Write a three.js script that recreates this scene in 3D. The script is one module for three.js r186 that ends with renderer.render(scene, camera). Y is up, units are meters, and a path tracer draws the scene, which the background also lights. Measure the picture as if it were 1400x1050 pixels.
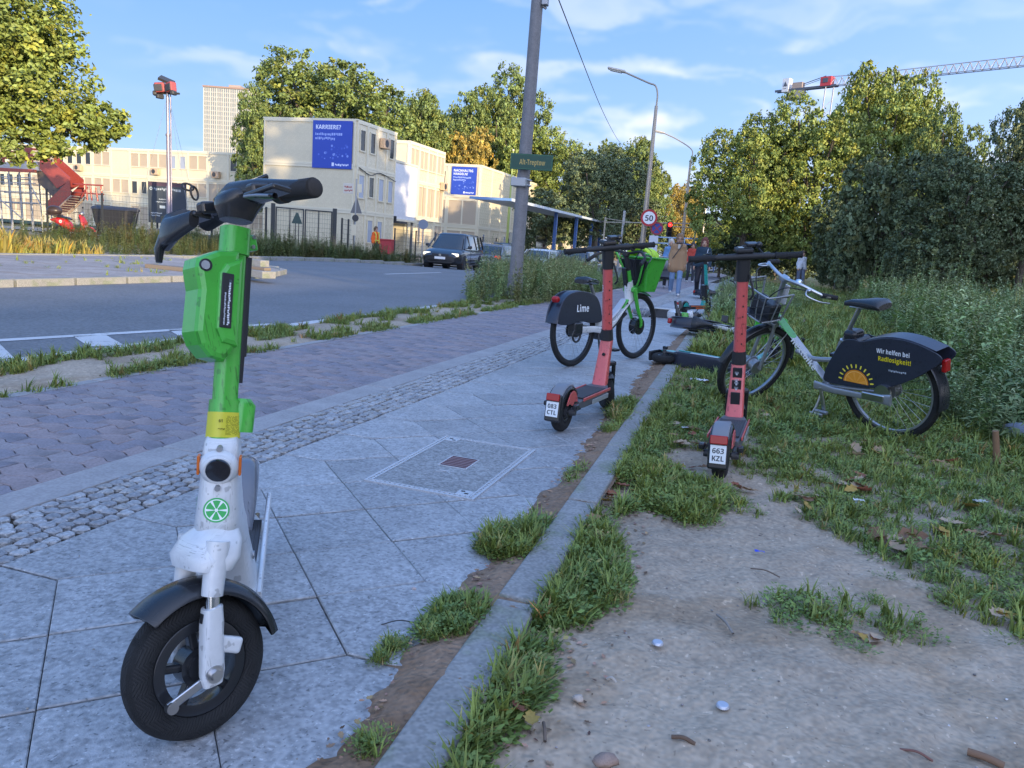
import * as THREE from 'three';
import { mergeGeometries, mergeVertices } from 'three/addons/utils/BufferGeometryUtils.js';
import { RoundedBoxGeometry } from 'three/addons/geometries/RoundedBoxGeometry.js';
import { createNoise2D, createNoise3D } from 'simplex-noise';

// ---------- camera, sky, sun, exposure ----------
const R = THREE.MathUtils.degToRad;
const scene = new THREE.Scene();
const camera = new THREE.PerspectiveCamera(53.09, 4 / 3, 0.05, 2500);
camera.rotation.order = 'YXZ';
camera.position.set(0, 1.08, 0);
camera.rotation.set(R(-10.3), R(17.6), R(4.2));
camera.updateMatrixWorld(true);
const renderer = new THREE.WebGLRenderer({ antialias: true });
renderer.setSize(1024, 768);
renderer.toneMapping = THREE.LinearToneMapping;
renderer.toneMappingExposure = 1.38;
renderer.shadowMap.enabled = true;
renderer.shadowMap.type = THREE.PCFSoftShadowMap;

function mulberry(a) { return () => { a |= 0; a = (a + 0x6d2b79f5) | 0; let t = Math.imul(a ^ (a >>> 15), 1 | a); t = (t + Math.imul(t ^ (t >>> 7), 61 | t)) ^ t; return ((t ^ (t >>> 14)) >>> 0) / 4294967296; }; }
const rnd = mulberry(7), ur = (a, b, r = rnd) => a + (b - a) * r();
const n2 = createNoise2D(mulberry(11)), n3 = createNoise3D(mulberry(12));
const fbm = (x, y, o = 4) => { let s = 0, a = 0.5; for (let i = 0; i < o; i++) { s += a * n2(x, y); x *= 2.03; y *= 2.03; a *= 0.5; } return s; };
const clamp = (x, a = 0, b = 1) => Math.min(b, Math.max(a, x)), sst = (a, b, x) => { const t = clamp((x - a) / (b - a)); return t * t * (3 - 2 * t); }, lerp = (a, b, t) => a + (b - a) * t;
const V = (x, y, z) => new THREE.Vector3(x, y, z);

const SUN_EL = R(8), SUNH = V(0.81, 0, 0.586).normalize();
const SUN = V(SUNH.x * Math.cos(SUN_EL), Math.sin(SUN_EL), SUNH.z * Math.cos(SUN_EL));
{ // evening sky: blue, paler and brighter low down and towards the sun, with cirrus
  const W = 2048, H = 1024, a = new Float32Array(W * H * 4);
  for (let j = 0; j < H; j++) for (let i = 0; i < W; i++) {
    const el = ((j + 0.5) / H - 0.5) * Math.PI, az = ((i + 0.5) / W - 0.5) * 2 * Math.PI;
    const y = Math.sin(el), x = Math.cos(el) * Math.cos(az), z = Math.cos(el) * Math.sin(az);
    const up = Math.max(y, 0), t = Math.pow(up, 0.55), cs = x * SUN.x + y * SUN.y + z * SUN.z, g = Math.pow((1 + cs) / 2, 2.2);
    let r = lerp(0.46, 0.09, sst(0, 0.75, t)), gg = lerp(0.66, 0.285, sst(0, 0.75, t)), b = lerp(0.88, 0.72, sst(0, 0.9, t));
    r += g * (0.95 + 1.1 * Math.exp(-up * 5)); gg += g * (1.0 + 0.75 * Math.exp(-up * 5)); b += g * (1.25 + 0.25 * Math.exp(-up * 5));
    if (y > -0.02) {
      const q = 1 / (up + 0.13), px = x * q, pz = z * q;
      const wx = px + 0.5 * fbm(px * 0.7 + 3, pz * 0.7), wz = pz + 0.5 * fbm(px * 0.7, pz * 0.7 + 9);
      const c1 = sst(0.2, 0.85, fbm(wx * 0.55 + 4.3, wz * 1.9 + 1.2, 6) * 1.25 + 0.22), cover = sst(-0.35, 0.45, fbm(px * 0.28 + 7.7, pz * 0.28 - 2.4, 2) + 0.15 * (x + 0.25));
      const low = sst(-0.05, 0.5, fbm(az * 5 + 2, el * 16 - 3, 5) + 0.35 - el * 2.6) * sst(0.45, 0.1, el) * sst(-0.7, 0.1, x + 0.12);
      const m = clamp(0.5 * c1 * cover + 0.5 * low), k = 1 + 1.3 * g;
      r = lerp(r, 0.82 * k, m); gg = lerp(gg, 0.84 * k, m); b = lerp(b, 0.97 * k, m);
    }
    const o = 4 * (j * W + i); a[o] = r; a[o + 1] = gg; a[o + 2] = b; a[o + 3] = 1;
  }
  const sky = new THREE.DataTexture(a, W, H, THREE.RGBAFormat, THREE.FloatType);
  sky.mapping = THREE.EquirectangularReflectionMapping; sky.magFilter = sky.minFilter = THREE.LinearFilter; sky.wrapS = THREE.RepeatWrapping; sky.needsUpdate = true;
  scene.background = sky; scene.environment = sky;
}
const sun = new THREE.DirectionalLight(new THREE.Color().setRGB(1, 0.78, 0.48), 5);
sun.name = 'sun'; sun.position.copy(SUN).multiplyScalar(150); sun.target.position.set(0, 0, -30);
sun.position.add(sun.target.position); sun.castShadow = true; sun.shadow.radius = 1;
sun.shadow.mapSize.set(4096, 4096);
Object.assign(sun.shadow.camera, { left: -110, right: 110, top: 60, bottom: -60, near: 1, far: 400 });
scene.add(sun, sun.target);

// ---------- where a pixel of the 1400 x 1050 photograph meets the ground, or a distance ----------
const FOC = 525 / Math.tan(R(53.09) / 2);
const ray = (px, py) => V((px - 700) / FOC, (525 - py) / FOC, -1).applyQuaternion(camera.quaternion);
const G = (px, py, h = 0) => { const d = ray(px, py), t = (h - 1.08) / d.y; return V(d.x * t, h, d.z * t); };
const C = (px, depth, h = 0) => { const d = ray(px, 334.5 + (px - 714) * 0.0734); return V(d.x * depth, h, d.z * depth); };      // column px at that depth, on the ground
const AT = (px, py, depth) => { const d = ray(px, py); return V(d.x * depth, 1.08 + d.y * depth, d.z * depth); };

// ---------- objects ----------
const used = new Map();
const numbered = (n) => { const k = used.get(n) ?? 0; used.set(n, k + 1); return k ? `${n}_${String(k).padStart(3, '0')}` : n; };
function tag(o, label, category, group, kind) {
  if (label) o.userData.label = label; if (category) o.userData.category = category;
  if (group) o.userData.group = group; if (kind) o.userData.kind = kind; return o;
}
function thing(name, label, category, pos = [0, 0, 0], turn = 0, group, kind) {
  const o = new THREE.Group(); o.name = numbered(name); o.rotation.order = 'YXZ';
  if (pos.isVector3) o.position.copy(pos); else o.position.set(...pos);
  o.rotation.y = turn; scene.add(o); return tag(o, label, category, group, kind);
}
const flat = (a) => (Array.isArray(a) ? a.flat(Infinity).filter(Boolean) : [a]);
function norm(g) {
  let r = g;
  if (!r.attributes.uv) r.setAttribute('uv', new THREE.BufferAttribute(new Float32Array(r.attributes.position.count * 2), 2));
  for (const k of Object.keys(r.attributes)) if (!['position', 'normal', 'uv', 'color'].includes(k)) r.deleteAttribute(k);
  if (!r.index) r = mergeVertices(r, 1e-5);
  if (!r.attributes.normal) r.computeVertexNormals();
  return r;
}
function boxUV(g) { // uv in metres from the dominant axis of each vertex normal
  const p = g.attributes.position, n = g.attributes.normal, uv = g.attributes.uv;
  for (let i = 0; i < p.count; i++) {
    const ax = Math.abs(n.getX(i)), ay = Math.abs(n.getY(i)), az = Math.abs(n.getZ(i));
    if (ay >= ax && ay >= az) uv.setXY(i, p.getX(i), p.getZ(i)); else if (ax >= az) uv.setXY(i, p.getZ(i), p.getY(i)); else uv.setXY(i, p.getX(i), p.getY(i));
  }
  return g;
}
function join(gs, keepUV) { const l = flat(gs).map(norm); const g = l.length > 1 ? mergeGeometries(l) : l[0]; return keepUV ? g : boxUV(g); }
function mk(name, gs, mat, parent = scene, m4, keepUV) {
  const o = new THREE.Mesh(join(gs, keepUV), mat); o.castShadow = o.receiveShadow = true;
  o.name = parent === scene ? numbered(name) : name; if (m4) o.applyMatrix4(m4); parent.add(o); return o;
}
function shared(name, geo, mat, parent) { const o = new THREE.Mesh(geo, mat); o.name = parent === scene ? numbered(name) : name; o.castShadow = o.receiveShadow = true; parent.add(o); return o; }
const struct = (name, gs, mat, keepUV) => tag(mk(name, gs, mat, scene, null, keepUV), null, null, null, 'structure');
function copyOf(o, label, group) { const c = o.clone(); c.userData = { ...o.userData }; c.name = numbered(o.name.replace(/_\d{3}$/, '')); if (label) c.userData.label = label; if (group) c.userData.group = group; scene.add(c); return c; }

// ---------- shapes ----------
const E3 = new THREE.Euler(), Q4 = new THREE.Quaternion();
const put = (g, x = 0, y = 0, z = 0, rx = 0, ry = 0, rz = 0) => { if (rx || ry || rz) g.applyMatrix4(new THREE.Matrix4().makeRotationFromEuler(E3.set(rx, ry, rz, 'YXZ'))); return g.translate(x, y, z); };
const B = (w, h, d, x, y, z, rx, ry, rz) => put(new THREE.BoxGeometry(w, h, d), x, y, z, rx, ry, rz);
const RB = (w, h, d, r, x, y, z, rx, ry, rz) => put(norm(new RoundedBoxGeometry(w, h, d, 2, Math.min(r, w / 2.01, h / 2.01, d / 2.01))), x, y, z, rx, ry, rz);
const vv = (p) => (p.isVector3 ? p : V(...p));
function CY(p0, p1, r0, r1 = r0, seg = 14, open = false) {
  const a = vv(p0), b = vv(p1), d = b.clone().sub(a), L = d.length();
  const g = new THREE.CylinderGeometry(r1, r0, L, seg, 1, open);
  g.applyQuaternion(Q4.setFromUnitVectors(V(0, 1, 0), d.normalize())); return g.translate((a.x + b.x) / 2, (a.y + b.y) / 2, (a.z + b.z) / 2);
}
const TB = (pts, r, seg = 24, rad = 8, closed = false, tension = 0.5) => new THREE.TubeGeometry(new THREE.CatmullRomCurve3(pts.map(vv), closed, 'catmullrom', tension), seg, r, rad, closed);
const TO = (Rm, r, x = 0, y = 0, z = 0, rs = 12, ts = 40, arc = Math.PI * 2) => put(new THREE.TorusGeometry(Rm, r, rs, ts, arc), x, y, z);
const SP = (r, x = 0, y = 0, z = 0, sx = 1, sy = 1, sz = 1, w = 16, h = 12) => new THREE.SphereGeometry(r, w, h).scale(sx, sy, sz).translate(x, y, z);
function shapeOf(pts) { const s = new THREE.Shape(); pts.forEach((p, i) => (i ? s.lineTo(p[0], p[1]) : s.moveTo(p[0], p[1]))); s.closePath(); return s; }
function EX(pts, depth, bev = 0, x = 0, y = 0, z = 0, rx, ry, rz, smooth) { // outline in xy, thickness along z, centred
  const g = new THREE.ExtrudeGeometry(pts.isShape ? pts : shapeOf(pts), { depth: Math.max(depth - 2 * bev, 1e-4), bevelEnabled: bev > 0, bevelSize: bev, bevelThickness: bev, bevelOffset: -bev, bevelSegments: 2, curveSegments: smooth || 8, steps: 1 });
  g.translate(0, 0, -Math.max(depth - 2 * bev, 1e-4) / 2); return put(norm(g), x, y, z, rx, ry, rz);
}
function spline(pts, n = 40, closed = true) { return new THREE.CatmullRomCurve3(pts.map((p) => V(p[0], p[1], 0)), closed, 'catmullrom', 0.5).getPoints(n).slice(0, closed ? -1 : undefined).map((p) => [p.x, p.y]); }
// skin over a row of closed rings (each the same number of [x, y, z]); smooth shading
function loft(rings, caps = true, closedPath = false) {
  const n = rings[0].length, m = rings.length, pos = [], idx = [];
  for (const r of rings) for (const p of r) pos.push(p[0], p[1], p[2]);
  for (let j = 0; j < (closedPath ? m : m - 1); j++) for (let i = 0; i < n; i++) {
    const a = j * n + i, b = j * n + (i + 1) % n, c = ((j + 1) % m) * n + i, d = ((j + 1) % m) * n + (i + 1) % n; idx.push(a, b, c, b, d, c);
  }
  if (caps && !closedPath) for (const [j, flip] of [[0, 1], [m - 1, 0]]) {
    const base = pos.length / 3; let cx = 0, cy = 0, cz = 0;
    for (const p of rings[j]) { cx += p[0] / n; cy += p[1] / n; cz += p[2] / n; pos.push(p[0], p[1], p[2]); }
    pos.push(cx, cy, cz);
    for (let i = 0; i < n; i++) flip ? idx.push(base + n, base + (i + 1) % n, base + i) : idx.push(base + n, base + i, base + (i + 1) % n);
  }
  const g = new THREE.BufferGeometry(); g.setAttribute('position', new THREE.Float32BufferAttribute(pos, 3)); g.setIndex(idx); g.computeVertexNormals(); return g;
}
// ring of a rounded rectangle (superellipse) in the plane through c with half sizes along unit axes u, v
const ringSE = (c, u, v, a, b, e = 4, n = 20) => Array.from({ length: n }, (_, i) => { const t = (i + 0.5) / n * 2 * Math.PI, ct = Math.cos(t), st = Math.sin(t), k = Math.sign(ct) * Math.abs(ct) ** (2 / e) * a, l = Math.sign(st) * Math.abs(st) ** (2 / e) * b; return [c[0] + u[0] * k + v[0] * l, c[1] + u[1] * k + v[1] * l, c[2] + u[2] * k + v[2] * l]; });

// ---------- materials ----------
const col = (r, g, b) => new THREE.Color().setRGB(r, g ?? r, b ?? r);
const std = (c, rough = 0.6, metal = 0, o = {}) => new THREE.MeshStandardMaterial({ color: Array.isArray(c) ? col(...c) : c, roughness: rough, metalness: metal, ...o });
const phys = (c, o) => new THREE.MeshPhysicalMaterial({ color: col(...c), ...o });
const PRD = 256;
function pnoise(seed) { // periodic value noise on the unit square
  const r = mulberry(seed), t = Float32Array.from({ length: PRD * PRD }, r);
  return (u, v, f) => { const x = u * f, y = v * f, xi = Math.floor(x), yi = Math.floor(y), fx = x - xi, fy = y - yi, s = fx * fx * (3 - 2 * fx), q = fy * fy * (3 - 2 * fy), w = (a, b) => t[(((b % f) + f) % f % PRD) * PRD + (((a % f) + f) % f % PRD)]; return lerp(lerp(w(xi, yi), w(xi + 1, yi), s), lerp(w(xi, yi + 1), w(xi + 1, yi + 1), s), q); };
}
const PN = [1, 2, 3, 4].map((k) => pnoise(100 + k));
const oct = (k, u, v, f, o = 4) => { let s = 0, a = 0.5, t = 0; for (let i = 0; i < o; i++) { s += a * PN[(k + i) % 4](u, v, f); t += a; a *= 0.55; f *= 2; } return s / t; };
function dtex(N, fn, size, srgb = true) { // tileable texture covering size metres; fn(u, v) gives linear rgb or a number
  const a = new Uint8Array(N * N * 4), enc = (x) => 255 * clamp(srgb ? (x <= 0.0031308 ? 12.92 * x : 1.055 * x ** (1 / 2.4) - 0.055) : x);
  for (let j = 0; j < N; j++) for (let i = 0; i < N; i++) { const c = fn(i / N, j / N), o = 4 * (j * N + i); if (typeof c === 'number') a[o] = a[o + 1] = a[o + 2] = enc(c); else for (let k = 0; k < 3; k++) a[o + k] = enc(c[k]); a[o + 3] = 255; }
  const t = new THREE.DataTexture(a, N, N); t.wrapS = t.wrapT = THREE.RepeatWrapping; t.magFilter = THREE.LinearFilter; t.minFilter = THREE.LinearMipmapLinearFilter; t.generateMipmaps = true;
  if (srgb) t.colorSpace = THREE.SRGBColorSpace; t.repeat.set(1 / size, 1 / size); t.needsUpdate = true; return t;
}
// flat print: canvas of w x h metres, drawn by draw(ctx, W, H)
function print(w, h, pxm, draw, o = {}) {
  const W = Math.max(8, Math.round(w * pxm)), H = Math.max(8, Math.round(h * pxm)), cv = document.createElement('canvas'); cv.width = W; cv.height = H;
  const c = cv.getContext('2d'); draw(c, W, H); const t = new THREE.CanvasTexture(cv); t.colorSpace = THREE.SRGBColorSpace;
  return new THREE.MeshStandardMaterial({ map: t, roughness: 0.5, ...o });
}
const clearPrint = (w, h, pxm, draw, o = {}) => print(w, h, pxm, draw, { transparent: true, ...o });
const PL = (w, h, x, y, z, rx, ry, rz) => put(new THREE.PlaneGeometry(w, h), x, y, z, rx, ry, rz);
function txt(c, s, x, y, size, color, font = 'bold', align = 'center', maxW) { c.fillStyle = color; c.font = `${font} ${size}px sans-serif`; c.textAlign = align; c.textBaseline = 'middle'; if (maxW) c.fillText(s, x, y, maxW); else c.fillText(s, x, y); }
const grime = dtex(512, (u, v) => { const a = oct(0, u, v, 6, 5), b = oct(2, u, v, 48, 3); const sp = sst(0.70, 0.76, oct(3, u, v, 34, 3)) * 0.35, sc = sst(0.78, 0.82, PN[1](u, v * 0.12, 250)) * sst(0.5, 0.62, oct(2, u, v, 5, 3)) * 0.4; return (0.86 + 0.2 * (a - 0.5) + 0.12 * (b - 0.5)) * (1 - sp) * (1 - sc); }, 0.6, false);
const scuffR = dtex(512, (u, v) => clamp(0.42 + 0.5 * (oct(1, u, v, 10, 5) - 0.4)), 0.5, false);
const M = {
  black: std([0.018, 0.019, 0.022], 0.55), rubber: std([0.014, 0.0145, 0.016], 0.82), darkgrey: std([0.045, 0.048, 0.055], 0.5), grey: std([0.16, 0.165, 0.175], 0.5),
  steel: std([0.55, 0.56, 0.58], 0.28, 1), dullsteel: std([0.38, 0.39, 0.41], 0.5, 0.9), galv: std([0.42, 0.43, 0.44], 0.55, 0.7), chrome: std([0.75, 0.76, 0.78], 0.12, 1),
  white: std([0.74, 0.75, 0.75], 0.35), red: std([0.5, 0.02, 0.02], 0.35), glassdark: std([0.012, 0.014, 0.018], 0.06), redlens: std([0.35, 0.008, 0.01], 0.18), orangelens: std([0.6, 0.14, 0.02], 0.25),
};
M.grip = std([0.022, 0.023, 0.026], 0.78, 0, { bumpMap: dtex(128, (u, v) => (Math.sin(u * 2 * Math.PI * 12) * Math.sin(v * 2 * Math.PI * 12) > 0 ? 1 : 0), 0.05, false), bumpScale: 0.0012 });
M.tyre = std([0.017, 0.0175, 0.019], 0.8, 0, { map: grime, bumpMap: dtex(128, (u, v) => ((u * 8 + Math.abs(v - 0.5) * 6) % 1 < 0.25 ? 0 : 1), 0.06, false), bumpScale: 0.002 });
// ---------- ground, road, pavement ----------
function slab(pts, h = 0.05, ch = 0.003) { // flat piece with a chamfered rim: pts [x, z] round its centre, top at y = 0
  const n = pts.length, pos = [], uv = [], tri = (a, b, c) => { for (const p of [a, b, c]) pos.push(...p); };
  let area = 0; for (let i = 0; i < n; i++) { const a = pts[i], b = pts[(i + 1) % n]; area += a[0] * b[1] - b[0] * a[1]; }
  if (area > 0) pts = pts.slice().reverse();
  const cx = pts.reduce((s, p) => s + p[0], 0) / n, cz = pts.reduce((s, p) => s + p[1], 0) / n;
  const ins = pts.map(([x, z]) => { const d = Math.hypot(x - cx, z - cz), k = 1 - 1.3 * ch / d; return [cx + (x - cx) * k, 0, cz + (z - cz) * k]; });
  for (let i = 0; i < n; i++) {
    const j = (i + 1) % n, a = ins[i], b = ins[j], c = [pts[i][0], -ch, pts[i][1]], d = [pts[j][0], -ch, pts[j][1]], e = [c[0], -h, c[2]], f = [d[0], -h, d[2]];
    tri([cx, 0, cz], a, b); tri(a, c, b); tri(b, c, d); tri(c, e, d); tri(d, e, f);
  }
  const g = new THREE.BufferGeometry(); g.setAttribute('position', new THREE.Float32BufferAttribute(pos, 3));
  g.setAttribute('uv', new THREE.Float32BufferAttribute(new Float32Array(pos.length / 3 * 2), 2)); g.computeVertexNormals(); return boxUV(norm(g));
}
const shiftUV = (g, a, b) => { const c = g.clone(), uv = c.attributes.uv; for (let i = 0; i < uv.count; i++) uv.setXY(i, uv.getX(i) + a, uv.getY(i) + b); return c; };
const sheet = (x0, x1, z0, z1, y, nx = 1, nz = 1) => { const g = new THREE.PlaneGeometry(x1 - x0, Math.abs(z1 - z0), nx, nz); g.rotateX(-Math.PI / 2); return g.translate((x0 + x1) / 2, y, (z0 + z1) / 2); };

const granite = dtex(1024, (u, v) => { const a = PN[0](u, v, 160), b = PN[1](u, v, 75), c = PN[2](u, v, 230), d = oct(3, u, v, 5, 4); let s = 0.335 + 0.19 * (a - 0.5) + 0.12 * (b - 0.5) + 0.10 * (d - 0.5); if (c > 0.9) s += 0.17; if (PN[3](u, v, 190) < 0.10) s *= 0.5; const st = sst(0.56, 0.72, oct(2, u, v, 3, 5)); s *= 1 - 0.13 * st; return [s * 0.98, s, s * 1.02]; }, 1.35);
const graniteBump = dtex(512, (u, v) => 0.5 * PN[0](u, v, 80) + 0.5 * PN[1](u, v, 190), 0.5, false);
const paverTex = dtex(512, (u, v) => { const a = PN[0](u, v, 120), d = oct(1, u, v, 7, 4); const s = 0.86 + 0.3 * (a - 0.5) + 0.32 * (d - 0.5); const st = sst(0.55, 0.8, oct(3, u, v, 5, 4)) * 0.3; return [0.315 * s * (1 - st), 0.275 * s * (1 - st), 0.28 * s * (1 - st)]; }, 0.8);
const asphaltTex = dtex(1024, (u, v) => { const a = PN[0](u, v, 220), b = PN[1](u, v, 120), d = oct(2, u, v, 4, 5); const s = 0.155 + 0.08 * (a - 0.5) + 0.05 * (b - 0.5) + 0.05 * (d - 0.5); return [s, s * 1.02, s * 1.06]; }, 3);
const soilTex = dtex(1024, (u, v) => { const a = PN[0](u, v, 250), a2 = PN[2](u, v, 173), b = oct(1, u, v, 37, 4), d = oct(2, u, v, 4, 6), e = PN[3](u, v, 211), e2 = PN[1](u, v, 139); let s = 0.36 + 0.11 * (a - 0.5) + 0.09 * (a2 - 0.5) + 0.10 * (b - 0.5) + 0.22 * (d - 0.5); if (e > 0.93) s *= 0.65; if (e2 < 0.07) s = Math.min(0.62, s * 1.45); const br = 0.8 * sst(0.52, 0.72, oct(3, u, v, 7, 5)); return [s * lerp(1.06, 0.84, br), s * lerp(0.85, 0.62, br), s * lerp(0.63, 0.41, br)]; }, 2.3);
const soilBump = dtex(1024, (u, v) => 0.3 * PN[0](u, v, 173) + 0.45 * oct(1, u, v, 23, 4) + 0.25 * PN[3](u, v, 250), 2.3, false);
M.soil = std(0xffffff, 0.95, 0, { map: soilTex, bumpMap: soilBump, bumpScale: 0.008 });
M.slabs = [0.92, 1.0, 1.06].map((k) => std([k, k, k], 0.62, 0, { map: granite, bumpMap: graniteBump, bumpScale: 0.0015, roughnessMap: dtex(128, (u, v) => 0.75 + 0.5 * (oct(0, u, v, 9, 3) - 0.5), 0.9, false) }));
M.pavers = [[0.9, 0.9, 0.94], [1, 1, 1], [1.08, 1.0, 0.97], [0.82, 0.86, 0.94]].map((k) => std(k, 0.72, 0, { map: paverTex, bumpMap: graniteBump, bumpScale: 0.001 }));
M.cobbles = [[0.95, 0.95, 0.97], [1.12, 1.12, 1.12], [0.8, 0.81, 0.84], [1.0, 0.97, 0.93]].map((k) => std(k, 0.5, 0, { map: granite, bumpMap: graniteBump, bumpScale: 0.004 }));
M.asphalt = std(0xffffff, 0.66, 0, { map: asphaltTex, bumpMap: soilBump, bumpScale: 0.004 });
M.paint = std(0xffffff, 0.7, 0, { map: dtex(512, (u, v) => { const w = oct(1, u, v, 30, 4) + 0.3 * PN[0](u, v, 150); const s = w > 0.93 ? 0.3 : 0.56 + 0.14 * (oct(2, u, v, 6, 3) - 0.5); return [s, s, s]; }, 2) });
M.joint = std([0.10, 0.093, 0.085], 0.95, 0, { map: soilTex });
M.concrete = std(0xffffff, 0.85, 0, { map: dtex(512, (u, v) => { const s = 0.27 + 0.10 * (oct(0, u, v, 5, 5) - 0.5) + 0.12 * (PN[1](u, v, 120) - 0.5); const g = sst(0.5, 0.8, oct(3, u, v, 8, 4)); return [s * lerp(1, 0.8, g), s * lerp(1, 0.88, g), s * lerp(0.96, 0.66, g)]; }, 0.9), bumpMap: soilBump, bumpScale: 0.004 });
M.edging = std(0xffffff, 0.75, 0, { map: dtex(256, (u, v) => { const s = 0.33 + 0.12 * (oct(0, u, v, 6, 4) - 0.5) + 0.1 * (PN[1](u, v, 120) - 0.5); return [s, s * 0.96, s * 0.95]; }, 0.9), bumpMap: graniteBump, bumpScale: 0.001 });

// the far side of the street lies up to half a metre lower
const drop = (x, z) => -0.5 * sst(22, 46, -z) * sst(5.2, 9, -x);
const sag = (g) => { const p = g.attributes.position; for (let i = 0; i < p.count; i++) p.setY(i, p.getY(i) + drop(p.getX(i), p.getZ(i))); g.computeVertexNormals(); return g; };
struct('ground', [sheet(-700, -4.9, 300, -1200, -0.7), sheet(-4.9, 500, 300, -1200, -0.09)], std([0.07, 0.085, 0.03], 0.95, 0, { map: dtex(256, (u, v) => 0.7 + 0.6 * oct(0, u, v, 4, 5), 9) }));
struct('road', [sag(sheet(-17.6, -5.0, 40, -300, -0.035, 24, 340)), sag(sheet(-27, -17.6, -35.2, -41, -0.035, 2, 10))], M.asphalt);
// white edge line that splits into a wedge of boxes by the verge
const quad = (a, b, c, d, y) => { const g = new THREE.BufferGeometry(); g.setAttribute('position', new THREE.Float32BufferAttribute([a, b, c, d].flatMap((p) => [p[0], y, p[1]]), 3)); g.setIndex([0, 1, 2, 0, 2, 3]); g.computeVertexNormals(); if (g.attributes.normal.getY(0) < 0) g.setIndex([0, 2, 1, 0, 3, 2]); g.computeVertexNormals(); return g; };
{
  const strip = (x0, z0, x1, z1, w) => { const d = V(x1 - x0, 0, z1 - z0).normalize(), nx = d.z * w / 2, nz = -d.x * w / 2; return quad([x0 + nx, z0 + nz], [x1 + nx, z1 + nz], [x1 - nx, z1 - nz], [x0 - nx, z0 - nz], -0.031); };
  struct('road_marking', [strip(-5.2, 3, -5.12, -60, 0.17)], M.paint);
  struct('road_marking', [strip(-6.75, -2.2, -5.36, -7.6, 0.13)], M.paint);
  for (const [a, b, c, d] of [[-6.72, -3.1, -5.31, -2.3], [-6.12, -4.62, -5.3, -4.12], [-5.86, -5.5, -5.3, -5.15], [-5.64, -6.45, -5.3, -6.2]]) struct('road_marking', [strip(a, b, c, d, 0.28)], M.paint);
  for (let k = 0; k < 7; k++) struct('road_marking', [strip(-10.4, -20 - k * 9, -10.4, -24 - k * 9, 0.13)], M.paint);
}
// pavement island between the carriageways with its row of kerb stones
{
  const isl = thing('traffic_island', null, null, [0, 0, 0], 0, null, 'structure');
  const edge = [[-10.25, 6], [-10.25, -12.6], [-10.5, -14.6], [-11.2, -16.2], [-12.3, -17.1], [-13.6, -17.3], [-16, -17.0]];
  const outline = [...edge, [-16, 6]];
  mk('paved_top', new THREE.ShapeGeometry(shapeOf(outline.map(([x, z]) => [x, -z]))).rotateX(-Math.PI / 2).translate(0, 0.06, 0), std(0xffffff, 0.8, 0, { map: soilTex, color: col(0.85, 0.95, 1.2) }), isl);
  const kg = boxUV(norm(new RoundedBoxGeometry(0.14, 0.17, 0.97, 1, 0.015)));
  const path = new THREE.CurvePath(); for (let i = 0; i + 1 < edge.length; i++) path.add(new THREE.LineCurve3(V(edge[i][0], 0, edge[i][1]), V(edge[i + 1][0], 0, edge[i + 1][1])));
  const L = path.getLength(), m = Math.floor(L);
  for (let k = 0; k < m; k++) { const o = shared('kerb_stone', kg, M.concrete, isl), p = path.getPointAt((k + 0.5) / m), t = path.getTangentAt((k + 0.5) / m); o.position.set(p.x + 0.05, -0.005, p.z); o.rotation.y = Math.atan2(t.x, t.z) + ur(-0.01, 0.01); }
}
// far side: kerb and verge in front of the site fence
{
  const kb = thing('kerb', null, null, [0, 0, 0], 0, null, 'structure'), kg = boxUV(norm(new RoundedBoxGeometry(0.16, 0.18, 1.96, 1, 0.02)));
  for (let k = 0; k < 22; k++) { const o = shared('kerb_stone', kg, M.concrete, kb); o.position.set(-15.75 + ur(-0.01, 0.01), drop(-15.75, 9 - k * 2), 9.0 - k * 2); }
  for (let k = 0; k < 40; k++) { const o = shared('kerb_stone', kg, M.concrete, kb); o.position.set(-15.9, drop(-15.9, -42.2 - k * 2), -42.2 - k * 2); }
  struct('verge', [sag(sheet(-60, -15.83, 30, -35, 0.045, 4, 40)), sag(sheet(-60, -15.98, -41.2, -130, 0.045, 2, 40))], M.soil);
}
// grass and bare soil between road and path
const rows = (a, b, s) => { const r = []; for (let v = a; v <= b + 1e-9; v += s) r.push(v); return r; };
function field(xs, zs, f, mat, name) { // height field on a grid of given lines
  const pos = [], idx = [], uv = []; for (const z of zs) for (const x of xs) { pos.push(x, f(x, z), z); uv.push(x, z); }
  for (let j = 0; j + 1 < zs.length; j++) for (let i = 0; i + 1 < xs.length; i++) { const a = j * xs.length + i; idx.push(a, a + 1, a + xs.length, a + 1, a + xs.length + 1, a + xs.length); }
  const g = new THREE.BufferGeometry(); g.setAttribute('position', new THREE.Float32BufferAttribute(pos, 3)); g.setAttribute('uv', new THREE.Float32BufferAttribute(uv, 2)); g.setIndex(idx); g.computeVertexNormals();
  if (g.attributes.normal.getY(0) < 0) { g.setIndex(idx.map((_, i) => idx[i - (i % 3) + [0, 2, 1][i % 3]])); g.computeVertexNormals(); }
  return tag(mk(name, g, mat, scene, null, true), null, null, null, 'structure');
}
const vergeH = (x, z) => -0.02 + 0.018 * fbm(x * 2.2, z * 1.1, 3) + 0.014 * sst(-5.05, -4.85, x) * sst(-4.05, -4.3, x);
field(rows(-5.07, -4.02, 0.07), [...rows(-16, -7, 0.25), ...rows(-6.9, 3, 0.08)], vergeH, M.soil, 'verge');

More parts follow.
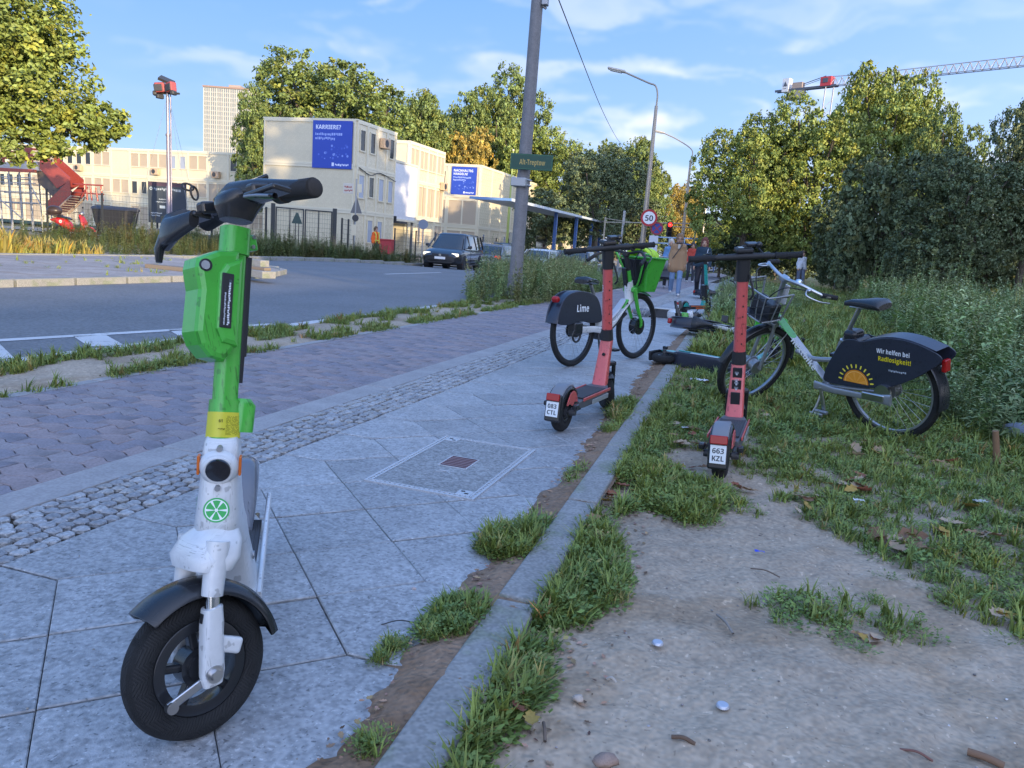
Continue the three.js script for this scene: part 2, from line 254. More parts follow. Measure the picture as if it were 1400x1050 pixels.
// zigzag pavers
const X0 = -4.06, X1 = -2.66;
{
  const pv = thing('cycle_path', null, null, [0, 0, 0], 0, null, 'structure');
  mk('joint_bed', sheet(X0 - 0.02, -2.1, 4, -62, -0.016), M.joint, pv);
  const pw = 0.2, pz = 0.115, zig = (x) => { const t = (((x / pw) % 1) + 1) % 1; return 0.015 * clamp(4 * Math.abs(t - 0.5) - 1, -0.5, 0.5) * 2; };
  const shape = (ph) => { const q = [], g = 0.0028; for (const t of [0.0, 0.125, 0.375, 0.625, 0.875, 1.0]) { const x = (t - 0.5) * pw; q.push([x * (1 - 2 * g / pw), zig(x + ph) - pz / 2 + g]); } for (const t of [1.0, 0.875, 0.625, 0.375, 0.125, 0.0]) { const x = (t - 0.5) * pw; q.push([x * (1 - 2 * g / pw), zig(x + ph) + pz / 2 - g]); } return q; };
  const vA = [0, 1, 2, 3].map((k) => shiftUV(slab(shape(0.1), 0.03, 0.0035), k * 0.37, k * 0.61)), vB = [0, 1, 2, 3].map((k) => shiftUV(slab(shape(0), 0.03, 0.0035), k * 0.53, k * 0.29));
  const halfShape = (sg) => { const q = shape(0), h = q.filter(([x]) => x * sg > 0.001), c = [[0.0028 * sg, zig(0) - pz / 2 + 0.0028], [0.0028 * sg, zig(0) + pz / 2 - 0.0028]]; const lo = h.filter((_, i) => i < h.length / 2), hi = h.slice(h.length / 2); return sg > 0 ? [c[0], ...lo, ...hi, c[1]] : [...lo, c[0], c[1], ...hi]; };
  const hR = shiftUV(slab(halfShape(1), 0.03, 0.003), 0.2, 0.4), hL = shiftUV(slab(halfShape(-1), 0.03, 0.003), 0.6, 0.1);
  const far = [[], [], [], []]; let n = 0;
  const lay = (g, x, y, z) => { const k = Math.floor(rnd() * 4); if (n < 298) { const o = shared('paver', g, M.pavers[k], pv); o.position.set(x, y, z); o.rotation.x = ur(-0.008, 0.008); n++; } else if (z > -36) far[k].push(g.clone().translate(x, y, z)); };
  for (let r = 0; r < 560; r++) {
    const z = -1.75 - r * pz, odd = r % 2;
    for (let c = 0; c < 7; c++) { if (odd && c === 6) break; lay((odd ? vB : vA)[Math.floor(rnd() * 4)], X0 + 0.1 + c * pw + (odd ? 0.1 : 0), ur(-0.002, 0.0015), z); }
    if (odd) { lay(hR, X0, 0, z); lay(hL, X0 + 1.4, 0, z); }
  }
  far.forEach((l, k) => tag(mk('paver', l, M.pavers[k], pv, null, true), null, null, null, 'stuff'));
  mk('paved_far_end', sheet(X0, X1, -36, -62, -0.004), std(0xffffff, 0.75, 0, { map: paverTex }), pv);
  // edging stones
  const eg = [0, 1, 2].map((k) => shiftUV(slab([[-0.095, -0.495], [0.095, -0.495], [0.095, 0.495], [-0.095, 0.495]], 0.05, 0.004), k * 0.3, k * 0.7));
  for (let k = 0; k < 46; k++) { const o = shared('edging_stone', eg[k % 3], M.edging, pv); o.position.set(-2.565, ur(-0.001, 0.002), 0.6 - k); o.rotation.y = ur(-0.002, 0.002); }
  const eg2 = eg.map((g) => g.clone().scale(0.45, 1, 1)); for (let k = 0; k < 40; k++) { const o = shared('edging_stone', eg2[k % 3], M.edging, pv); o.position.set(X0 - 0.05, ur(-0.002, 0.004), 0.6 - k); }
}
// strip of small granite setts
{
  const st = thing('sett_strip', null, null, [0, 0, 0], 0, null, 'structure');
  const r = mulberry(5), vs = Array.from({ length: 10 }, (_, k) => { const n = 7, q = []; for (let i = 0; i < n; i++) { const t = (i + 0.5) / n * 2 * Math.PI, e = 1 / Math.max(Math.abs(Math.cos(t)), Math.abs(Math.sin(t))); q.push([Math.cos(t) * e * ur(0.0235, 0.0275, r), Math.sin(t) * e * ur(0.0235, 0.028, r)]); } return shiftUV(slab(q, 0.03, 0.0035), k * 0.17, k * 0.31); });
  const far = [[], [], [], []]; let n = 0;
  for (let i = 0; i < 600; i++) for (let c = 0; c < 6; c++) {
    const z = -1.35 - i * 0.058 + 0.022 * Math.sin(c * 1.3 + i * 0.21) + ur(-0.006, 0.006), x = -2.445 + c * 0.0575 + ur(-0.006, 0.006) + 0.006 * Math.sin(i * 0.5), k = Math.floor(rnd() * 4), g = vs[Math.floor(rnd() * 10)], y = ur(-0.0035, 0.0025), t = ur(-0.25, 0.25);
    if (n < 298) { const o = shared('sett', g, M.cobbles[k], st); o.position.set(x, y, z); o.rotation.set(ur(-0.045, 0.045), t, ur(-0.045, 0.045)); n++; }
    else far[k].push(g.clone().rotateY(t).translate(x, y, z));
  }
  far.forEach((l, k) => tag(mk('sett', l, M.cobbles[k], st, null, true), null, null, null, 'stuff'));
}
// diagonal granite slabs with pointed border slabs, between setts and kerb
{
  const pav = thing('pavement', null, null, [0, 0, 0], 0, null, 'structure');
  mk('joint_bed', sheet(-2.1, -0.55, 4, -62, -0.022), M.joint, pav);
  const s = 0.245, q = 0.0019, dia = [[0, -s + q], [s - q, 0], [0, s - q], [-s + q, 0]];
  const XL = -2.12, cx0 = -1.895, XR = -0.7;
  const capL = [[XL - cx0 + q, -s + q * 0.7], [0, -s + q * 0.7], [s - q * 1.2, 0], [0, s - q * 0.7], [XL - cx0 + q, s - q * 0.7]];
  const capR = [[XR + 0.915 - q, -s + q * 0.7], [0, -s + q * 0.7], [-s + q * 1.2, 0], [0, s - q * 0.7], [XR + 0.915 - q, s - q * 0.7]];
  const var_ = (p0, p = p0.map(([x, z]) => [x - 0.009 * (x + z), z - 0.009 * (x + z)])) => [0, 1, 2, 3, 4, 5].map((k) => shiftUV(slab(p, 0.04, 0.0028), k * 0.37 + 0.1, k * 0.53)), D = var_(dia), CL = var_(capL), CR = var_(capR);
  const add = (vs, x, z) => { const o = shared('paving_slab', vs[Math.floor(rnd() * 6)], M.slabs[Math.floor(rnd() * 3)], pav); o.position.set(x, ur(-0.0022, 0.0018), z); o.rotation.set(ur(-0.003, 0.003), 0, ur(-0.003, 0.003)); };
  for (let k = -4; k < 52; k++) {
    const z = -1.64 - 0.49 * k; // left corners of a row of full slabs
    add(D, -1.65, z); add(D, -1.16, z); add(D, -1.405, z - s);
    add(CL, cx0, z - s); add(CR, -0.915, z - s);
  }
  mk('paved_far_end', sheet(-2.12, -0.7, -27.2, -62, -0.003), M.slabs[1], pav);
  mk('paved_far_end', sheet(-2.12, -0.7, 4, 0.3, -0.003), M.slabs[1], pav);
}
// kerb of long concrete stones along the grass
const kerbX = (z) => -0.585 + 0.034 * z; // its left edge
{
  const kb = thing('kerb', null, null, [0, 0, 0], 0, null, 'structure');
  const vs = [0, 1, 2, 3].map((k) => { const g = norm(new RoundedBoxGeometry(0.128, 0.24, 0.985, 2, 0.012)), p = g.attributes.position; for (let i = 0; i < p.count; i++) { const y = p.getY(i); if (y > 0.05) { p.setY(i, y + 0.004 * n2(p.getX(i) * 9 + k * 7, p.getZ(i) * 5)); p.setX(i, p.getX(i) + 0.004 * n2(p.getZ(i) * 8, k * 5)); } } g.computeVertexNormals(); return shiftUV(boxUV(g), k * 0.4, k * 0.3); });
  for (let k = 0; k < 30; k++) { const z = 0.42 - k, o = shared('kerb_stone', vs[k % 4], M.concrete, kb); o.position.set(kerbX(z) + 0.064, -0.085 + ur(-0.004, 0.004), z); o.rotation.set(ur(-0.004, 0.004), Math.atan(0.034) + ur(-0.004, 0.004), ur(-0.015, 0.015)); }
}
// soil that has crept from the kerb over the slab edges
field([...rows(-1.05, -0.55, 0.014)], rows(-14, 0.2, 0.03), (x, z) => { const k = kerbX(z); return -0.028 + 0.05 * sst(k - 0.30 - 0.10 * fbm(z * 1.7, 2, 3), k, x) + 0.011 * fbm(x * 11, z * 7, 3) + 0.012 * fbm(x * 2 + 5, z * 1.4, 2); }, std(0xffffff, 0.95, 0, { map: soilTex, color: col(0.62, 0.52, 0.46), bumpMap: soilBump, bumpScale: 0.015 }), 'soil');
// park side: bare trodden soil and lawn
const inPoly = (poly, x, z) => { let c = false; for (let i = 0, j = poly.length - 1; i < poly.length; j = i++) { const [a, b] = poly[i], [d, e] = poly[j]; if ((b > z) !== (e > z) && x < ((d - a) * (z - b)) / (e - b) + a) c = !c; } return c; };
const px = (l) => l.map(([x, y]) => { const p = G(x, Math.max(y, 334.5 + (x - 714) * 0.0734 + 16)); return [p.x, p.z]; });
const GRASS = [
  px([[570, 1090], [640, 960], [700, 850], [765, 745], [830, 660], [900, 540], [935, 560], [905, 600], [893, 628], [940, 650], [1012, 680], [1030, 705], [950, 714], [880, 690], [815, 705], [845, 760], [850, 818], [770, 850], [735, 900], [725, 960], [665, 1000], [650, 1090]]),
  px([[898, 545], [925, 500], [965, 430], [980, 385], [1100, 380], [1400, 380], [1700, 400], [1700, 1000], [1400, 880], [1340, 855], [1290, 822], [1220, 785], [1210, 762], [1130, 725], [1060, 680], [1020, 652], [990, 610], [930, 612], [890, 625]]),
  px([[1040, 818], [1100, 808], [1200, 828], [1295, 878], [1285, 898], [1200, 885], [1130, 868], [1050, 838]]),
];
const BARE = [px([[905, 640], [960, 615], [1010, 640], [1000, 668], [950, 660]]), px([[790, 690], [860, 650], [880, 680], [815, 712]])];
const isGrass = (x, z, jit = 0.07) => { const a = x + jit * n2(x * 6, z * 6), b = z + 1.4 * jit * n2(x * 6 + 40, z * 6); return GRASS.some((p) => inPoly(p, a, b)) && !BARE.some((p) => inPoly(p, a, b)) && x > kerbX(z) + 0.135; };
const parkH = (x, z) => { const d = Math.hypot(x, z); return -0.012 + 0.018 * fbm(x * 1.6, z * 1.6, 3) + (d < 8 ? 0.013 * fbm(x * 6 + 3, z * 6, 4) : 0) + 0.012 * sst(-0.2, 0.5, x - kerbX(z) - 0.15) - 0.004; };
field([...rows(-0.7, 3.1, 0.034), ...rows(3.3, 30, 0.6)], [...rows(-40, -8, 0.5), ...rows(-7.8, -5, 0.1), ...rows(-4.96, 0.6, 0.034), ...rows(0.9, 8, 0.6)], (x, z) => (x < kerbX(z) + 0.05 ? -0.1 : parkH(x, z)), M.soil, 'park_soil');
// ---------- site offices of stacked containers, tower, fence, stairs ----------
M.cream = std([0.72, 0.64, 0.46], 0.55, 0, { roughnessMap: scuffR, map: dtex(256, (u, v) => 0.94 + 0.12 * (oct(1, u, v, 4, 5) - 0.5), 3, false) });
M.creamtrim = std([0.72, 0.66, 0.50], 0.5);
M.shutter = std([0.50, 0.41, 0.30], 0.6, 0, { bumpMap: dtex(64, (u, v) => (v * 8) % 1 < 0.15 ? 0 : 1, 0.5, false), bumpScale: 0.01 });
M.pane = std([0.03, 0.035, 0.04], 0.08); M.lightpane = std([0.34, 0.38, 0.46], 0.15);
M.acunit = std([0.56, 0.40, 0.26], 0.6);
// one face of a block: bays along d from p0, storeys upward; kinds[storey from the top][bay]: ' ' blank, w window pair, n narrow window, s shuttered, p pale pair
function face(parent, p0, d, bays, sh, storeys, kinds, o = {}) {
  const yaw = Math.atan2(-d.z, d.x), W = bays.reduce((a, b) => a + b, 0);
  const at = (g, s, y, out) => { g.rotateY(yaw); return g.translate(p0.x + d.x * s - d.z * out, p0.y + y, p0.z + d.z * s + d.x * out); };
  let s = 0;
  for (let b = 0; b < bays.length; b++) {
    for (let k = 0; k < storeys; k++) {
      const y = k * sh, w = bays[b], kind = (kinds[storeys - 1 - k] || '')[b] || ' ';
      mk('wall_panel', at(B(w - 0.12, sh - 0.16, 0.06), s + w / 2, y + sh / 2, 0.03), M.cream, parent);
      mk('container_frame', [at(B(w - 0.02, 0.13, 0.12), s + w / 2, y + 0.07, 0.05), at(B(w - 0.02, 0.13, 0.12), s + w / 2, y + sh - 0.07, 0.05), at(B(0.1, sh - 0.27, 0.118), s + 0.06, y + sh / 2, 0.05), at(B(0.1, sh - 0.27, 0.118), s + w - 0.06, y + sh / 2, 0.05)], M.creamtrim, parent);
      const win = (cx, ww, wh, wy, mat, fr = M.creamtrim) => { const f = mk('window', [at(B(ww + 0.12, 0.07, 0.07), cx, y + wy + wh / 2 + 0.035, 0.09), at(B(ww + 0.12, 0.07, 0.09), cx, y + wy - wh / 2 - 0.035, 0.1), at(B(0.06, wh, 0.07), cx - ww / 2 - 0.03, y + wy, 0.09), at(B(0.06, wh, 0.07), cx + ww / 2 + 0.03, y + wy, 0.09)], fr, parent); mk('pane', at(B(ww, wh, 0.02), cx, y + wy, 0.072), mat, f); };
      if (kind === 'w' || kind === 'p') for (const q of [-0.25, 0.25]) win(s + w / 2 + q * w, w * 0.27, 1.15, 1.55, kind === 'p' ? M.lightpane : M.pane);
      if (kind === 'n') win(s + w / 2, Math.min(0.55, w * 0.5), 1.15, 1.55, M.pane);
      if (kind === 'm') win(s + w / 2, Math.min(0.6, w * 0.5), 1.3, 1.5, M.lightpane);
      if (kind === 's') for (const q of [-0.23, 0.23]) win(s + w / 2 + q * w, w * 0.40, 1.25, 1.6, M.shutter);
      if (kind === 'S') for (const q of [-0.23, 0.23]) win(s + w / 2 + q * w, w * 0.42, 2.1, 1.25, M.shutter);
    }
    s += bays[b];
  }
  return { at, W };
}
function block(name, label, x0, x1, zf, zb, base, sh, storeys, front, side) {
  const t = thing(name, label, 'building', [0, 0, 0], 0, 'office container blocks of the site');
  mk('container_body', B(x1 - x0 - 0.04, sh * storeys - 0.1, zf - zb - 0.04, (x0 + x1) / 2, base + sh * storeys / 2 - 0.05, (zf + zb) / 2), M.cream, t);
  mk('roof', B(x1 - x0 + 0.16, 0.09, zf - zb + 0.16, (x0 + x1) / 2, base + sh * storeys + 0.045, (zf + zb) / 2), M.creamtrim, t);
  const f = face(t, V(x0, base, zf), V(1, 0, 0), front.bays, sh, storeys, front.kinds), s = face(t, V(x1, base, zf), V(0, 0, -1), side.bays, sh, storeys, side.kinds);
  return { t, f, s };
}
const ac = (t, f, s, y) => { const b = mk('air_conditioner', f.at(RB(0.85, 0.6, 0.32, 0.03), s, y, 0.3), M.acunit, t); mk('fan_grille', f.at(put(new THREE.CylinderGeometry(0.22, 0.22, 0.02, 20), 0, 0, 0, Math.PI / 2), s - 0.1, y, 0.468), M.darkgrey, b); };
const bars = (c, x, y, w, h, n, color) => { c.fillStyle = color; let p = x; const r = mulberry(n * 31 + (y | 0)); while (p < x + w) { const q = h * (0.35 + 0.5 * r()); c.fillRect(p, y + (r() < 0.4 ? h * 0.25 : 0), q, h * (r() < 0.5 ? 1 : 0.75)); p += q + h * 0.22; } };
const banner = (l1, l2) => (c, W, H) => {
  c.fillStyle = '#2f4db4'; c.fillRect(0, 0, W, H);
  txt(c, l1, W * 0.06, H * 0.13, H * 0.125, '#e6ecff', 'bold', 'left', W * 0.8);
  let y = 0.25; if (l2) { txt(c, l2, W * 0.06, H * 0.255, H * 0.115, '#e6ecff', 'bold', 'left', W * 0.7); y = 0.35; }
  bars(c, W * 0.06, H * y, W * 0.68, H * 0.055, 3, '#9db0ee'); bars(c, W * 0.06, H * (y + 0.09), W * 0.5, H * 0.055, 5, '#9db0ee');
  const r = mulberry(9); for (let i = 0; i < 26; i++) { c.fillStyle = ['#5470cf', '#7f97e2', '#4460c4'][i % 3]; c.beginPath(); c.arc(W * (0.08 + 0.84 * r()), H * (0.5 + 0.32 * r()), W * (0.008 + 0.022 * r()), 0, 7); c.fill(); }
  c.fillStyle = '#dfe6ff'; c.fillRect(W * 0.5, H * 0.88, W * 0.06, H * 0.075); bars(c, W * 0.59, H * 0.9, W * 0.33, H * 0.045, 4, '#dfe6ff');
};
{
  const sh = 2.62;
  const A = block('container_block', 'three-storey pale container block carrying the large blue KARRIERE banner', -30.05, -23.75, -41.4, -46.4, -0.3, sh - 0.03, 3, { bays: [6.3], kinds: ['', '', ''] }, { bays: [1.2, 1.25, 1.25, 1.25], kinds: ['nn n', 'mnmm', ' mm '] });
  const bn = thing('banner', 'blue banner headed KARRIERE? high on the pale container block', 'banner', [0, 0, 0], 0, 'blue banners on the container blocks');
  mk('banner_sheet', A.f.at(B(2.66, 2.72, 0.03), 4.78, 6.36, 0.12), std([0.03, 0.06, 0.4], 0.5), bn); mk('banner_print', A.f.at(PL(2.62, 2.68), 4.78, 6.36, 0.1375), print(2.62, 2.68, 190, banner('KARRIERE?'), { roughness: 0.45 }), bn, null, true);
  ac(A.t, A.s, 3.05, 6.9);
  mk('cable', TB([[-23.6, 4.85, -41.6], [-23.6, 4.55, -43], [-23.6, 4.8, -44.2], [-23.6, 4.5, -46.3]], 0.025, 20, 6), M.darkgrey, A.t);
  const Bk = block('container_block', 'stepped-back container block with shuttered side windows behind the raised white container', -31.5, -25.2, -51.4, -57.6, -0.2, sh + 0.0, 3, { bays: [6.3], kinds: ['', '', ''] }, { bays: [1.55, 1.55, 1.55, 1.55], kinds: ['ssss', 'SSSS', ' s s'] });
  ac(Bk.t, Bk.s, 5.8, 5.3);
  // raised white container on posts over a canopy
  const rw = thing('raised_container', 'plain white container raised above a small canopy between two blocks', 'container', [0, 0, 0], 0);
  const rwM = std([0.74, 0.74, 0.76], 0.5, 0, { roughnessMap: scuffR });
  mk('container_body', B(2.3, 3.7, 3.9, -25.6, 4.05, -49.3), rwM, rw);
  mk('frame_rail', [B(2.44, 0.14, 4.04, -25.6, 2.13, -49.3), B(2.44, 0.14, 4.04, -25.6, 5.97, -49.3), ...[[-24.44, -47.34], [-24.44, -51.26]].map(([x, z]) => B(0.13, 3.7, 0.13, x, 4.05, z))], M.creamtrim, rw);
  for (const z of [-47.5, -51.1]) mk('support_post', B(0.14, 2.7, 0.14, -24.6, 0.72, z), M.grey, rw);
  mk('canopy', [B(1.3, 0.12, 1.2, -24.0, 1.95, -47.2), B(0.9, 0.35, 0.1, -24.1, 2.15, -46.75)], M.darkgrey, rw);
  const D = block('container_block', 'long container block beside the road carrying the second blue banner', -31, -25.6, -66.8, -112, -0.4, 2.72, 3, { bays: [2.3, 3.1], kinds: ['w ', 'SS', 'SS'] }, { bays: Array(15).fill(3.0), kinds: [' '.repeat(15), ' '.repeat(15), 'm mm m m mm m'] });
  const bn2 = thing('banner', 'second blue banner headed NACHHALTIG HANDELN on the container block nearer the bus shelter', 'banner', [0, 0, 0], 0, 'blue banners on the container blocks');
  mk('banner_sheet', D.f.at(B(2.44, 2.46, 0.03), 3.88, 6.77, 0.12), std([0.03, 0.06, 0.4], 0.5), bn2); mk('banner_print', D.f.at(PL(2.4, 2.42), 3.88, 6.77, 0.1375), print(2.4, 2.42, 190, banner('NACHHALTIG', 'HANDELN!'), { roughness: 0.45 }), bn2, null, true);
  ac(D.t, D.f, 1.1, 5.1); ac(D.t, D.f, 0.4, 6.1);
  const kinds = ['', '', '']; for (let i = 0; i < 18; i++) { kinds[0] += '  sspsswws ssps ww'[i]; kinds[1] += 'ss wwss sssw ssS  '[i]; kinds[2] += 'SsS sS SSs S sS Ss'[i]; }
  const L = block('container_block', 'very long low cream container block running behind the fence and stairs', -88, -45.4, -63.6, -69.6, -0.2, 2.6, 3, { bays: Array(18).fill(42.6 / 18), kinds }, { bays: [3, 3], kinds: ['  ', '  ', '  '] });
  for (const s of [11.2, 19.6, 29.4, 36.6]) ac(L.t, L.f, s, 5.75);
  mk('outside_stair_grid', [...[0, 0.35, 0.7, 1.05].map((k) => L.f.at(B(0.05, 1.1, 0.05), 40.1 + k, 6.4, 0.3)), ...[0, 0.4, 0.8].map((k) => L.f.at(B(1.2, 0.05, 0.05), 40.6, 6.0 + k, 0.34))], M.darkgrey, L.t);
}
// office tower far behind
{
  const t = thing('office_tower', 'tall slender office tower with vertical fins on the skyline', 'building', [0, 0, 0], 0);
  const c = C(309, 600), u = V(Math.cos(R(17.6)), 0, -Math.sin(R(17.6))), H = 101, yaw = R(17.6);
  const at = (g, s, y, out) => g.rotateY(yaw).translate(c.x + u.x * s - u.z * out, y, c.z + u.z * s + u.x * out);
  mk('tower_body', at(B(35, H, 26), 0, H / 2, -13), std([0.2, 0.24, 0.27], 0.2), t);
  mk('roof', at(B(36.4, 1.2, 27.4), 0, H + 0.6, -13), std([0.3, 0.2, 0.16], 0.7), t);
  mk('roof_hut', at(B(9, 3, 8), 3, H + 2.7, -12), std([0.35, 0.28, 0.24], 0.7), t);
  const fin = std([0.50, 0.47, 0.41], 0.5); for (let k = 0; k < 22; k++) mk('facade_fin', at(B(k % 3 ? 0.42 : 0.75, H - 1, 0.6), -17.3 + k * 1.648, H / 2, 0.3), fin, t);
  const fb = std([0.36, 0.38, 0.38], 0.4); for (let k = 1; k < 30; k++) mk('floor_band', at(B(34.9, 0.9, 0.2), 0, k * H / 30, 0.1), fb, t);
  for (let k = 0; k < 12; k++) mk('facade_fin', at(B(0.6, H - 1, 0.5), 17.7, H / 2, -1 - k * 2.2), fin, t);
}
// ---------- fence, gate, hoarding board, light mast ----------
M.fence = std([0.05, 0.055, 0.06], 0.5, 0.3);
function fenceRun(label, pts, h, mat = M.fence, rodStep = 0.16) {
  const t = thing('site_fence', label, 'fence', [0, 0, 0], 0, 'wire mesh fence along the building site');
  for (let i = 0; i < pts.length; i++) {
    const a = pts[i]; mk('post', B(0.07, h + 0.1, 0.07, a.x, a.y + h / 2, a.z), mat, t);
    if (i + 1 === pts.length) break; const b = pts[i + 1], d = b.clone().sub(a), L = d.length(), n = Math.floor(L / rodStep), rods = [];
    for (let k = 1; k < n; k++) { const p = a.clone().lerp(b, k / n); rods.push(CY([p.x, p.y + 0.05, p.z], [p.x, p.y + h, p.z], 0.0045, 0.0045, 4, true)); }
    for (let k = 0; k <= 8; k++) { const y = 0.06 + k * (h - 0.08) / 8; rods.push(CY([a.x, a.y + y, a.z], [b.x, b.y + y, b.z], 0.006, 0.006, 4, true)); }
    tag(mk('mesh_panel', rods, mat, t), null, null, null, 'stuff');
  }
  return t;
}
{
  const run = (a, b, n) => Array.from({ length: n + 1 }, (_, k) => { const p = a.clone().lerp(b, k / n); p.y = drop(p.x, p.z) + 0.02; return p; });
  const g0 = C(373, 37), g1 = C(457, 38.5);
  fenceRun('dark mesh fence running from the red stairs to the site gate', run(V(-45, 0, -24.2), g0.clone().add(V(-0.35, 0, 0.05)), 9), 2.1);
  fenceRun('mesh fence between the gate and the site entrance', run(g1.clone().add(V(0.25, 0, -0.3)), V(-20.7, 0, -36.2), 2), 1.95);
  fenceRun('mesh fence beside the container blocks past the entrance', run(V(-21.3, 0, -42.0), V(-20.2, 0, -66), 9), 1.9);
  const gt = thing('site_gate', 'dark double-leaf mesh gate in front of the KARRIERE container block', 'gate', [0, 0, 0], 0);
  const d = g1.clone().sub(g0), L = d.length(), yaw = Math.atan2(-d.z, d.x), y0 = drop(-21.9, -33.3), at = (g, s, y) => g.rotateY(yaw).translate(g0.x + d.x / L * s, y0 + y, g0.z + d.z / L * s);
  for (const s of [0, L]) mk('gate_post', at(B(0.17, 2.4, 0.17), s, 1.2), M.fence, gt);
  for (const [a, b] of [[0.12, L / 2 - 0.02], [L / 2 + 0.02, L - 0.12]]) {
    const lf = mk('gate_leaf', [at(B(b - a, 0.06, 0.05), (a + b) / 2, 2.22), at(B(b - a, 0.06, 0.05), (a + b) / 2, 0.12), at(B(0.06, 2.04, 0.05), a + 0.03, 1.17), at(B(0.06, 2.04, 0.05), b - 0.03, 1.17), at(B(0.045, 2.04, 0.045), (a + b) / 2, 1.17)], M.fence, gt);
    tag(mk('mesh_infill', [...Array.from({ length: 9 }, (_, k) => at(B(b - a - 0.1, 0.008, 0.008), (a + b) / 2, 0.3 + k * 0.22)), ...Array.from({ length: 10 }, (_, k) => at(B(0.006, 2.0, 0.006), a + (b - a) * (k + 1) / 11, 1.17))], M.fence, lf), null, null, null, 'stuff');
  }
  mk('sign_plate', at(B(0.02, 0.02, 0.02), L + 0.6, 1.5), M.white, gt);
  // dark information board
  const ib = thing('information_board', 'dark site information board with pale lettering beside the light mast', 'sign', [0, 0, 0], 0), c = C(229, 36.6), yw = R(14), bat = (g, s, y, o) => g.rotateY(yw).translate(c.x + Math.cos(yw) * s + Math.sin(yw) * o, y, c.z - Math.sin(yw) * s + Math.cos(yw) * o);
  mk('board', bat(B(1.86, 1.9, 0.05), 0, 1.8, 0), std([0.06, 0.075, 0.09], 0.55), ib);
  mk('board_print', bat(PL(1.82, 1.86), 0, 1.8, 0.0275), print(1.82, 1.86, 200, (k, W, H) => { k.fillStyle = '#414b58'; k.fillRect(0, 0, W, H); k.fillStyle = '#574655'; k.fillRect(0, 0, W, H * 0.09); k.strokeStyle = '#b6c2cc'; k.lineWidth = 8; k.beginPath(); k.arc(W * 0.07, H * 0.16, H * 0.03, 0, 7); k.stroke(); bars(k, W * 0.15, H * 0.13, W * 0.7, H * 0.06, 2, '#aebbc6'); bars(k, W * 0.28, H * 0.4, W * 0.32, H * 0.025, 5, '#c3ced8'); bars(k, W * 0.2, H * 0.47, W * 0.4, H * 0.025, 7, '#c3ced8'); k.fillStyle = '#c9d6dd'; k.fillRect(W * 0.3, H * 0.57, W * 0.15, H * 0.07); bars(k, W * 0.06, H * 0.75, W * 0.3, H * 0.03, 8, '#c3ced8'); bars(k, W * 0.06, H * 0.81, W * 0.24, H * 0.03, 9, '#c3ced8'); }), ib, null, true);
  for (const s of [-0.8, 0.8]) mk('post', bat(B(0.08, 2.75, 0.06), s, 1.35, -0.06), M.fence, ib);
  // telescopic camera and light mast
  const ms = thing('camera_mast', 'tall grey telescopic mast topped by red camera and lamp heads', 'mast', C(231, 34.2, 0.05)), mm = std([0.36, 0.33, 0.4], 0.45, 0.6);
  mk('mast_tube', [CY([0, 0, 0], [0, 2.6, 0], 0.10, 0.10), CY([0, 2.5, 0], [-0.02, 4.9, 0], 0.075, 0.075), CY([-0.02, 4.8, 0], [-0.03, 6.75, 0], 0.055, 0.055), CY([-0.02, 4.86, 0], [-0.02, 4.96, 0], 0.1, 0.1)], mm, ms);
  mk('cable_tube', CY([0.17, 0, 0.02], [0.15, 6.7, 0.02], 0.028, 0.028, 8), mm, ms);
  mk('cross_bar', B(1.2, 0.08, 0.08, 0, 6.75, 0), M.darkgrey, ms);
  const redd = std([0.34, 0.07, 0.07], 0.5);
  for (const [x, y, z, ry] of [[-0.32, 6.98, 0.1, 0.5], [0.25, 7.0, 0.1, -0.3]]) { const h = mk('lamp_head', RB(0.42, 0.44, 0.3, 0.06, x, y, z, 0, ry, 0.15), redd, ms); mk('lens', RB(0.34, 0.3, 0.04, 0.02, x + 0.05 * Math.sin(ry), y - 0.03, z + 0.17, 0, ry, 0.15), M.darkgrey, h); }
  for (const [x, y, r] of [[-0.55, 6.72, 0.6], [-0.3, 6.58, -0.3], [0.42, 6.75, 0.2]]) mk('camera_head', [RB(0.18, 0.2, 0.32, 0.05, x, y, 0.15, 0, r, 0), CY([x, y, 0], [x, y + 0.2, 0], 0.03)], M.darkgrey, ms);
  mk('top_panel', B(0.6, 0.12, 0.35, -0.08, 7.32, 0, 0.5, 0.3, -0.4), M.darkgrey, ms);
  for (const [x, z] of [[-1.5, 0.4], [1.6, 0.5], [0.3, -1.6]]) mk('guy_wire', CY([0, 6.7, 0], [x * 1.15, 0, z * 1.15], 0.006, 0.006, 5), M.dullsteel, ms);
  mk('base_trailer', [RB(1.5, 0.5, 1.0, 0.05, 0, 0.35, 0), B(2.2, 0.08, 0.1, 0, 0.15, 0.3)], M.grey, ms);
  ms.scale.y = 0.94;
}
